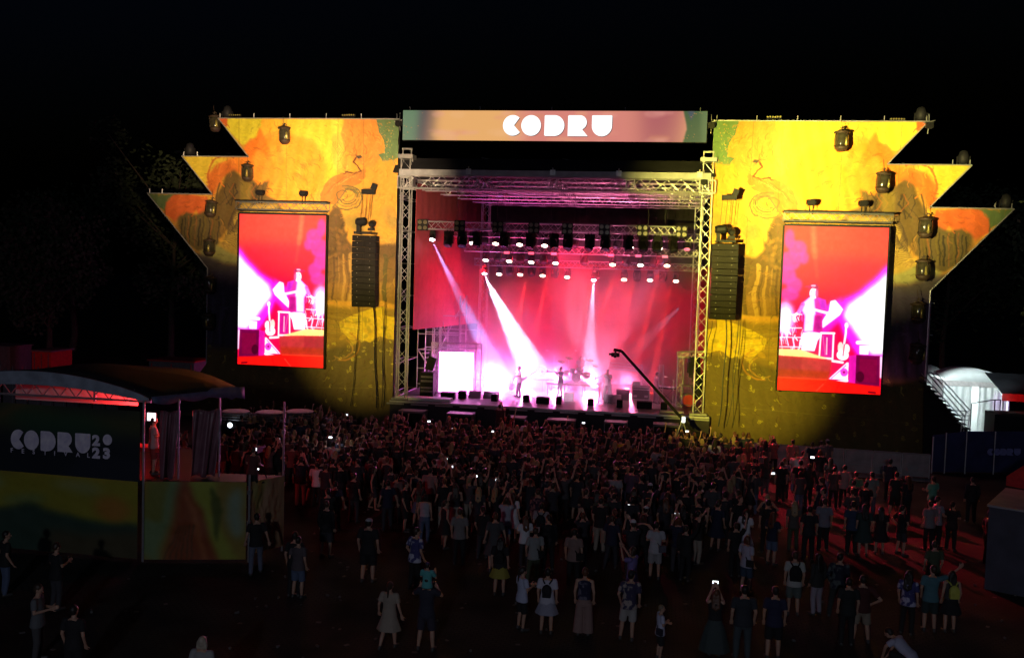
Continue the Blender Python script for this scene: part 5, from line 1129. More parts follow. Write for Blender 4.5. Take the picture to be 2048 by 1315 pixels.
a = at(2008, 786, Y=57); t = empty('red_awning', (float(a[0])+2.2, 58.5, 0), 0, 'red awning with a bright red edge at the far right', 'awning'); z = float(a[2])
b = MB(); b.add([(-2.3, -1.5, z), (2.5, -1.5, z-.1), (2.5, 1.5, z+.9), (-2.3, 1.5, z+.9)], [(0, 1, 2, 3)]); o = b.build('canopy', M['tarp'], t); o.modifiers.new('thickness', 'SOLIDIFY').thickness = .05
b = MB(); b.box((.1, -1.53, z-.22), (4.8, .04, .42)); b.build('valance', M['redcanvas'], t)
for x in (-2.2, 2.3):
    b = MB(); b.tube((x, -1.45, 0), (x, -1.45, z), .04); b.build('pole', M['steel'], t)
spot('awning_red_light', (24.5, 53, 3.6), (float(a[0])+1.6, 57, z-.2), 350, (1, .03, .03), 40, .6)
# stair on the right wing
t = empty('wing_stair', (20.4, 50.6, 0), 0, 'black stair with long handrails leaning on the right end of the wing', 'stair')
def st(px, py, Y=50.6): a = at(px, py, Y=Y); return Vector((float(a[0])-20.4, Y-50.6, float(a[2])))
for k, (p0, p1) in enumerate((((1843, 746), (1925, 838)), ((1852, 742), (1930, 834)), ((1862, 744), (1936, 826)), ((1868, 741), (1942, 822)))):
    b = MB(); b.tube(st(*p0, 50.6-.3*k), st(*p1, 50.6-.3*k), .03, 5); b.build('handrail', M['steel'], t)
b = MB()
for k in range(11): p_ = st(1845+k*8.2, 762+k*9.2); b.box(p_+Vector((0, -.3, 0)), (.3, .8, .04))
b.build('step', M['blackmetal'], t)
b = MB(); [b.tube(st(1905, 820+d), st(1938, 822+d*1.1), .025, 5) for d in (0, 8, 16)]; b.build('landing_rail', M['steel'], t)
b = MB(); A_, B_, C_ = st(1848, 762, 50.9), st(1936, 862, 50.9), st(1848, 880, 50.9); b.add([A_, B_, Vector((B_[0], B_[1], -0)), Vector((C_[0], C_[1], 0))], [(0, 1, 2, 3)]); o = b.build('side_cloth', M['blackdrape'], t); o.modifiers.new('thickness', 'SOLIDIFY').thickness = .03
for px, y0 in ((1926, 826), (1932, 822), (1939, 828)):
    p_ = st(px, y0, 50.3); b = MB(); b.tube(p_, Vector((p_[0]-.15, p_[1], 0)), .03, 5); b.build('post', M['alu'], t)
t = empty('tube_scaffold', (20.3, 52.9, 0), 0, 'bundle of scaffold tubes rising beside the right wing end', 'scaffold'); b = MB()
for px in (1846, 1853, 1859):
    a = at(px, 600, Y=52.6); x = float(a[0])-20.3; b = MB(); b.tube((x, -.3, 0), (x, -.3, 8.8), .04, 6); b.build('tube', M['alu'], t)
b = MB(); [b.box((.0, -.3, z), (.7, .05, .05)) for z in (2.5, 4.5, 6.5, 8.2)]; b.build('brace', M['steel'], t)
spot('scaffold_pink_light', (17.5, 51.2, 3.5), (20.5, 52.6, 6.2), 120, (1, .25, .45), 60, .5)
# barricade row and fences
bl0 = at(1470, 882, Z=1.2); bl1 = at(1862, 908, Z=1.2); dvec = (bl1-bl0)[:2]; Lb = np.linalg.norm(dvec); nb = 7; ang = math.atan2(dvec[1], dvec[0])
M['barr'] = mat('grey_barrier_sheet', (.30, .27, .28), .5, .2, .25, 2)
def barricade():
    t = empty('crowd_barrier'); w = Lb/nb-.06
    b = MB(); b.box((0, 0, .62), (w, .03, 1.05)); b.build('sheet', M['barr'], t)
    b = MB(); b.tube((-w/2, 0, 1.18), (w/2, 0, 1.18), .03); b.tube((-w/2, 0, 0), (-w/2, 0, 1.18), .025); b.tube((w/2, 0, 0), (w/2, 0, 1.18), .025); b.tube((-w*.3, -.03, .5), (w*.3, -.03, .5), .015, 5); b.build('frame', M['alu'], t)
    b = MB(); b.box((0, -.35, .03), (w, .7, .03)); b.build('foot_plate', M['steel'], t); return t
bt = barricade()
for i in range(nb):
    o = bt if i == 0 else copy_tree(bt); c_ = bl0[:2]+dvec*(i+.5)/nb; o.location = (float(c_[0]), float(c_[1]), 0); o.rotation_euler = (0, 0, ang+random.uniform(-.02, .02))
    tag(o, '%s grey crowd barrier of the row in front of the right wing' % ('leftmost', 'second', 'third', 'middle', 'fifth', 'sixth', 'rightmost')[i], 'barrier', 'crowd barriers right of the crowd')
M['navy'] = mat('navy_fence_banner', (.035, .04, .13), .6, 0, .3, 1.5)
t = empty('fence_banner', (22, 48.6, 0), 0, 'navy fence banner with faint lettering at the right edge', 'fence'); 
a = at(1866, 870, Y=48.0); c = at(1932, 862, Y=48.4); e = at(2120, 862, Y=49.8)
for (p0, p1) in ((a, c), (c, e)):
    zt = float(p0[2]); b = MB(); b.add([(float(p0[0])-22, float(p0[1])-48.6, .05), (float(p1[0])-22, float(p1[1])-48.6, .05), (float(p1[0])-22, float(p1[1])-48.6, float(p1[2])), (float(p0[0])-22, float(p0[1])-48.6, zt)], [(0, 1, 2, 3)]); o = b.build('banner_sheet', M['navy'], t); o.modifiers.new('thickness', 'SOLIDIFY').thickness = .03
for px, y0, Y in ((1866, 872, 47.95), (1892, 864, 48.1), (1933, 862, 48.35), (1990, 862, 48.7)):
    p_ = at(px, y0, Y=Y); b = MB(); b.tube((float(p_[0])-22, Y-48.7, 0), (float(p_[0])-22, Y-48.7, float(p_[2])), .035); b.build('post', M['alu'], t)
M['dimletter'] = mat('faded_blue_letter', (.2, .22, .5), .6)
for ch, px in zip('CODRU', (1973, 1986, 1999, 2012, 2026)):
    p_ = at(px, 909, Y=48.55+(px-1973)*.009); b = MB(); b.prism([(q_[0]*.31, q_[1]*.34) for q_ in letter(ch)], (float(p_[0])-22, float(p_[1])-48.68, float(p_[2])), (1, 0, 0), (0, 0, 1), (0, -1, 0), .02); b.build('letter', M['dimletter'], t)
t = empty('wire_fence', (25, 57, 0), 0, 'thin wire fence in front of the white tent', 'fence')
p0, p1, p2 = at(1943, 806, Y=57), at(1990, 799, Y=56), at(2001, 799, Y=57)
b = MB(); g_ = lambda p_: (float(p_[0])-25, float(p_[1])-57, float(p_[2])); b.tube(g_(p0), g_(p1), .025); b.tube(g_(p1), g_(p2), .025)
for p_ in (p0, p1, p2): b.tube(g_(p_), (g_(p_)[0], g_(p_)[1], 0), .03)
b.build('frame', M['blackmetal'], t)
t = empty('tarped_crates', (25.6, 54.5, 0), 0, 'dark covered stack of goods before the white tent', 'crate stack'); b = MB(); a = at(1986, 826, Y=54.5); c = at(2040, 826, Y=54.5)
b.box(((float(a[0])+float(c[0]))/2-25.6, .5, float(a[2])/2), (float(c[0]-a[0]), 1.6, float(a[2]))); b.build('cover', M['tarp'], t); b = MB(); b.box((0, .2, float(a[2])+.02), (1.6, 1.2, .12)); b.build('top_board', M['wood'], t)
# near right grey box and dark canopy
t = empty('grey_cabin', (18.7, 30.3, 0), R(-28), 'grey-blue panelled cabin wall cut by the right picture edge', 'cabin'); M['cabin'] = mat('grey_blue_panel', (.055, .06, .09), .6, 0, .3, 1.5)
a = at(1978, 1012, Y=29.7); zc = float(a[2]); xw = 2.4; _c = Matrix.Rotation(R(-28), 3, 'Z') @ Vector((-xw, -.6, 0)); t.location = (float(a[0])-_c[0], 29.7-_c[1], 0)
b = MB(); b.box((0, .9, zc/2), (2*xw, 3, zc)); b.build('wall', M['cabin'], t); b = MB(); b.box((0, .9, zc+.03), (2*xw+.1, 3.1, .06)); b.build('roof_edge', M['greytarp'], t); b = MB(); [b.box((-xw+.9*k+.5, -.62, zc/2), (.05, .03, zc)) for k in range(1, 4)]; b.build('panel_joint', M['blackmetal'], t)
t = empty('parasol', (float(at(2122, 930, Y=38)[0]), 38, 0), 0, 'dark red canopy corner at the right picture edge', 'parasol'); zz = float(at(2030, 968, Y=37)[2])
b = MB(); b.lathe([(1.9, zz-.25), (1.9, zz+.1), (.1, zz+1.5), (0, zz+1.55)], n=4); b.build('canopy', M['redcanvas'], t); b = MB(); b.tube((0, 0, 0), (0, 0, zz+1.4), .04); b.build('pole', M['steel'], t)
# lighting frames at the left of the pit
M['frostpanel'] = mat('pale_panel', (.4, .36, .44), .6)
for i, (px, py, lab) in enumerate(((471, 822, 'leftmost floor light on its frame before the left wing'), (539, 824, 'middle floor light on its frame before the left wing'), (600, 822, 'third floor light on its frame, pink-topped'))):
    Y = 43.5+i*.6; a = at(px, py, Y=Y); t = empty('floor_light', V(a[0], Y, 0), 0, lab, 'stage light', 'floor lights on frames'); z = float(a[2])
    b = MB(); b.lathe([(.62, -.03), (.7, 0), (.62, .04), (0, .05)], (0, 0, z), 20); b.build('top_plate', M['frostpanel'], t)
    b = MB(); [b.tube((-.8, y, z-.12-k*.13), (.8, y, z-.12-k*.13), .03) for k in range(3) for y in (-.3, .3)]; b.build('frame', M['steel'], t)
    for x in (-.75, .75):
        b = MB(); b.tube((x, 0, 0), (x, 0, z-.1), .04); b.build('leg', M['steel'], t)
    b = MB(); b.lathe([(.3, -.3), (.55, -.1), (.6, .2), (.35, .4)], (0, 0, z-.85), 14, rot_to((0, -.5, 1))); b.build('head', M['blackbox'], t, True)
    b = MB(); b.lathe([(0, 0), (.13, .0), (.13, .02), (0, .02)], (0, -.58, z-.6), 12, rot_to((0, -1, 0))); b.build('lens', M['screen_white' if i == 0 else 'lens_dark'], t)
for px, w_, lab in ((505, 1.9, 'pale panel standing between the left floor lights'), (575, 1.2, 'narrow pale panel right of the middle floor light')):
    a = at(px, 825, Y=45.2); b = MB(); b.box((0, 0, float(a[2])/2), (w_, .06, float(a[2]))); b.box((0, -.04, float(a[2])/2), (.04, .03, float(a[2]))); o = b.build('pale_panel', M['frostpanel'], None); o.location = V(a[0], 45.2, 0); tag(o, lab, 'panel')
rl = random.Random(3); b = MB()
for i in range(260):
    y = rl.uniform(19, 36); x = rl.uniform(-9, 19); s_ = rl.uniform(.03, .07)
    if i % 3: b.box((x, y, .012), (s_*2, s_*1.4, .012), rz=rl.uniform(0, 3))
    else: b.tube((x, y, .04), (x+rl.uniform(-.1, .1), y+rl.uniform(-.1, .1), .04), .035, 7, .028)
tag(b.build('litter', mat('paper_and_plastic_litter', (.10, .10, .10), .7, 0, .5, 2)), kind='stuff')
# ================================================================= TREES
M['leaf'] = mat('dark_foliage', (.05, .07, .03), .8, 0, .4, 3); M['bark'] = mat('bark', (.08, .06, .045), .9, 0, .3, 8)
def tree_mesh(seed, h):
    rs = random.Random(seed); t = empty('tree'); tr = MB(); pts = [Vector((0, 0, 0))]
    for k in range(6): pts.append(pts[-1]+Vector((rs.uniform(-.25, .25), rs.uniform(-.25, .25), h*.12)))
    for k in range(6): tr.tube(pts[k], pts[k+1], .3-.035*k, 8, .3-.035*(k+1))
    tips = []
    for k in range(16):
        s_ = pts[rs.randint(2, 6)]; a_ = rs.uniform(0, 6.28); L_ = rs.uniform(.2, .42)*h; e = s_+Vector((math.cos(a_)*L_*.8, math.sin(a_)*L_*.8, L_*rs.uniform(.3, 1.1))); tr.tube(s_, e, .1, 5, .03); tips += [e, s_.lerp(e, .6)]
    tr.build('trunk', M['bark'], t)
    lf = MB(); vs = []; fs = []
    for c in tips+[pts[-1]+Vector((0, 0, h*.2))]:
        rr = rs.uniform(.10, .19)*h
        for q_ in range(150):
            d = Vector((rs.gauss(0, 1), rs.gauss(0, 1), rs.gauss(0, .8))).normalized()*rr*rs.uniform(.3, 1)**.5; p_ = c+d
            a1 = Vector((rs.uniform(-1, 1), rs.uniform(-1, 1), rs.uniform(-1, 1))).normalized()*.22; a2 = a1.orthogonal().normalized()*.14
            n_ = len(vs); vs += [p_-a1, p_+a2, p_+a1, p_-a2]; fs.append((n_, n_+1, n_+2, n_+3))
    lf.add(vs, fs); lf.build('crown', M['leaf'], t); return t
tm = [tree_mesh(1, 13), tree_mesh(2, 16)]
spots_ = [(-46, 74, 1, 'leftmost dark tree at the picture edge'), (-38, 80, 1.1, 'tall dark tree left of the mixing tent roof'), (-31, 76, .9, 'smaller dark tree behind the low huts'), (-27, 84, .8, 'dark tree just left of the left wing'), (-52, 86, 1.2, 'far dark tree behind the leftmost one'), (30, 84, 1.0, 'dark tree behind the white tent'), (37, 80, 1.1, 'dark tree at the right picture edge')]
for i, (x, y, s_, lab) in enumerate(spots_):
    o = tm[i] if i < 2 else copy_tree(tm[i % 2]); o.location = (x, y, 0); o.scale = (s_,)*3; o.rotation_euler = (0, 0, i*1.3); tag(o, lab, 'tree', 'dark trees behind the site')
# ================================================================= PEOPLE
def cap(b, p, q, r1, r2=None, n=8):
    r2 = r1 if r2 is None else r2; b.tube(p, q, r1, n, r2)
    for c, r in ((p, r1), (q, r2)): b.lathe([(0, -r), (r*.7, -r*.72), (r, 0), (r*.7, r*.72), (0, r)], tuple(c), n)
def ellips(b, c, rx, ry, rz, n=12, rot=None):
    pr = [(math.sin(math.pi*k/7), -math.cos(math.pi*k/7)) for k in range(8)]; vs = []; fs = []
    for r, z in pr:
        for k in range(n):
            t = 2*math.pi*k/n; v = Vector((r*math.cos(t)*rx, r*math.sin(t)*ry, z*rz))
            if rot is not None: v = rot @ v
            vs.append(v+Vector(c))
    for i in range(7):
        for k in range(n): fs.append((i*n+k, i*n+(k+1) % n, (i+1)*n+(k+1) % n, (i+1)*n+k))
    b.add(vs, fs)
def rings(b, rs, n=14, lean=(0, 0)):
    """rs: (z, rx, ry, yoff, xoff)"""
    vs = []
    for r in rs:
        z, rx, ry, yo = r[:4]; xo = r[4] if len(r) > 4 else 0; k0 = max(0, z-.92)
        for k in range(n):
            t = 2*math.pi*k/n; vs.append((rx*math.cos(t)+xo+lean[0]*k0, ry*math.sin(t)+yo+lean[1]*k0, z))
    fs = [(i*n+k, i*n+(k+1) % n, (i+1)*n+(k+1) % n, (i+1)*n+k) for i in range(len(rs)-1) for k in range(n)]
    fs += [tuple(range(n))[::-1], tuple((len(rs)-1)*n+k for k in range(n))]; b.add(vs, fs)
DG = lambda: bpy.context.evaluated_depsgraph_get()
def remesh(b, name, vox, smooth=3, mat_=None):
    me = bpy.data.meshes.new(name); me.from_pydata(b.v, [], b.f); o = bpy.data.objects.new(name, me); COL.objects.link(o)
    m1 = o.modifiers.new('r', 'REMESH'); m1.mode = 'VOXEL'; m1.voxel_size = vox; m1.use_smooth_shade = True
    if smooth: m2 = o.modifiers.new('s', 'SMOOTH'); m2.iterations = smooth; m2.factor = .5
    bpy.context.view_layer.update(); out = bpy.data.meshes.new_from_object(o.evaluated_get(DG())); out.name = name
    bpy.data.objects.remove(o); out.materials.clear()
    if mat_: out.materials.append(mat_)
    return out
# pose: elbow L/R, hand L/R (x to the person's right, y forward), feet L/R, knees L/R, head yaw, lean, bend
def pose(eL, hL, eR, hR, fL=(-.12, 0, .0), fR=(.12, 0, .0), kL=None, kR=None, hy=0, lean=(0, 0), drop=0.0, nod=0.0):
    return dict(eL=eL, hL=hL, eR=eR, hR=hR, fL=fL, fR=fR, kL=kL, kR=kR, hy=hy, lean=lean, drop=drop, nod=nod)
DL, DLh, DR, DRh = (-.238, -.04, 1.13), (-.232, .06, .88), (.238, -.04, 1.13), (.232, .06, .88)
POSES = {
 'relaxed': pose(DL, DLh, DR, DRh, (-.13, 0, 0), (.12, .03, 0)),
 'weight': pose((-.27, -.05, 1.15), (-.2, .1, .92), DR, (.25, .1, .88), (-.18, .05, 0), (.10, -.02, 0), hy=.5, lean=(.06, .02)),
 'lookleft': pose(DL, (-.22, .14, .92), DR, DRh, (-.14, -.02, 0), (.14, .05, 0), hy=-.8, lean=(-.04, 0)),
 'phone_up': pose((-.2, .2, 1.36), (-.06, .36, 1.66), (.2, .2, 1.36), (.06, .36, 1.66), nod=.1),
 'phone_high': pose((-.19, .17, 1.52), (-.05, .26, 1.86), (.19, .17, 1.52), (.05, .26, 1.86)),
 'phone_low': pose((-.24, .02, 1.16), (-.07, .3, 1.2), (.24, .02, 1.16), (.07, .3, 1.2), nod=-.35),
 'hips': pose((-.4, -.08, 1.16), (-.19, .03, .98), (.4, -.08, 1.16), (.19, .03, .98), (-.17, 0, 0), (.17, 0, 0)),
 'folded': pose((-.25, .02, 1.16), (.09, .2, 1.2), (.25, .02, 1.16), (-.09, .23, 1.16), hy=.3, lean=(.03, 0)),
 'one_up': pose(DL, DLh, (.3, .08, 1.56), (.36, .14, 1.86), lean=(-.03, 0)),
 'both_up': pose((-.3, .05, 1.58), (-.34, .12, 1.88), (.3, .05, 1.58), (.32, .14, 1.9)),
 'point': pose(DL, (-.2, .1, .9), (.42, .14, 1.46), (.66, .22, 1.68), hy=-.5, lean=(.04, 0)),
 'walk': pose((-.25, -.1, 1.16), (-.25, .1, .95), (.25, -.04, 1.15), (.27, -.15, .92), (-.1, .28, .0), (.1, -.26, .04), (-.1, .16, .5), (.1, -.02, .5), lean=(0, .04)),
 'stroll': pose((-.26, -.06, 1.15), (-.3, .04, .9), (.27, -.06, 1.15), (.34, -.02, .9), (-.16, -.18, .02), (.13, .12, 0), (-.13, 0, .5), (.11, .1, .5)),
 'carry': pose((-.33, .08, 1.28), (-.2, .16, 1.44), (.33, .08, 1.28), (.2, .16, 1.44), (-.17, 0, 0), (.17, 0, 0)),
 'sit_up': pose((-.26, .12, 1.16), (-.17, .28, 1.3), (.3, .12, 1.14), (.26, .2, 1.34), (-.16, .42, .52), (.16, .42, .52), (-.17, .4, .86), (.17, .4, .86)),
 'guitar': pose((-.34, .0, 1.18), (-.42, .22, 1.22), (.3, -.02, 1.12), (.1, .24, 1.05), (-.2, 0, 0), (.18, .08, 0), lean=(0, .03)),
 'horn': pose((-.26, .16, 1.2), (-.08, .34, 1.42), (.26, .16, 1.2), (.08, .3, 1.4), (-.16, 0, 0), (.14, .06, 0)),
 'sing': pose((-.24, .06, 1.2), (-.02, .18, 1.46), (.4, .05, 1.3), (.56, .18, 1.2), (-.2, .05, 0), (.18, 0, 0), lean=(.02, 0)),
 'play': pose((-.25, .05, 1.15), (-.14, .34, 1.06), (.25, .05, 1.15), (.16, .34, 1.06), (-.15, 0, 0), (.13, .04, 0), nod=-.25, lean=(0, .08)),
 'crouch': pose((-.28, .5, .62), (-.16, .62, .3), (.28, .5, .62), (.16, .62, .3), (-.16, 0, 0), (.16, 0, 0), (-.2, .38, .46), (.2, .38, .46), drop=.46, lean=(0, .95), nod=-.6),
}
def hand(b, w, d, curl=.35):
    """palm, four unequal fingers, thumb from the side of the palm"""
    w = Vector(w); d = Vector(d).normalized(); sd = d.cross(Vector((0, 1, 0.3)))
    sd = sd.normalized() if sd.length > .01 else Vector((1, 0, 0)); up = sd.cross(d).normalized()
    for k in (-1, 0, 1): cap(b, w+sd*.022*k, w+d*.085+sd*.026*k, .019, .017, 6)
    for k, L_ in enumerate((.066, .078, .072, .055)):
        s_ = w+d*.088+sd*(.034-.0225*k); m_ = s_+(d*math.cos(curl)+up*math.sin(curl))*L_*.55; e = m_+(d*math.cos(curl*2.4)+up*math.sin(curl*2.4))*L_*.5
        cap(b, s_, m_, .0105, .0098, 5); cap(b, m_, e, .0098, .0088, 5)
    s_ = w+d*.03+sd*.035; m_ = s_+(d*.6+sd*.7+up*.3).normalized()*.042; cap(b, s_, m_, .013, .0115, 5); cap(b, m_, m_+(d*.85+sd*.15+up*.45).normalized()*.036, .0115, .010, 5)
def joints(P_):
    D = P_['drop']; lx, ly = P_['lean']; dz = -D
    def T(p):      # leans the upper body
        p = Vector(p); k = p[2]-.92
        if k > 0:
            if abs(ly) > .5: a = ly; return Vector((p[0]+lx*k, p[1]*math.cos(a)+k*math.sin(a), .92+k*math.cos(a)-p[1]*math.sin(a)+dz))
            return Vector((p[0]+lx*k, p[1]+ly*k, p[2]+dz))
        return Vector((p[0], p[1], p[2]+dz))
    return T
def b_body(P_):
    b = MB(); T = joints(P_)
    def TR(rs, n=14):
        vs = []
        for z, rx, ry, yo in rs:
            for k in range(n):
                t = 2*math.pi*k/n; vs.append(T((rx*math.cos(t), ry*math.sin(t)+yo, z)))
        b.add(vs, [(i*n+k, i*n+(k+1) % n, (i+1)*n+(k+1) % n, (i+1)*n+k) for i in range(len(rs)-1) for k in range(n)]+[tuple(range(n))[::-1], tuple((len(rs)-1)*n+k for k in range(n))])
    TR([(.80, .13, .09, 0), (.87, .165, .115, 0), (.95, .16, .11, 0), (1.06, .135, .095, .01), (1.18, .155, .105, .01), (1.30, .175, .11, 0), (1.39, .18, .095, -.01), (1.44, .12, .07, -.01), (1.47, .06, .055, 0)])
    cap(b, T((0, 0, 1.42)), T((0, .015, 1.54)), .056, .05)
    hc = T((0, .02, 1.615)); rz = Matrix.Rotation(-P_['hy'], 3, 'Z') @ Matrix.Rotation(P_['nod'], 3, 'X')
    ellips(b, hc+rz @ Vector((0, -.005, .015)), .074, .094, .098, 14, rz); ellips(b, hc+rz @ Vector((0, .03, -.055)), .052, .058, .062, 12, rz)
    b.tube(hc+rz @ Vector((0, .085, .012)), hc+rz @ Vector((0, .115, -.03)), .009, 6, .017); ellips(b, hc+rz @ Vector((0, .083, -.062)), .024, .012, .008, 8, rz)
    ellips(b, hc+rz @ Vector((0, .078, .03)), .05, .014, .009, 8, rz)
    for s_ in (-1, 1):
        ellips(b, hc+rz @ Vector((s_*.076, -.004, -.008)), .012, .02, .032, 8, rz); ellips(b, hc+rz @ Vector((s_*.03, .08, .012)), .012, .01, .008, 6, rz)
    for s_, e, h in ((-1, P_['eL'], P_['hL']), (1, P_['eR'], P_['hR'])):
        sh = T((s_*.185, -.005, 1.395)); e = T(e) if P_['drop'] == 0 else Vector(e); h = T(h) if P_['drop'] == 0 else Vector(h)
        cap(b, T((s_*.12, 0, 1.40)), sh, .055, .056); cap(b, sh, e, .052, .038); cap(b, e, h, .038, .026); hand(b, h, (h-e)+Vector((-s_*.03, 0, 0)))
    for s_, f, kn in ((-1, P_['fL'], P_['kL']), (1, P_['fR'], P_['kR'])):
        hp = T((s_*.09, 0, .88)); f = Vector(f); kn = Vector(kn) if kn else (hp+f)/2+Vector((s_*.005, .03, .04))
        an = f+Vector((0, -.02, .085)); cap(b, hp, kn, .088, .056); cap(b, kn, kn.lerp(an, .35)+Vector((0, -.012, 0)), .054, .056); cap(b, kn.lerp(an, .35)+Vector((0, -.012, 0)), an, .056, .036)
        cap(b, an+Vector((0, 0, -.03)), f+Vector((s_*.02, .13, .035)), .036, .03)
    return b
def b_shoes(P_):
    b = MB()
    for s_, f in ((-1, P_['fL']), (1, P_['fR'])):
        f = Vector(f); cap(b, f+Vector((0, -.05, .045)), f+Vector((s_*.022, .15, .04)), .047, .04); ellips(b, f+Vector((0, -.02, .075)), .047, .06, .05)
    return b
def b_top(P_, kind):
    b = MB(); T = joints(P_); g = .022; z0 = {'tee': .80, 'tank': .90, 'crop': 1.04, 'dress': .86, 'long': .80}[kind]
    rs = [r for r in [(.80, .212, .158, 0), (.87, .206, .156, 0), (.95, .192, .142, 0), (1.06, .17, .126, .01), (1.18, .175, .128, .01), (1.30, .19, .128, 0), (1.385, .188, .11, -.01), (1.43, .125, .08, -.01), (1.455, .075, .06, -.005)] if r[0] >= z0-.01]
    n = 16; vs = []
    for z, rx, ry, yo in rs:
        for k in range(n):
            t = 2*math.pi*k/n; w_ = 1+.02*math.sin(3*t+z*9); vs.append(T((rx*math.cos(t)*w_, ry*math.sin(t)*w_+yo, z)))
    b.add(vs, [(i*n+k, i*n+(k+1) % n, (i+1)*n+(k+1) % n, (i+1)*n+k) for i in range(len(rs)-1) for k in range(n)]+[tuple(range(n))[::-1], tuple((len(rs)-1)*n+k for k in range(n))])
    if kind != 'tank':
        for s_, e, h in ((-1, P_['eL'], P_['hL']), (1, P_['eR'], P_['hR'])):
            sh = T((s_*.185, -.005, 1.395)); e = T(e) if P_['drop'] == 0 else Vector(e); h = T(h) if P_['drop'] == 0 else Vector(h)
            cap(b, T((s_*.11, 0, 1.39)), sh, .07, .076)
            if kind == 'long': cap(b, sh, e, .072, .056); cap(b, e, e.lerp(h, .85), .055, .042)
            else: b.tube(sh, sh.lerp(e, .72), .074, 10, .072)
    if kind == 'dress': b_skirtrings(b, P_, .50, .27)
    return b
def b_skirtrings(b, P_, z1, w):
    n = 20; vs = []; rs = [(.98, .165, .12), (.88, .195, .15), (.75, .21+w*.1, .17), ((z1+.75)/2, .20+w*.3, .18+w*.15), (z1, .19+w*.5, .17+w*.3)]
    for i, (z, rx, ry) in enumerate(rs):
        for k in range(n): t = 2*math.pi*k/n; f = 1+.05*i/4*math.sin(6*t+1); vs.append((rx*math.cos(t)*f, ry*math.sin(t)*f, z-P_['drop']))
    b.add(vs, [(i*n+k, (i+1)*n+k, (i+1)*n+(k+1) % n, i*n+(k+1) % n) for i in range(len(rs)-1) for k in range(n)]+[tuple(range(n)), tuple((len(rs)-1)*n+k for k in range(n))[::-1]])
def b_bottom(P_, kind):
    b = MB(); T = joints(P_)
    if kind == 'skirt': b_skirtrings(b, P_, .55, .24); return b
    if kind == 'longskirt': b_skirtrings(b, P_, .14, .42); return b
    rings(b, [(z-P_['drop'], a, c, 0) for z, a, c in ((.76, .165, .12), (.84, .176, .13), (.92, .168, .12), (.96, .155, .108))])
    for s_, f, kn in ((-1, P_['fL'], P_['kL']), (1, P_['fR'], P_['kR'])):
        hp = T((s_*.092, 0, .86)); f = Vector(f); kn = Vector(kn) if kn else (hp+f)/2+Vector((s_*.005, .03, .04)); an = f+Vector((0, -.02, .085))
        if kind == 'shorts': b.tube(hp, hp.lerp(kn, .95), .112, 12, .098)
        elif kind == 'wide': b.tube(hp, kn, .115, 12, .12); b.tube(kn, an, .12, 12, .14)
        else: cap(b, hp, kn, .106, .078); cap(b, kn, an+Vector((0, 0, .0)), .078, .062)
    return b
def b_hair(P_, kind):
    b = MB(); T = joints(P_); hc = T((0, .02, 1.615)); rz = Matrix.Rotation(-P_['hy'], 3, 'Z') @ Matrix.Rotation(P_['nod'], 3, 'X'); q = lambda x, y, z: hc+rz @ Vector((x, y, z))
    ellips(b, q(0, -.024, .034), .085, .098, .095, 14, rz); ellips(b, q(0, -.052, -.012), .076, .062, .075, 12, rz)
    if kind == 'long':
        for x in (-.06, -.03, 0, .03, .06): cap(b, q(x, -.06, .0), T((x*1.35, -.115, 1.22+abs(x))), .045, .03)
        for s_ in (-1, 1): cap(b, q(s_*.07, -.01, .02), T((s_*.10, -.06, 1.36)), .035, .028)
    if kind == 'bob':
        for x in (-.07, -.035, 0, .035, .07): cap(b, q(x, -.04, .0), q(x*1.25, -.05, -.11), .045, .035)
    if kind == 'tail': cap(b, q(0, -.1, .05), q(0, -.15, .01), .03, .034); cap(b, q(0, -.15, .01), T((0, -.14, 1.36)), .034, .016)
    if kind == 'bun': ellips(b, q(0, -.07, .12), .046, .046, .042)
    return b
def b_cap(P_, kind):
    b = MB(); T = joints(P_); hc = T((0, .02, 1.615)); rz = Matrix.Rotation(-P_['hy'], 3, 'Z') @ Matrix.Rotation(P_['nod'], 3, 'X'); q = lambda x, y, z: hc+rz @ Vector((x, y, z))
    ellips(b, q(0, -.012, .055), .088, .104, .08, 14, rz); ellips(b, q(0, .12, .045), .065, .075, .012, 12, rz); return b
CACHE = {}
def part(kind, pz, var=None, vox=None):
    key = (kind, pz, var)
    if key not in CACHE:
        P_ = POSES[pz]
        fn = {'body': lambda: (b_body(P_), .0085, 2, M['skin']), 'shoes': lambda: (b_shoes(P_), .014, 2, M['shoe']), 'top': lambda: (b_top(P_, var), .014, 3, M['cloth']),
              'bottom': lambda: (b_bottom(P_, var), .014, 3, M['cloth']), 'hair': lambda: (b_hair(P_, var), .012, 2, M['hair']), 'cap': lambda: (b_cap(P_, var), .012, 2, M['cloth'])}[kind]()
        CACHE[key] = remesh(fn[0], kind, fn[1], fn[2], fn[3])
    return CACHE[key]
TOPN = {'tee': 't_shirt', 'tank': 'tank_top', 'crop': 'crop_top', 'dress': 'dress', 'long': 'long_sleeved_shirt'}
BOTN = {'trousers': 'trousers', 'shorts': 'shorts', 'wide': 'wide_trousers', 'skirt': 'skirt', 'longskirt': 'long_skirt'}
BLACK, NAVY, GREY, WHITE, RED, TEAL, OLIVE, DENIM, SAND = (.014, .014, .016), (.015, .02, .05), (.075, .075, .08), (.72, .73, .78), (.30, .05, .06), (.10, .42, .42), (.07, .09, .05), (.10, .14, .24), (.36, .32, .26)
HB, HD, HBL, HR = (.015, .01, .008), (.05, .03, .018), (.36, .25, .12), (.12, .045, .02)
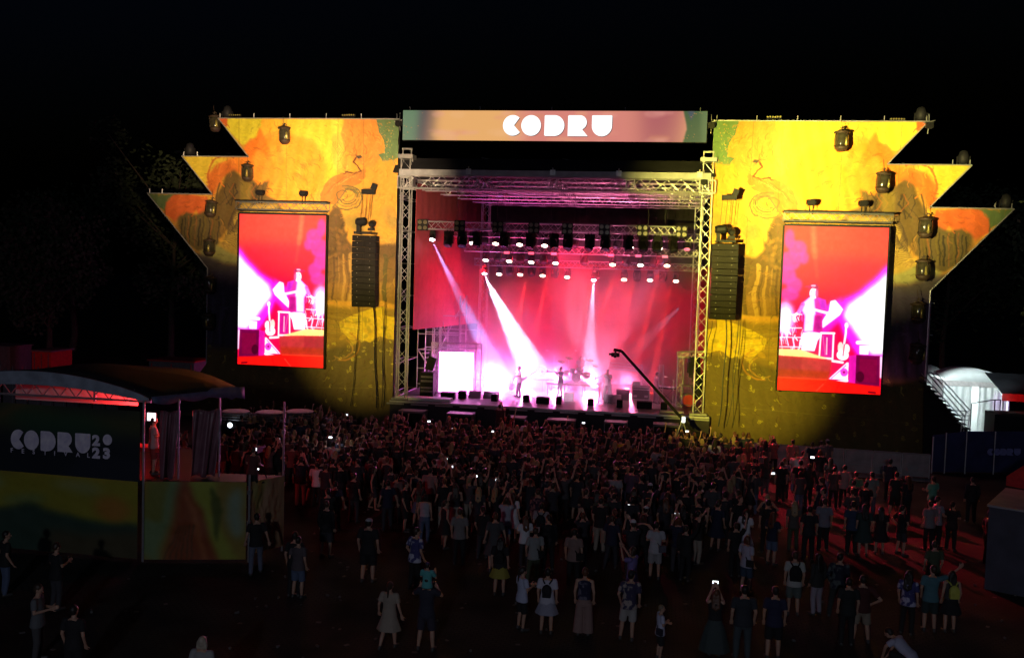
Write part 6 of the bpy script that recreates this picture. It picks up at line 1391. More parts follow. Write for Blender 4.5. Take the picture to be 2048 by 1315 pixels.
def person(x, y, h, rz, pz, top, tc, bot, bc, hair='short', hc=HB, label='', group='people in the crowd', z=0, capc=None, shoes=True, toppat=False, skin_s=1.0):
    o = bpy.data.objects.new('person', part('body', pz)); lk(o); o.location = (x, y, z); o.rotation_euler = (0, 0, rz); s_ = h/1.72; o.scale = (s_*skin_s, s_*skin_s, s_)
    tag(o, label, 'person', group)
    def ch(name, me, col, m_=None):
        c = bpy.data.objects.new(name, me); lk(c, o); c.color = (*col, 1)
        if m_: c.material_slots[0].link = 'OBJECT'; c.material_slots[0].material = m_
        return c
    if top: ch(TOPN[top], part('top', pz, top), tc, M['floral'] if toppat else None)
    if bot: ch(BOTN[bot], part('bottom', pz, bot), bc)
    if hair: ch('hair', part('hair', pz, hair), hc)
    if capc: ch('cap', part('cap', pz, 'cap'), capc)
    if shoes: ch('shoes', part('shoes', pz), BLACK)
    return o
def gp_(px, py, Z=0): a = at(px, py, Z=Z); return float(a[0]), float(a[1])
PHONE = None
def phone(loc, rz, label, lit=True, col=None):
    global PHONE
    t = empty('phone', loc, rz, label, 'phone', 'phones held up in the crowd')
    b = MB(); b.box((0, 0, 0), (.155, .012, .08)); b.build('case', M['blackbox'], t); b = MB(); b.box((0, -.008, 0), (.14, .003, .068)); b.build('screen', M['screen_white'] if lit else M['lens_dark'], t); return t
def backpack(o, col, label, pz='relaxed', sc_=1.0, strap=False):
    """rests on a back: follows the wearer's place and turn"""
    s_ = o.scale[2]; t = empty('backpack' if not strap else 'shoulder_bag', o.location, o.rotation_euler[2], label, 'backpack' if not strap else 'bag', 'bags worn in the crowd'); t.scale = (s_,)*3
    m_ = mat('bag_cloth', col, .7)
    if strap:
        b = MB(); b.tube((-.19, 0, 1.42), (.16, -.135, 1.0), .018, 6); b.tube((-.19, 0, 1.42), (.14, .12, 1.02), .018, 6); b.build('strap', m_, t)
        b = MB(); b.box((.2, -.08, .95), (.22, .09, .2), rz=.5); b.build('pouch', m_, t); return t
    b = MB(); ellips(b, (0, -.2, 1.2), .155*sc_, .085, .2*sc_, 12); b.box((0, -.2, 1.14), (.26*sc_, .13, .26*sc_)); me = remesh(b, 'pack', .02, 3, m_); lk(bpy.data.objects.new('pack', me), t)
    for x in (-.09, .09):
        b = MB(); b.path([(x*.6, -.14, 1.36), (x*1.15, -.11, 1.43), (x*1.4, .03, 1.45), (x*1.5, .13, 1.3)], .02, 6); b.build('strap', m_, t)
    return t
TAKEN = []
def P1(px, py, h, rz, pz, top, tc, bot, bc, hair, hc, label, **k):
    x, y = gp_(px, py); TAKEN.append((x, y)); return person(x, y, h, rz, pz, top, tc, bot, bc, hair, hc, label, **k)
# ---- the figures one can single out
P1(75, 1322, 1.76, -1.3, 'phone_low', 'tee', (.13, .14, .15), 'trousers', GREY, 'short', HD, 'man in grey shirt looking down at his phone in the lower left corner')
P1(112, 1218, 1.74, -.4, 'phone_low', 'tee', BLACK, 'trousers', (.05, .05, .06), 'short', HD, 'dark-shirted man with a phone, behind the grey-shirted man at lower left')
P1(147, 1372, 1.75, 0, 'relaxed', 'tee', BLACK, 'shorts', BLACK, 'short', HB, 'dark figure with pale bare forearms at the lower left edge')
P1(10, 1190, 1.75, -.6, 'weight', 'tee', BLACK, 'trousers', DENIM, 'short', HB, 'dark-clad person standing at the left picture edge before the banner')
P1(403, 1438, 1.68, 0, 'relaxed', 'tee', (.3, .3, .3), 'trousers', BLACK, 'bob', (.42, .36, .28), 'person with pale blond hair cut off by the bottom edge, left of centre')
o = P1(512, 1147, 1.8, .5, 'stroll', 'tee', BLACK, 'trousers', (.13, .15, .22), 'short', HB, 'man in black shirt and light jeans beside the platform corner')
P1(588, 1192, 1.8, 0, 'relaxed', 'tee', BLACK, 'trousers', BLACK, 'short', HB, 'man all in black with pale forearms, right of the platform corner')
P1(735, 1164, 1.86, 0, 'relaxed', 'tee', BLACK, 'shorts', BLACK, 'short', HB, 'big man in black with a pale cap and bare calves', capc=(.45, .45, .5), skin_s=1.12)
P1(777, 1296, 1.62, -.1, 'stroll', 'dress', (.36, .30, .24), None, BLACK, 'tail', HD, 'girl in a pale striped dress with a dark ponytail, lower centre')
f = P1(851, 1300, 1.8, 0, 'carry', 'tee', (.03, .03, .05), 'shorts', (.04, .035, .055), 'short', HB, 'man in dark clothes carrying a child on his shoulders')
person(f.location.x, f.location.y-.02, 1.12, 0, 'sit_up', 'tee', TEAL, 'trousers', BLACK, 'short', HB, 'small child in teal shirt and cap riding on shoulders', z=1.02, capc=(.05, .04, .1))
P1(828, 1180, 1.8, -.5, 'weight', 'tee', (.5, .5, .62), 'trousers', BLACK, 'short', HD, 'man in white and blue blotched t-shirt', toppat=True)
P1(917, 1128, 1.76, .1, 'relaxed', 'tee', (.22, .2, .2), 'trousers', BLACK, 'short', HD, 'person in dull beige shirt behind the blotched t-shirt man')
o = P1(998, 1190, 1.66, 0, 'relaxed', 'tee', BLACK, 'skirt', (.34, .30, .05), 'long', HB, 'woman with dark hair and a yellow knee skirt'); backpack(o, (.015, .015, .015), 'black backpack on the woman in the yellow skirt')
o = P1(1042, 1259, 1.62, -.9, 'phone_low', 'tee', (.50, .54, .72), 'shorts', BLACK, 'tail', HB, 'girl in white t-shirt and black shorts, turned right with a phone')
o = P1(1092, 1267, 1.68, 0, 'relaxed', 'tee', (.55, .54, .64), 'skirt', (.33, .33, .42), 'bun', HB, 'woman in white top and light grey skirt with small black backpack'); backpack(o, (.02, .02, .025), 'small black backpack on the woman in the light grey skirt', sc_=.85)
P1(1166, 1270, 1.72, 0, 'relaxed', 'tank', (.12, .11, .16), 'wide', (.30, .19, .17), 'bun', HR, 'woman in wide pinkish striped trousers and a patterned top', toppat=True)
o = P1(1080, 1112, 1.74, 0, 'relaxed', 'tee', (.30, .28, .30), 'trousers', BLACK, 'short', HB, 'person in pale tee above the white-topped woman'); backpack(o, (.01, .015, .02), 'long black backpack on the pale-shirted person')
o = P1(1066, 1170, 1.70, .4, 'weight', 'tee', (.28, .30, .30), 'trousers', OLIVE, 'short', HD, 'person in pale green-grey shirt with a crossed bag strap'); backpack(o, (.02, .02, .02), 'black shoulder bag over a pale green-grey shirt', strap=True)
P1(1010, 1095, 1.7, 0, 'phone_up', 'tee', (.42, .42, .5), 'shorts', DENIM, 'bob', HD, 'person in white tee raising both hands, above the yellow skirt woman')
o = P1(1145, 1175, 1.74, -.1, 'relaxed', 'tee', (.26, .17, .15), 'trousers', BLACK, 'short', HB, 'man in salmon-brown tee with a thin bag strap'); backpack(o, (.02, .02, .02), 'thin black sling bag over the salmon-brown tee', strap=True)
o = P1(1308, 1158, 1.76, 0, 'folded', 'tee', (.48, .48, .52), 'shorts', (.36, .35, .36), 'short', HB, 'man in white tee and pale shorts with a grey sling bag'); backpack(o, (.10, .10, .13), 'grey sling bag across the white tee', strap=True)
P1(1262, 1212, 1.66, 1.1, 'phone_up', 'dress', (.20, .16, .42), None, BLACK, 'bob', HD, 'woman in lilac dress turned left, arms forward')
P1(1255, 1280, 1.76, 0, 'weight', 'tee', (.34, .28, .26), 'shorts', (.42, .40, .38), 'short', HB, 'man in camouflage shirt, light shorts and dark hat', capc=(.02, .02, .03), toppat=True)
o = P1(1318, 1318, 1.32, -1.3, 'folded', 'tee', (.55, .56, .72), 'shorts', BLACK, 'short', (.22, .17, .12), 'fair-haired boy in long white tee facing right'); backpack(o, (.02, .02, .04), 'thin dark strap bag on the boy in the long white tee', strap=True)
o = P1(1427, 1310, 1.62, 0, 'phone_up', 'tank', BLACK, 'longskirt', (.05, .07, .07), 'long', HR, 'woman with arms raised filming, in a dark speckled long skirt')
phone((o.location.x, o.location.y+.44, 1.66), 0, 'glowing phone above the woman in the dark speckled long skirt')
o = P1(1490, 1185, 1.68, -.8, 'relaxed', 'tee', (.46, .46, .58), 'shorts', (.04, .07, .12), 'bob', HR, 'girl in white tee and navy shorts turned right'); backpack(o, (.02, .02, .02), 'black strap bag on the girl in navy shorts', strap=True)
o = P1(1585, 1230, 1.76, 0, 'relaxed', 'tee', (.42, .44, .42), 'shorts', (.11, .14, .13), 'short', HD, 'man in white tee and grey-green shorts with backpack'); backpack(o, (.012, .012, .014), 'large black backpack on the man in grey-green shorts', sc_=1.1)
P1(1545, 1318, 1.78, 0, 'relaxed', 'tee', (.02, .02, .06), 'shorts', BLACK, 'short', HB, 'man in navy tee and black shorts at the bottom right of centre')
P1(1483, 1318, 1.8, .1, 'relaxed', 'tee', (.03, .035, .045), 'trousers', (.06, .08, .09), 'short', HB, 'man in dark tee and grey trousers left of the navy tee man', skin_s=1.1)
P1(1632, 1228, 1.70, .6, 'relaxed', 'long', (.03, .03, .03), 'trousers', (.34, .31, .38), 'long', HB, 'woman with long dark hair and pale flowing trousers')
P1(1672, 1235, 1.78, -.2, 'weight', 'long', (.08, .10, .10), 'trousers', (.03, .04, .04), 'short', HB, 'man in checked shirt right of the pale trousers woman', toppat=True)
P1(1692, 1290, 1.72, 0, 'relaxed', 'tee', (.015, .02, .02), 'trousers', BLACK, 'short', HB, 'dark figure close behind the hands-on-hips man')
P1(1720, 1284, 1.72, 0, 'hips', 'tee', (.07, .015, .015), 'shorts', (.30, .25, .19), 'short', HB, 'man with hands on hips in dark red tee and beige shorts', skin_s=1.08)
P1(1812, 1268, 1.68, -.5, 'relaxed', 'tee', (.42, .42, .58), 'trousers', BLACK, 'long', HB, 'woman in blue-white floral shirt at the lower right', toppat=True)
P1(1857, 1262, 1.76, -.1, 'point', 'tee', (.08, .20, .24), 'shorts', (.03, .05, .05), 'short', HD, 'man in teal shirt pointing up to the right')
o = P1(1898, 1264, 1.64, .1, 'relaxed', 'tank', (.05, .05, .05), 'skirt', BLACK, 'long', HB, 'woman with black skirt and a yellow bag on her back'); backpack(o, (.50, .50, .08), 'yellow-green backpack at the lower right', sc_=.95)
P1(1822, 1352, 1.74, .9, 'crouch', 'tee', (.46, .46, .60), 'trousers', BLACK, 'short', HB, 'person bending down in a white shirt at the bottom right edge')
P1(1862, 1200, 1.74, .2, 'weight', 'tee', OLIVE, 'trousers', BLACK, 'short', HD, 'man in dark olive shirt behind the teal shirt man')
P1(1975, 1128, 1.80, -1.25, 'relaxed', 'tee', (.015, .02, .015), 'trousers', BLACK, 'short', HB, 'tall dark-shirted man beside the grey cabin, face lit white')
P1(1992, 1122, 1.66, -1.3, 'folded', 'tee', (.02, .02, .02), 'trousers', BLACK, 'tail', HB, 'woman with lit face next to the tall man by the grey cabin')
P1(1941, 1045, 1.78, 0, 'relaxed', 'long', BLACK, 'trousers', BLACK, 'short', HB, 'lone black silhouette standing on the red ground near the fence')
P1(1862, 1040, 1.72, .5, 'folded', 'tee', (.14, .45, .32), 'trousers', BLACK, 'short', HB, 'person in mint green top in the right-hand group')
P1(1856, 1100, 1.72, .3, 'relaxed', 'tee', (.22, .22, .24), 'trousers', BLACK, 'short', HD, 'person in grey top just below the mint green one')
P1(1870, 1095, 1.8, -1.0, 'phone_low', 'tee', (.20, .28, .34), 'trousers', BLACK, 'short', HB, 'man in blue-grey top facing right with a drink')
P1(1900, 1100, 1.70, -.5, 'folded', 'tee', (.02, .02, .02), 'trousers', BLACK, 'tail', HB, 'dark-clad woman standing sideways in the right-hand group')
P1(1709, 1030, 1.72, 0, 'relaxed', 'tee', (.06, .24, .14), 'shorts', BLACK, 'short', HD, 'man in green tee standing on the red-lit ground')
P1(1740, 1035, 1.80, .2, 'relaxed', 'tee', (.20, .26, .24), 'trousers', (.08, .10, .16), 'short', HB, 'man in grey-green tee and jeans right of the green tee man')
P1(1686, 1016, 1.76, 0, 'relaxed', 'tee', (.26, .28, .28), 'trousers', BLACK, 'short', HB, 'man in pale grey tee left of the green tee man')
P1(1665, 1018, 1.72, 0, 'folded', 'tee', (.08, .07, .07), 'trousers', BLACK, 'short', HB, 'dark-shirted person left of the pale grey tee man')
P1(1598, 1008, 1.82, 0, 'relaxed', 'tee', BLACK, 'shorts', BLACK, 'short', HB, 'broad black figure with bare legs on the red ground', skin_s=1.15)
P1(1615, 1012, 1.74, .2, 'stroll', 'long', (.02, .02, .02), 'trousers', BLACK, 'long', HB, 'long-haired dark figure right of the broad black figure')
P1(1560, 1005, 1.72, 0, 'relaxed', 'tee', BLACK, 'trousers', BLACK, 'short', HB, 'thin dark figure left of the broad black figure')
P1(1583, 955, 1.78, 0, 'relaxed', 'tee', (.42, .22, .17), 'trousers', BLACK, 'short', HD, 'man in salmon tee near the crowd barriers')
P1(1622, 955, 1.66, 0, 'relaxed', 'tee', NAVY, 'trousers', BLACK, 'bun', HD, 'short-haired person just left of the bright phone light by the barriers')
P1(1638, 955, 1.74, .1, 'weight', 'tee', (.22, .17, .17), 'shorts', DENIM, 'short', HD, 'man in brownish shirt beside the pink-capped one')
P1(1652, 952, 1.74, .2, 'relaxed', 'tee', (.16, .12, .13), 'trousers', BLACK, 'short', HB, 'person in a pinkish white cap by the barriers', capc=(.5, .4, .42))
P1(1520, 945, 1.66, 0, 'relaxed', 'tee', (.30, .26, .30), 'trousers', BLACK, 'long', HBL, 'woman with long lit hair left of the salmon tee man')
P1(1545, 950, 1.74, 0, 'phone_up', 'tee', (.20, .08, .08), 'trousers', BLACK, 'short', HB, 'man in dark red shirt next to the long-haired woman')
P1(1645, 1100, 1.78, 0, 'relaxed', 'tee', (.22, .22, .27), 'trousers', BLACK, 'short', HD, 'man in lilac-grey tee with a dark mark on its back')
P1(1702, 1108, 1.80, 0, 'relaxed', 'tee', (.04, .06, .12), 'trousers', BLACK, 'short', HB, 'man in navy tee beside the long dark-green coat')
P1(1725, 1112, 1.76, .1, 'relaxed', 'dress', (.03, .06, .055), None, BLACK, 'long', HB, 'woman in a dark green dress on the red ground')
P1(1758, 1108, 1.62, 0, 'relaxed', 'dress', (.02, .015, .02), None, BLACK, 'long', HB, 'small long-haired silhouette at the edge of the red ground')
P1(1788, 1035, 1.80, .2, 'weight', 'tee', (.02, .03, .03), 'shorts', BLACK, 'short', HB, 'dark man at the right end of the barriers, sideways')
P1(1812, 1040, 1.72, .6, 'phone_low', 'long', (.02, .02, .03), 'trousers', BLACK, 'long', HR, 'dark long-haired woman holding a phone near the barriers')
P1(1777, 1003, 1.80, -.4, 'relaxed', 'tee', (.02, .02, .05), 'trousers', BLACK, 'short', HB, 'dark navy man closest to the rightmost barriers')
P1(1615, 1120, 1.80, 0, 'relaxed', 'tee', (.02, .02, .025), 'trousers', BLACK, 'short', HB, 'black figure in front of the lilac-grey tee man')
P1(1585, 1100, 1.68, 0, 'relaxed', 'tee', (.10, .09, .08), 'trousers', OLIVE, 'long', HBL, 'fair-haired woman in olive standing before the red ground')
P1(1532, 1105, 1.80, 0, 'relaxed', 'tee', BLACK, 'trousers', BLACK, 'short', HB, 'tall black figure left of the fair-haired woman')
P1(1238, 950, 1.74, 0, 'relaxed', 'tee', (.65, .55, .03), 'trousers', BLACK, 'short', HD, 'man in bright yellow tee near the camera crane')
P1(1268, 952, 1.66, .2, 'relaxed', 'tank', (.5, .35, .12), 'shorts', BLACK, 'tail', HB, 'woman in ochre top right of the yellow tee man')
P1(1292, 955, 1.66, -.3, 'both_up', 'tee', (.5, .4, .1), 'shorts', BLACK, 'long', HD, 'long-haired woman with raised hands in yellow light')  # yellow of the light is dyed into the tee
P1(907, 1005, 1.80, 0, 'relaxed', 'tee', (.26, .16, .15), 'trousers', BLACK, 'short', HB, 'man in dusty pink tee in the middle of the crowd', skin_s=1.1)
P1(858, 1030, 1.78, 0, 'relaxed', 'tee', (.32, .20, .19), 'trousers', BLACK, 'short', HB, 'man in pale red tee left of the dusty pink one', skin_s=1.1)
P1(848, 1085, 1.64, 0, 'relaxed', 'tank', (.42, .40, .46), 'trousers', DENIM, 'bob', HB, 'woman in white tank top with dark hair and a shining rim beside her')
P1(770, 990, 1.80, 0, 'relaxed', 'tee', (.36, .16, .13), 'trousers', BLACK, 'short', HB, 'man in brick red tee in the left part of the crowd', skin_s=1.1)
P1(790, 1045, 1.76, 0, 'relaxed', 'tee', (.16, .12, .11), 'trousers', BLACK, 'short', HD, 'man in brown tee below the brick red one')
P1(1053, 1035, 1.70, 0, 'relaxed', 'tee', (.42, .16, .10), 'trousers', BLACK, 'short', HD, 'person in rust orange tee right of the crowd centre')
P1(735, 940, 1.74, 0, 'weight', 'tee', (.42, .36, .38), 'trousers', BLACK, 'short', HB, 'man in pale shirt on the left, under the left array cables')
P1(665, 965, 1.76, -.2, 'phone_up', 'tee', (.85, .85, .85), 'trousers', BLACK, 'short', HB, 'man in brightly lit white tee filming on the left')
P1(518, 925, 1.74, 0, 'relaxed', 'tee', (.20, .16, .17), 'trousers', BLACK, 'short', HB, 'grey-shirted man before the pale panels on the left')
P1(508, 900, 1.70, 0, 'relaxed', 'tee', (.62, .60, .04), 'trousers', BLACK, 'long', HBL, 'person lit bright yellow in front of the pale panel')  # yellow light put into the shirt colour
P1(628, 888, 1.74, -.6, 'both_up', 'tee', (.5, .36, .05), 'trousers', BLACK, 'short', HB, 'person with hat and raised hands lit yellow below the left screen', capc=(.5, .5, .1))  # shirt and cap coloured yellow for the light on them
P1(595, 1195, 1.7, -.2, 'relaxed', 'tee', (.10, .08, .09), 'shorts', DENIM, 'short', HB, 'person in faded tee right of the man in black by the platform')
P1(855, 940, 1.7, 0, 'phone_up', 'tee', BLACK, 'trousers', BLACK, 'short', HB, 'person holding a phone up left of the crowd centre')
n_named = len(TAKEN)
lamp('phone_flash_light', V(*(at(667, 871, Y=float(TAKEN[0][1])*0+38.2))), 6, (.9, .95, 1), .05)
# crew and tent people
person(float(at(307, 880, Y=26.75)[0]), 26.75, 1.80, -.9, 'phone_low', 'tee', (.45, .42, .42), 'shorts', (.3, .05, .05), 'short', HB, 'red-lit technician working under the tent roof', z=DK, group='crew')
x_, y_ = gp_(512, 950, Z=DK); person(float(at(512, 940, Y=27.0)[0])-.1, 26.95, 1.55, -.1, 'play', 'tee', (.10, .03, .03), 'shorts', BLACK, 'short', HD, 'camera operator crouched over the tripod on the platform corner', z=DK-.55, group='crew')
# band
def bandp(px, py, h, rz, pz, top, tc, bot, bc, label, z=DZ, hair='short', capc=None, dy=0, **k):
    f = fl(px, py); return person(float(f[0]), float(f[1])+dy, h, rz, pz, top, tc, bot, bc, hair, HD, label, 'band on stage', z, capc, **k)
g1 = bandp(1038, 793, 1.84, 2.0, 'guitar', 'tee', (.75, .72, .75), 'trousers', (.2, .15, .2), 'guitarist in white at the microphone, left on stage')
g2 = bandp(1120, 792, 1.80, 2.2, 'horn', 'tee', (.10, .06, .14), 'trousers', (.4, .35, .4), 'player in dark shirt holding a horn before the drum riser')
g3 = bandp(1214, 798, 1.78, 2.9, 'sing', 'tee', (.78, .74, .78), 'wide', (.6, .55, .6), 'front singer in white with a cap and outstretched arm', capc=(.6, .5, .55), skin_s=1.12)
g4 = bandp(1310, 806, 1.86, -1.2, 'play', 'tee', (.45, .2, .25), 'trousers', (.35, .2, .25), 'keyboard player in red light at stage right')
d_ = person(float(rx)+.25, rY+.55, 1.7, math.pi, 'play', 'tee', (.75, .7, .75), 'shorts', GREY, 'bob', (.5, .4, .4), 'drummer with wild hair behind the kit', 'band on stage', RZ-.12)
def guitar(loc, rz, lean, label, sc_=1.0):
    t = empty('electric_guitar', loc, rz, label, 'guitar', 'guitars on stage'); t.rotation_euler = (0, lean, rz); t.scale = (sc_,)*3
    b = MB(); ellips(b, (0, 0, 0), .17, .03, .15); ellips(b, (0, 0, .2), .13, .03, .12); ellips(b, (.08, 0, .26), .05, .025, .08); ellips(b, (-.08, 0, .26), .05, .025, .08); lk(bpy.data.objects.new('body', remesh(b, 'body', .014, 2, M['whiteglow'])), t)
    b = MB(); b.box((0, -.03, .62), (.05, .03, .75)); b.build('neck', M['wood'], t); b = MB(); b.box((0, -.03, 1.04), (.08, .025, .16)); b.build('head', M['whiteglow'], t)
guitar((g1.location.x+.22, g1.location.y-.12, DZ+1.08), .3, 1.0, 'guitar held by the left guitarist', .9)
f = fl(1022, 788); guitar((float(f[0]), float(f[1]), DZ+.4), 0, .25, 'guitar leaning on its stand behind the left guitarist')
f = fl(1018, 785); t = empty('guitar_stand', V(*f), 0, 'guitar stand behind the left guitarist', 'guitar stand'); b = MB(); b.tube((0, .1, 0), (.1, .05, .9), .015); b.tube((-.15, -.1, 0), (0, 0, .4), .012); b.tube((.2, -.1, 0), (0, 0, .4), .012); b.build('frame', M['alu'], t)
t = empty('trombone', (g2.location.x-.2, g2.location.y-.35, DZ+1.5), 0, 'brass horn raised by the player before the drum riser', 'horn'); b = MB(); b.tube((.15, .1, .0), (-.45, -.2, .05), .02); b.tube((.1, .1, .06), (-.3, -.1, .1), .015); b.build('tube', M['cymbal'], t); b = MB(); b.lathe([(.02, 0), (.04, .12), (.12, .2)], (-.4, -.18, .05), 12, rot_to((-.9, -.4, .1))); b.build('bell', M['cymbal'], t)
# photographers on the third subwoofer
for px, h, pz, tc, hr, lab in ((1000, 1.8, 'phone_up', (.08, .02, .03), 'short', 'photographer with raised camera in front of the stage'), (1018, 1.7, 'both_up', (.5, .08, .06), 'long', 'red-lit girl sitting high in front of the stage')):
    a = at(px, 808 if pz == 'phone_up' else 828, Y=47.6); person(float(a[0]), 47.6, h, 0 if px < 1010 else -.4, pz, 'tee', tc, 'trousers', BLACK, hr, HB, lab, z=float(a[2])-h)
# ---- the packed crowd
occ = list(TAKEN); rc = random.Random(5)
TOPC = [BLACK]*15+[(.03, .03, .04)]*9+[NAVY]*4+[GREY]*4+[(.35, .34, .36)]*1+[WHITE]*1+[(.18, .05, .05), (.06, .09, .06), (.10, .07, .12), (.3, .12, .12)]
MEN = ['relaxed', 'weight', 'lookleft', 'folded', 'relaxed', 'weight', 'lookleft', 'stroll', 'relaxed', 'weight', 'hips', 'folded', 'stroll', 'phone_up', 'phone_up', 'one_up']
def density(px, py, x, y):
    if y > 46.4 or y < 24.5: return 0
    if px < 300 or px > 1850: return 0
    if y > 36: 
        if px > 1530: return .12 if px < 1620 and y > 44 else (.10 if px < 1700 and y < 44 else .02)
        return 1.0 if 430 < px < 1500 else .35
    if y > 31: return 1.0 if 600 < px < 1480 else (.4 if px < 1580 and px > 560 else .07)
    if y > 27.6: return .42 if 640 < px < 1560 else .03
    return .015 if px > 600 else 0
cands = []
tries = 0
while tries < 60000 and len(cands) < 640:
    tries += 1; x = rc.uniform(-12, 21); y = rc.uniform(24.5, 46.4)
    if cands and rc.random() < .55: b0 = rc.choice(cands[-40:]); a_ = rc.uniform(0, 6.28); x = b0[0]+.62*math.cos(a_); y = b0[1]+.5*math.sin(a_)
    pp = proj((x, y, 0)); 
    if rc.random() > density(pp[0], pp[1], x, y): continue
    if x < -4.6 and y < 32.5: continue
    md = .50 if y > 36 else (.56 if y > 31 else .75)
    if any((x-a)**2+(y-c)**2 < md*md for a, c in occ): continue
    occ.append((x, y)); cands.append((x, y, float(pp[0])))
cands.sort(key=lambda q: q[1])
print('crowd candidates', len(cands), 'named', n_named, 'min/max y', cands[0][1], cands[-1][1])
n_ind = 292-n_named
ROWN = lambda y: 'front half of crowd' if y > 39 else ('middle of crowd' if y > 34 else 'loose rear of crowd')
CN = {BLACK: 'black', NAVY: 'navy', GREY: 'grey', WHITE: 'white', (.03, .03, .04): 'black', (.35, .34, .36): 'pale grey', (.18, .05, .05): 'dark red', (.25, .08, .05): 'rust', (.06, .09, .06): 'olive', (.10, .07, .12): 'violet', (.22, .16, .10): 'tan', (.3, .12, .12): 'dusty red'}
for i, (x, y, px) in enumerate(cands[:n_ind]):
    fem = rc.random() < .48; tc = rc.choice(TOPC); pz = rc.choice(MEN); h = rc.gauss(1.66, .05) if fem else rc.gauss(1.78, .06)
    if fem:
        hair = rc.choice(['long', 'long', 'bob', 'tail', 'bun']); hc = rc.choice([HB, HB, HD, HD, HR, HBL]); top = rc.choice(['tee', 'tank', 'dress', 'tee']); bot = rc.choice(['trousers', 'shorts', 'skirt', 'trousers']) if top != 'dress' else None
    else: hair = 'short'; hc = rc.choice([HB, HB, HD, HR]); top = rc.choice(['tee', 'tee', 'tee', 'long']); bot = rc.choice(['trousers', 'shorts', 'trousers'])
    bc = rc.choice([BLACK, BLACK, BLACK, DENIM, (.05, .05, .06), (.04, .04, .05), SAND]) if bot else BLACK
    third = 'far left' if px < 640 else ('left' if px < 850 else ('centre' if px < 1150 else ('right' if px < 1400 else 'far right'))); cp = rc.choice([BLACK, WHITE, RED]) if (not fem and rc.random() < .1) else None
    hn = {'long': 'long-haired', 'bob': 'bob-haired', 'tail': 'ponytailed', 'bun': 'bun-haired', 'short': 'short-haired'}[hair] if not cp else 'capped'
    act = {'phone_up': ', hands raised to film', 'phone_high': ', arms stretched up', 'one_up': ', one arm up', 'hips': ', hands on hips', 'folded': ', arms folded', 'lookleft': ', head turned left'}.get(pz, '')
    btx = '' if not bot else ', %s %s' % ({BLACK: 'black', DENIM: 'denim', SAND: 'sand'}.get(bc, 'dark'), bot)
    lab = '%s person, %s %s%s, %s, %s%s' % (hn, CN[tc], {'tee': 'tee', 'tank': 'tank top', 'dress': 'dress', 'long': 'long shirt'}[top], btx, ROWN(y), third, act)
    o = person(x, y, h, rc.gauss(0, .30 if rc.random() < .75 else 1.0), pz, top, tc, bot, bc, hair, hc, lab, 'people in the packed crowd', capc=cp, shoes=y < 33, toppat=(rc.random() < .08))
    if pz == 'phone_up' and rc.random() < .5:
        s_ = h/1.72; d = Matrix.Rotation(o.rotation_euler[2], 3, 'Z') @ Vector((0, .46*s_, 1.70*s_)); phone(tuple(Vector((x, y, 0))+d), o.rotation_euler[2], 'phone held up by the %s person in %s, %s, %s side' % (hn, CN[tc], ROWN(y), third), rc.random() < .55)
# the rows nearest the stage: one mass
allv = []; alli = []; colv = []; base = 0; parts_lo = {}
def lo(kind, pz, var=None):
    key = (kind, pz, var)
    if key not in parts_lo:
        P_ = POSES[pz]; bb = {'body': lambda: b_body(P_), 'top': lambda: b_top(P_, var), 'bottom': lambda: b_bottom(P_, var), 'hair': lambda: b_hair(P_, var)}[kind](); me = remesh(bb, 'lo', .028, 2)
        n = len(me.vertices); v = np.empty(n*3, np.float32); me.vertices.foreach_get('co', v); f = [tuple(p_.vertices) for p_ in me.polygons]; parts_lo[key] = (v.reshape(-1, 3), np.array([q_ for q_ in f if len(q_) == 4], np.int32)); bpy.data.meshes.remove(me)
    return parts_lo[key]
for (x, y, px) in cands[n_ind:]:
    pz = rc.choice(['relaxed', 'weight', 'relaxed', 'lookleft', 'relaxed', 'weight', 'phone_up', 'lookleft', 'one_up', 'weight']); hair = rc.choice(['short', 'short', 'long', 'bob']); h = rc.gauss(1.72, .07); s_ = h/1.72; a = rc.gauss(0, .3); ca, sa = math.cos(a), math.sin(a)
    for kind, var, col in (('body', None, (.44, .26, .18)), ('top', 'tee', rc.choice(TOPC)), ('bottom', 'trousers', rc.choice([BLACK, DENIM, GREY])), ('hair', hair, rc.choice([HB, HD, HR, HBL]))):
        v, f = lo(kind, pz, var); w_ = v*s_; q_ = np.stack([w_[:, 0]*ca-w_[:, 1]*sa+x, w_[:, 0]*sa+w_[:, 1]*ca+y, w_[:, 2]], -1)
        allv.append(q_); alli.append(f+base); base += len(v); colv.append(np.tile(np.array(col, np.float32), (len(v), 1)))
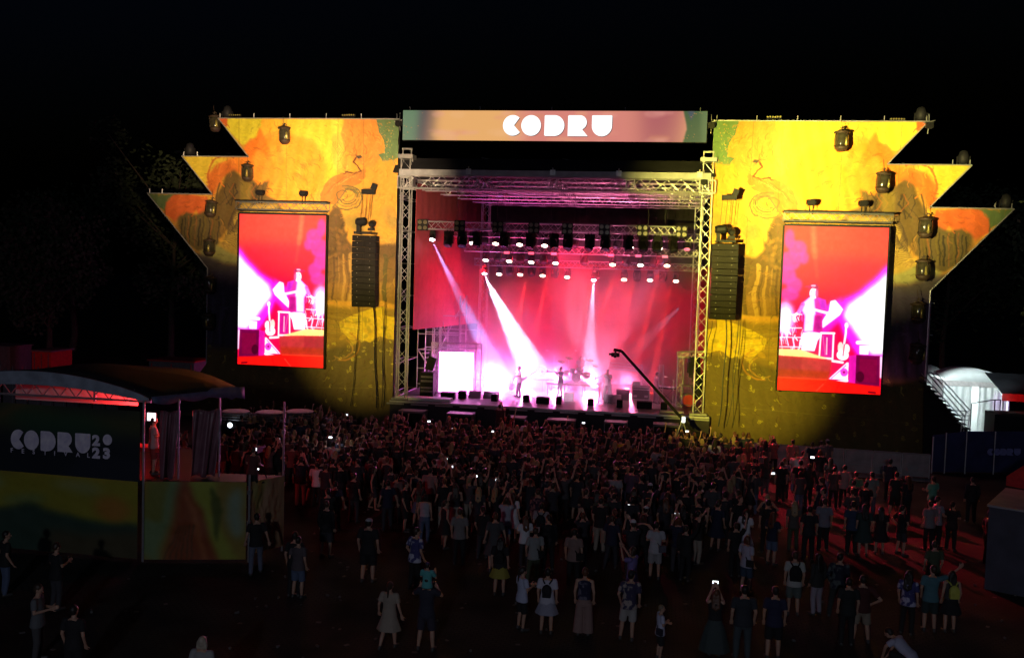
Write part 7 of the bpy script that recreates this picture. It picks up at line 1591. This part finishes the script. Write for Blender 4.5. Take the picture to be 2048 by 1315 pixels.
if allv:
    Vv = np.concatenate(allv); Ff = np.concatenate(alli); Cc = np.concatenate(colv); me = bpy.data.meshes.new('crowd'); me.vertices.add(len(Vv)); me.vertices.foreach_set('co', Vv.reshape(-1).astype(np.float32))
    me.loops.add(Ff.size); me.loops.foreach_set('vertex_index', Ff.reshape(-1)); me.polygons.add(len(Ff)); me.polygons.foreach_set('loop_start', (np.arange(len(Ff))*4).astype(np.int32)); me.polygons.foreach_set('use_smooth', np.ones(len(Ff), bool)); me.update(calc_edges=True)
    at_ = me.color_attributes.new('print', 'FLOAT_COLOR', 'POINT'); c4 = np.ones((len(Vv), 4), np.float32); c4[:, :3] = Cc; at_.data.foreach_set('color', c4.reshape(-1)); me.materials.append(attr_mat('far_crowd_skin_and_cloth', rough=.7))
    o = bpy.data.objects.new('crowd', me); lk(o); tag(o, 'mass of people packed against the stage front', None, None, 'stuff')
# phones that shine in the photograph
for px, py, Y, lab in ((906, 857, 44.2, 'phone glowing white just left of the crowd centre'), (858, 842, 45, 'phone glowing near the front, left of centre'), (693, 829, 45.6, 'small pink phone glow at the far left front'), (1167, 845, 45.4, 'phone glowing before the stage centre'), (1374, 862, 44.6, 'bright phone near the foot of the crane'), (1257, 1010, 31.5, 'phone raised in the dark middle of the crowd'),
        (1625, 914, 40.4, 'brilliant white phone light by the crowd barriers'), (1546, 946, 38.2, 'small white phone glow left of the black figures'), (985, 862, 44.0, 'yellowish phone light at the crowd centre front'), (797, 918, 39.8, 'greenish phone glow on the left of the crowd'), (951, 919, 39.8, 'greenish phone glow at the crowd centre'), (661, 874, 38.4, 'pink phone screen held by the white tee man'), (1407, 940, 38.8, 'bluish tilted phone right of centre'), (515, 937, 36, 'tiny white phone behind the video camera')):
    a = at(px, py, Y=Y); phone(V(*a), random.uniform(-.4, .4), lab)
lamp('phone_flash_light', V(*at(1625, 914, Y=40.2)), 5, (.85, .95, 1), .04)
# where several look the same, say which is which by their order
by = {}
for o in bpy.context.scene.objects:
    if o.parent is None and o.get('category') in ('person', 'phone'): by.setdefault(o['label'], []).append(o)
for lab, os_ in by.items():
    if len(os_) < 2: continue
    if len(os_) == 2: os_.sort(key=lambda o: o.location.y); wd = ['nearer', 'farther']
    else: os_.sort(key=lambda o: proj(tuple(o.location))[0]); wd = ['leftmost']+['second', 'third', 'fourth', 'fifth'][:len(os_)-2]+['rightmost']
    for o, w_ in zip(os_, wd): o['label'] = w_+' '+lab
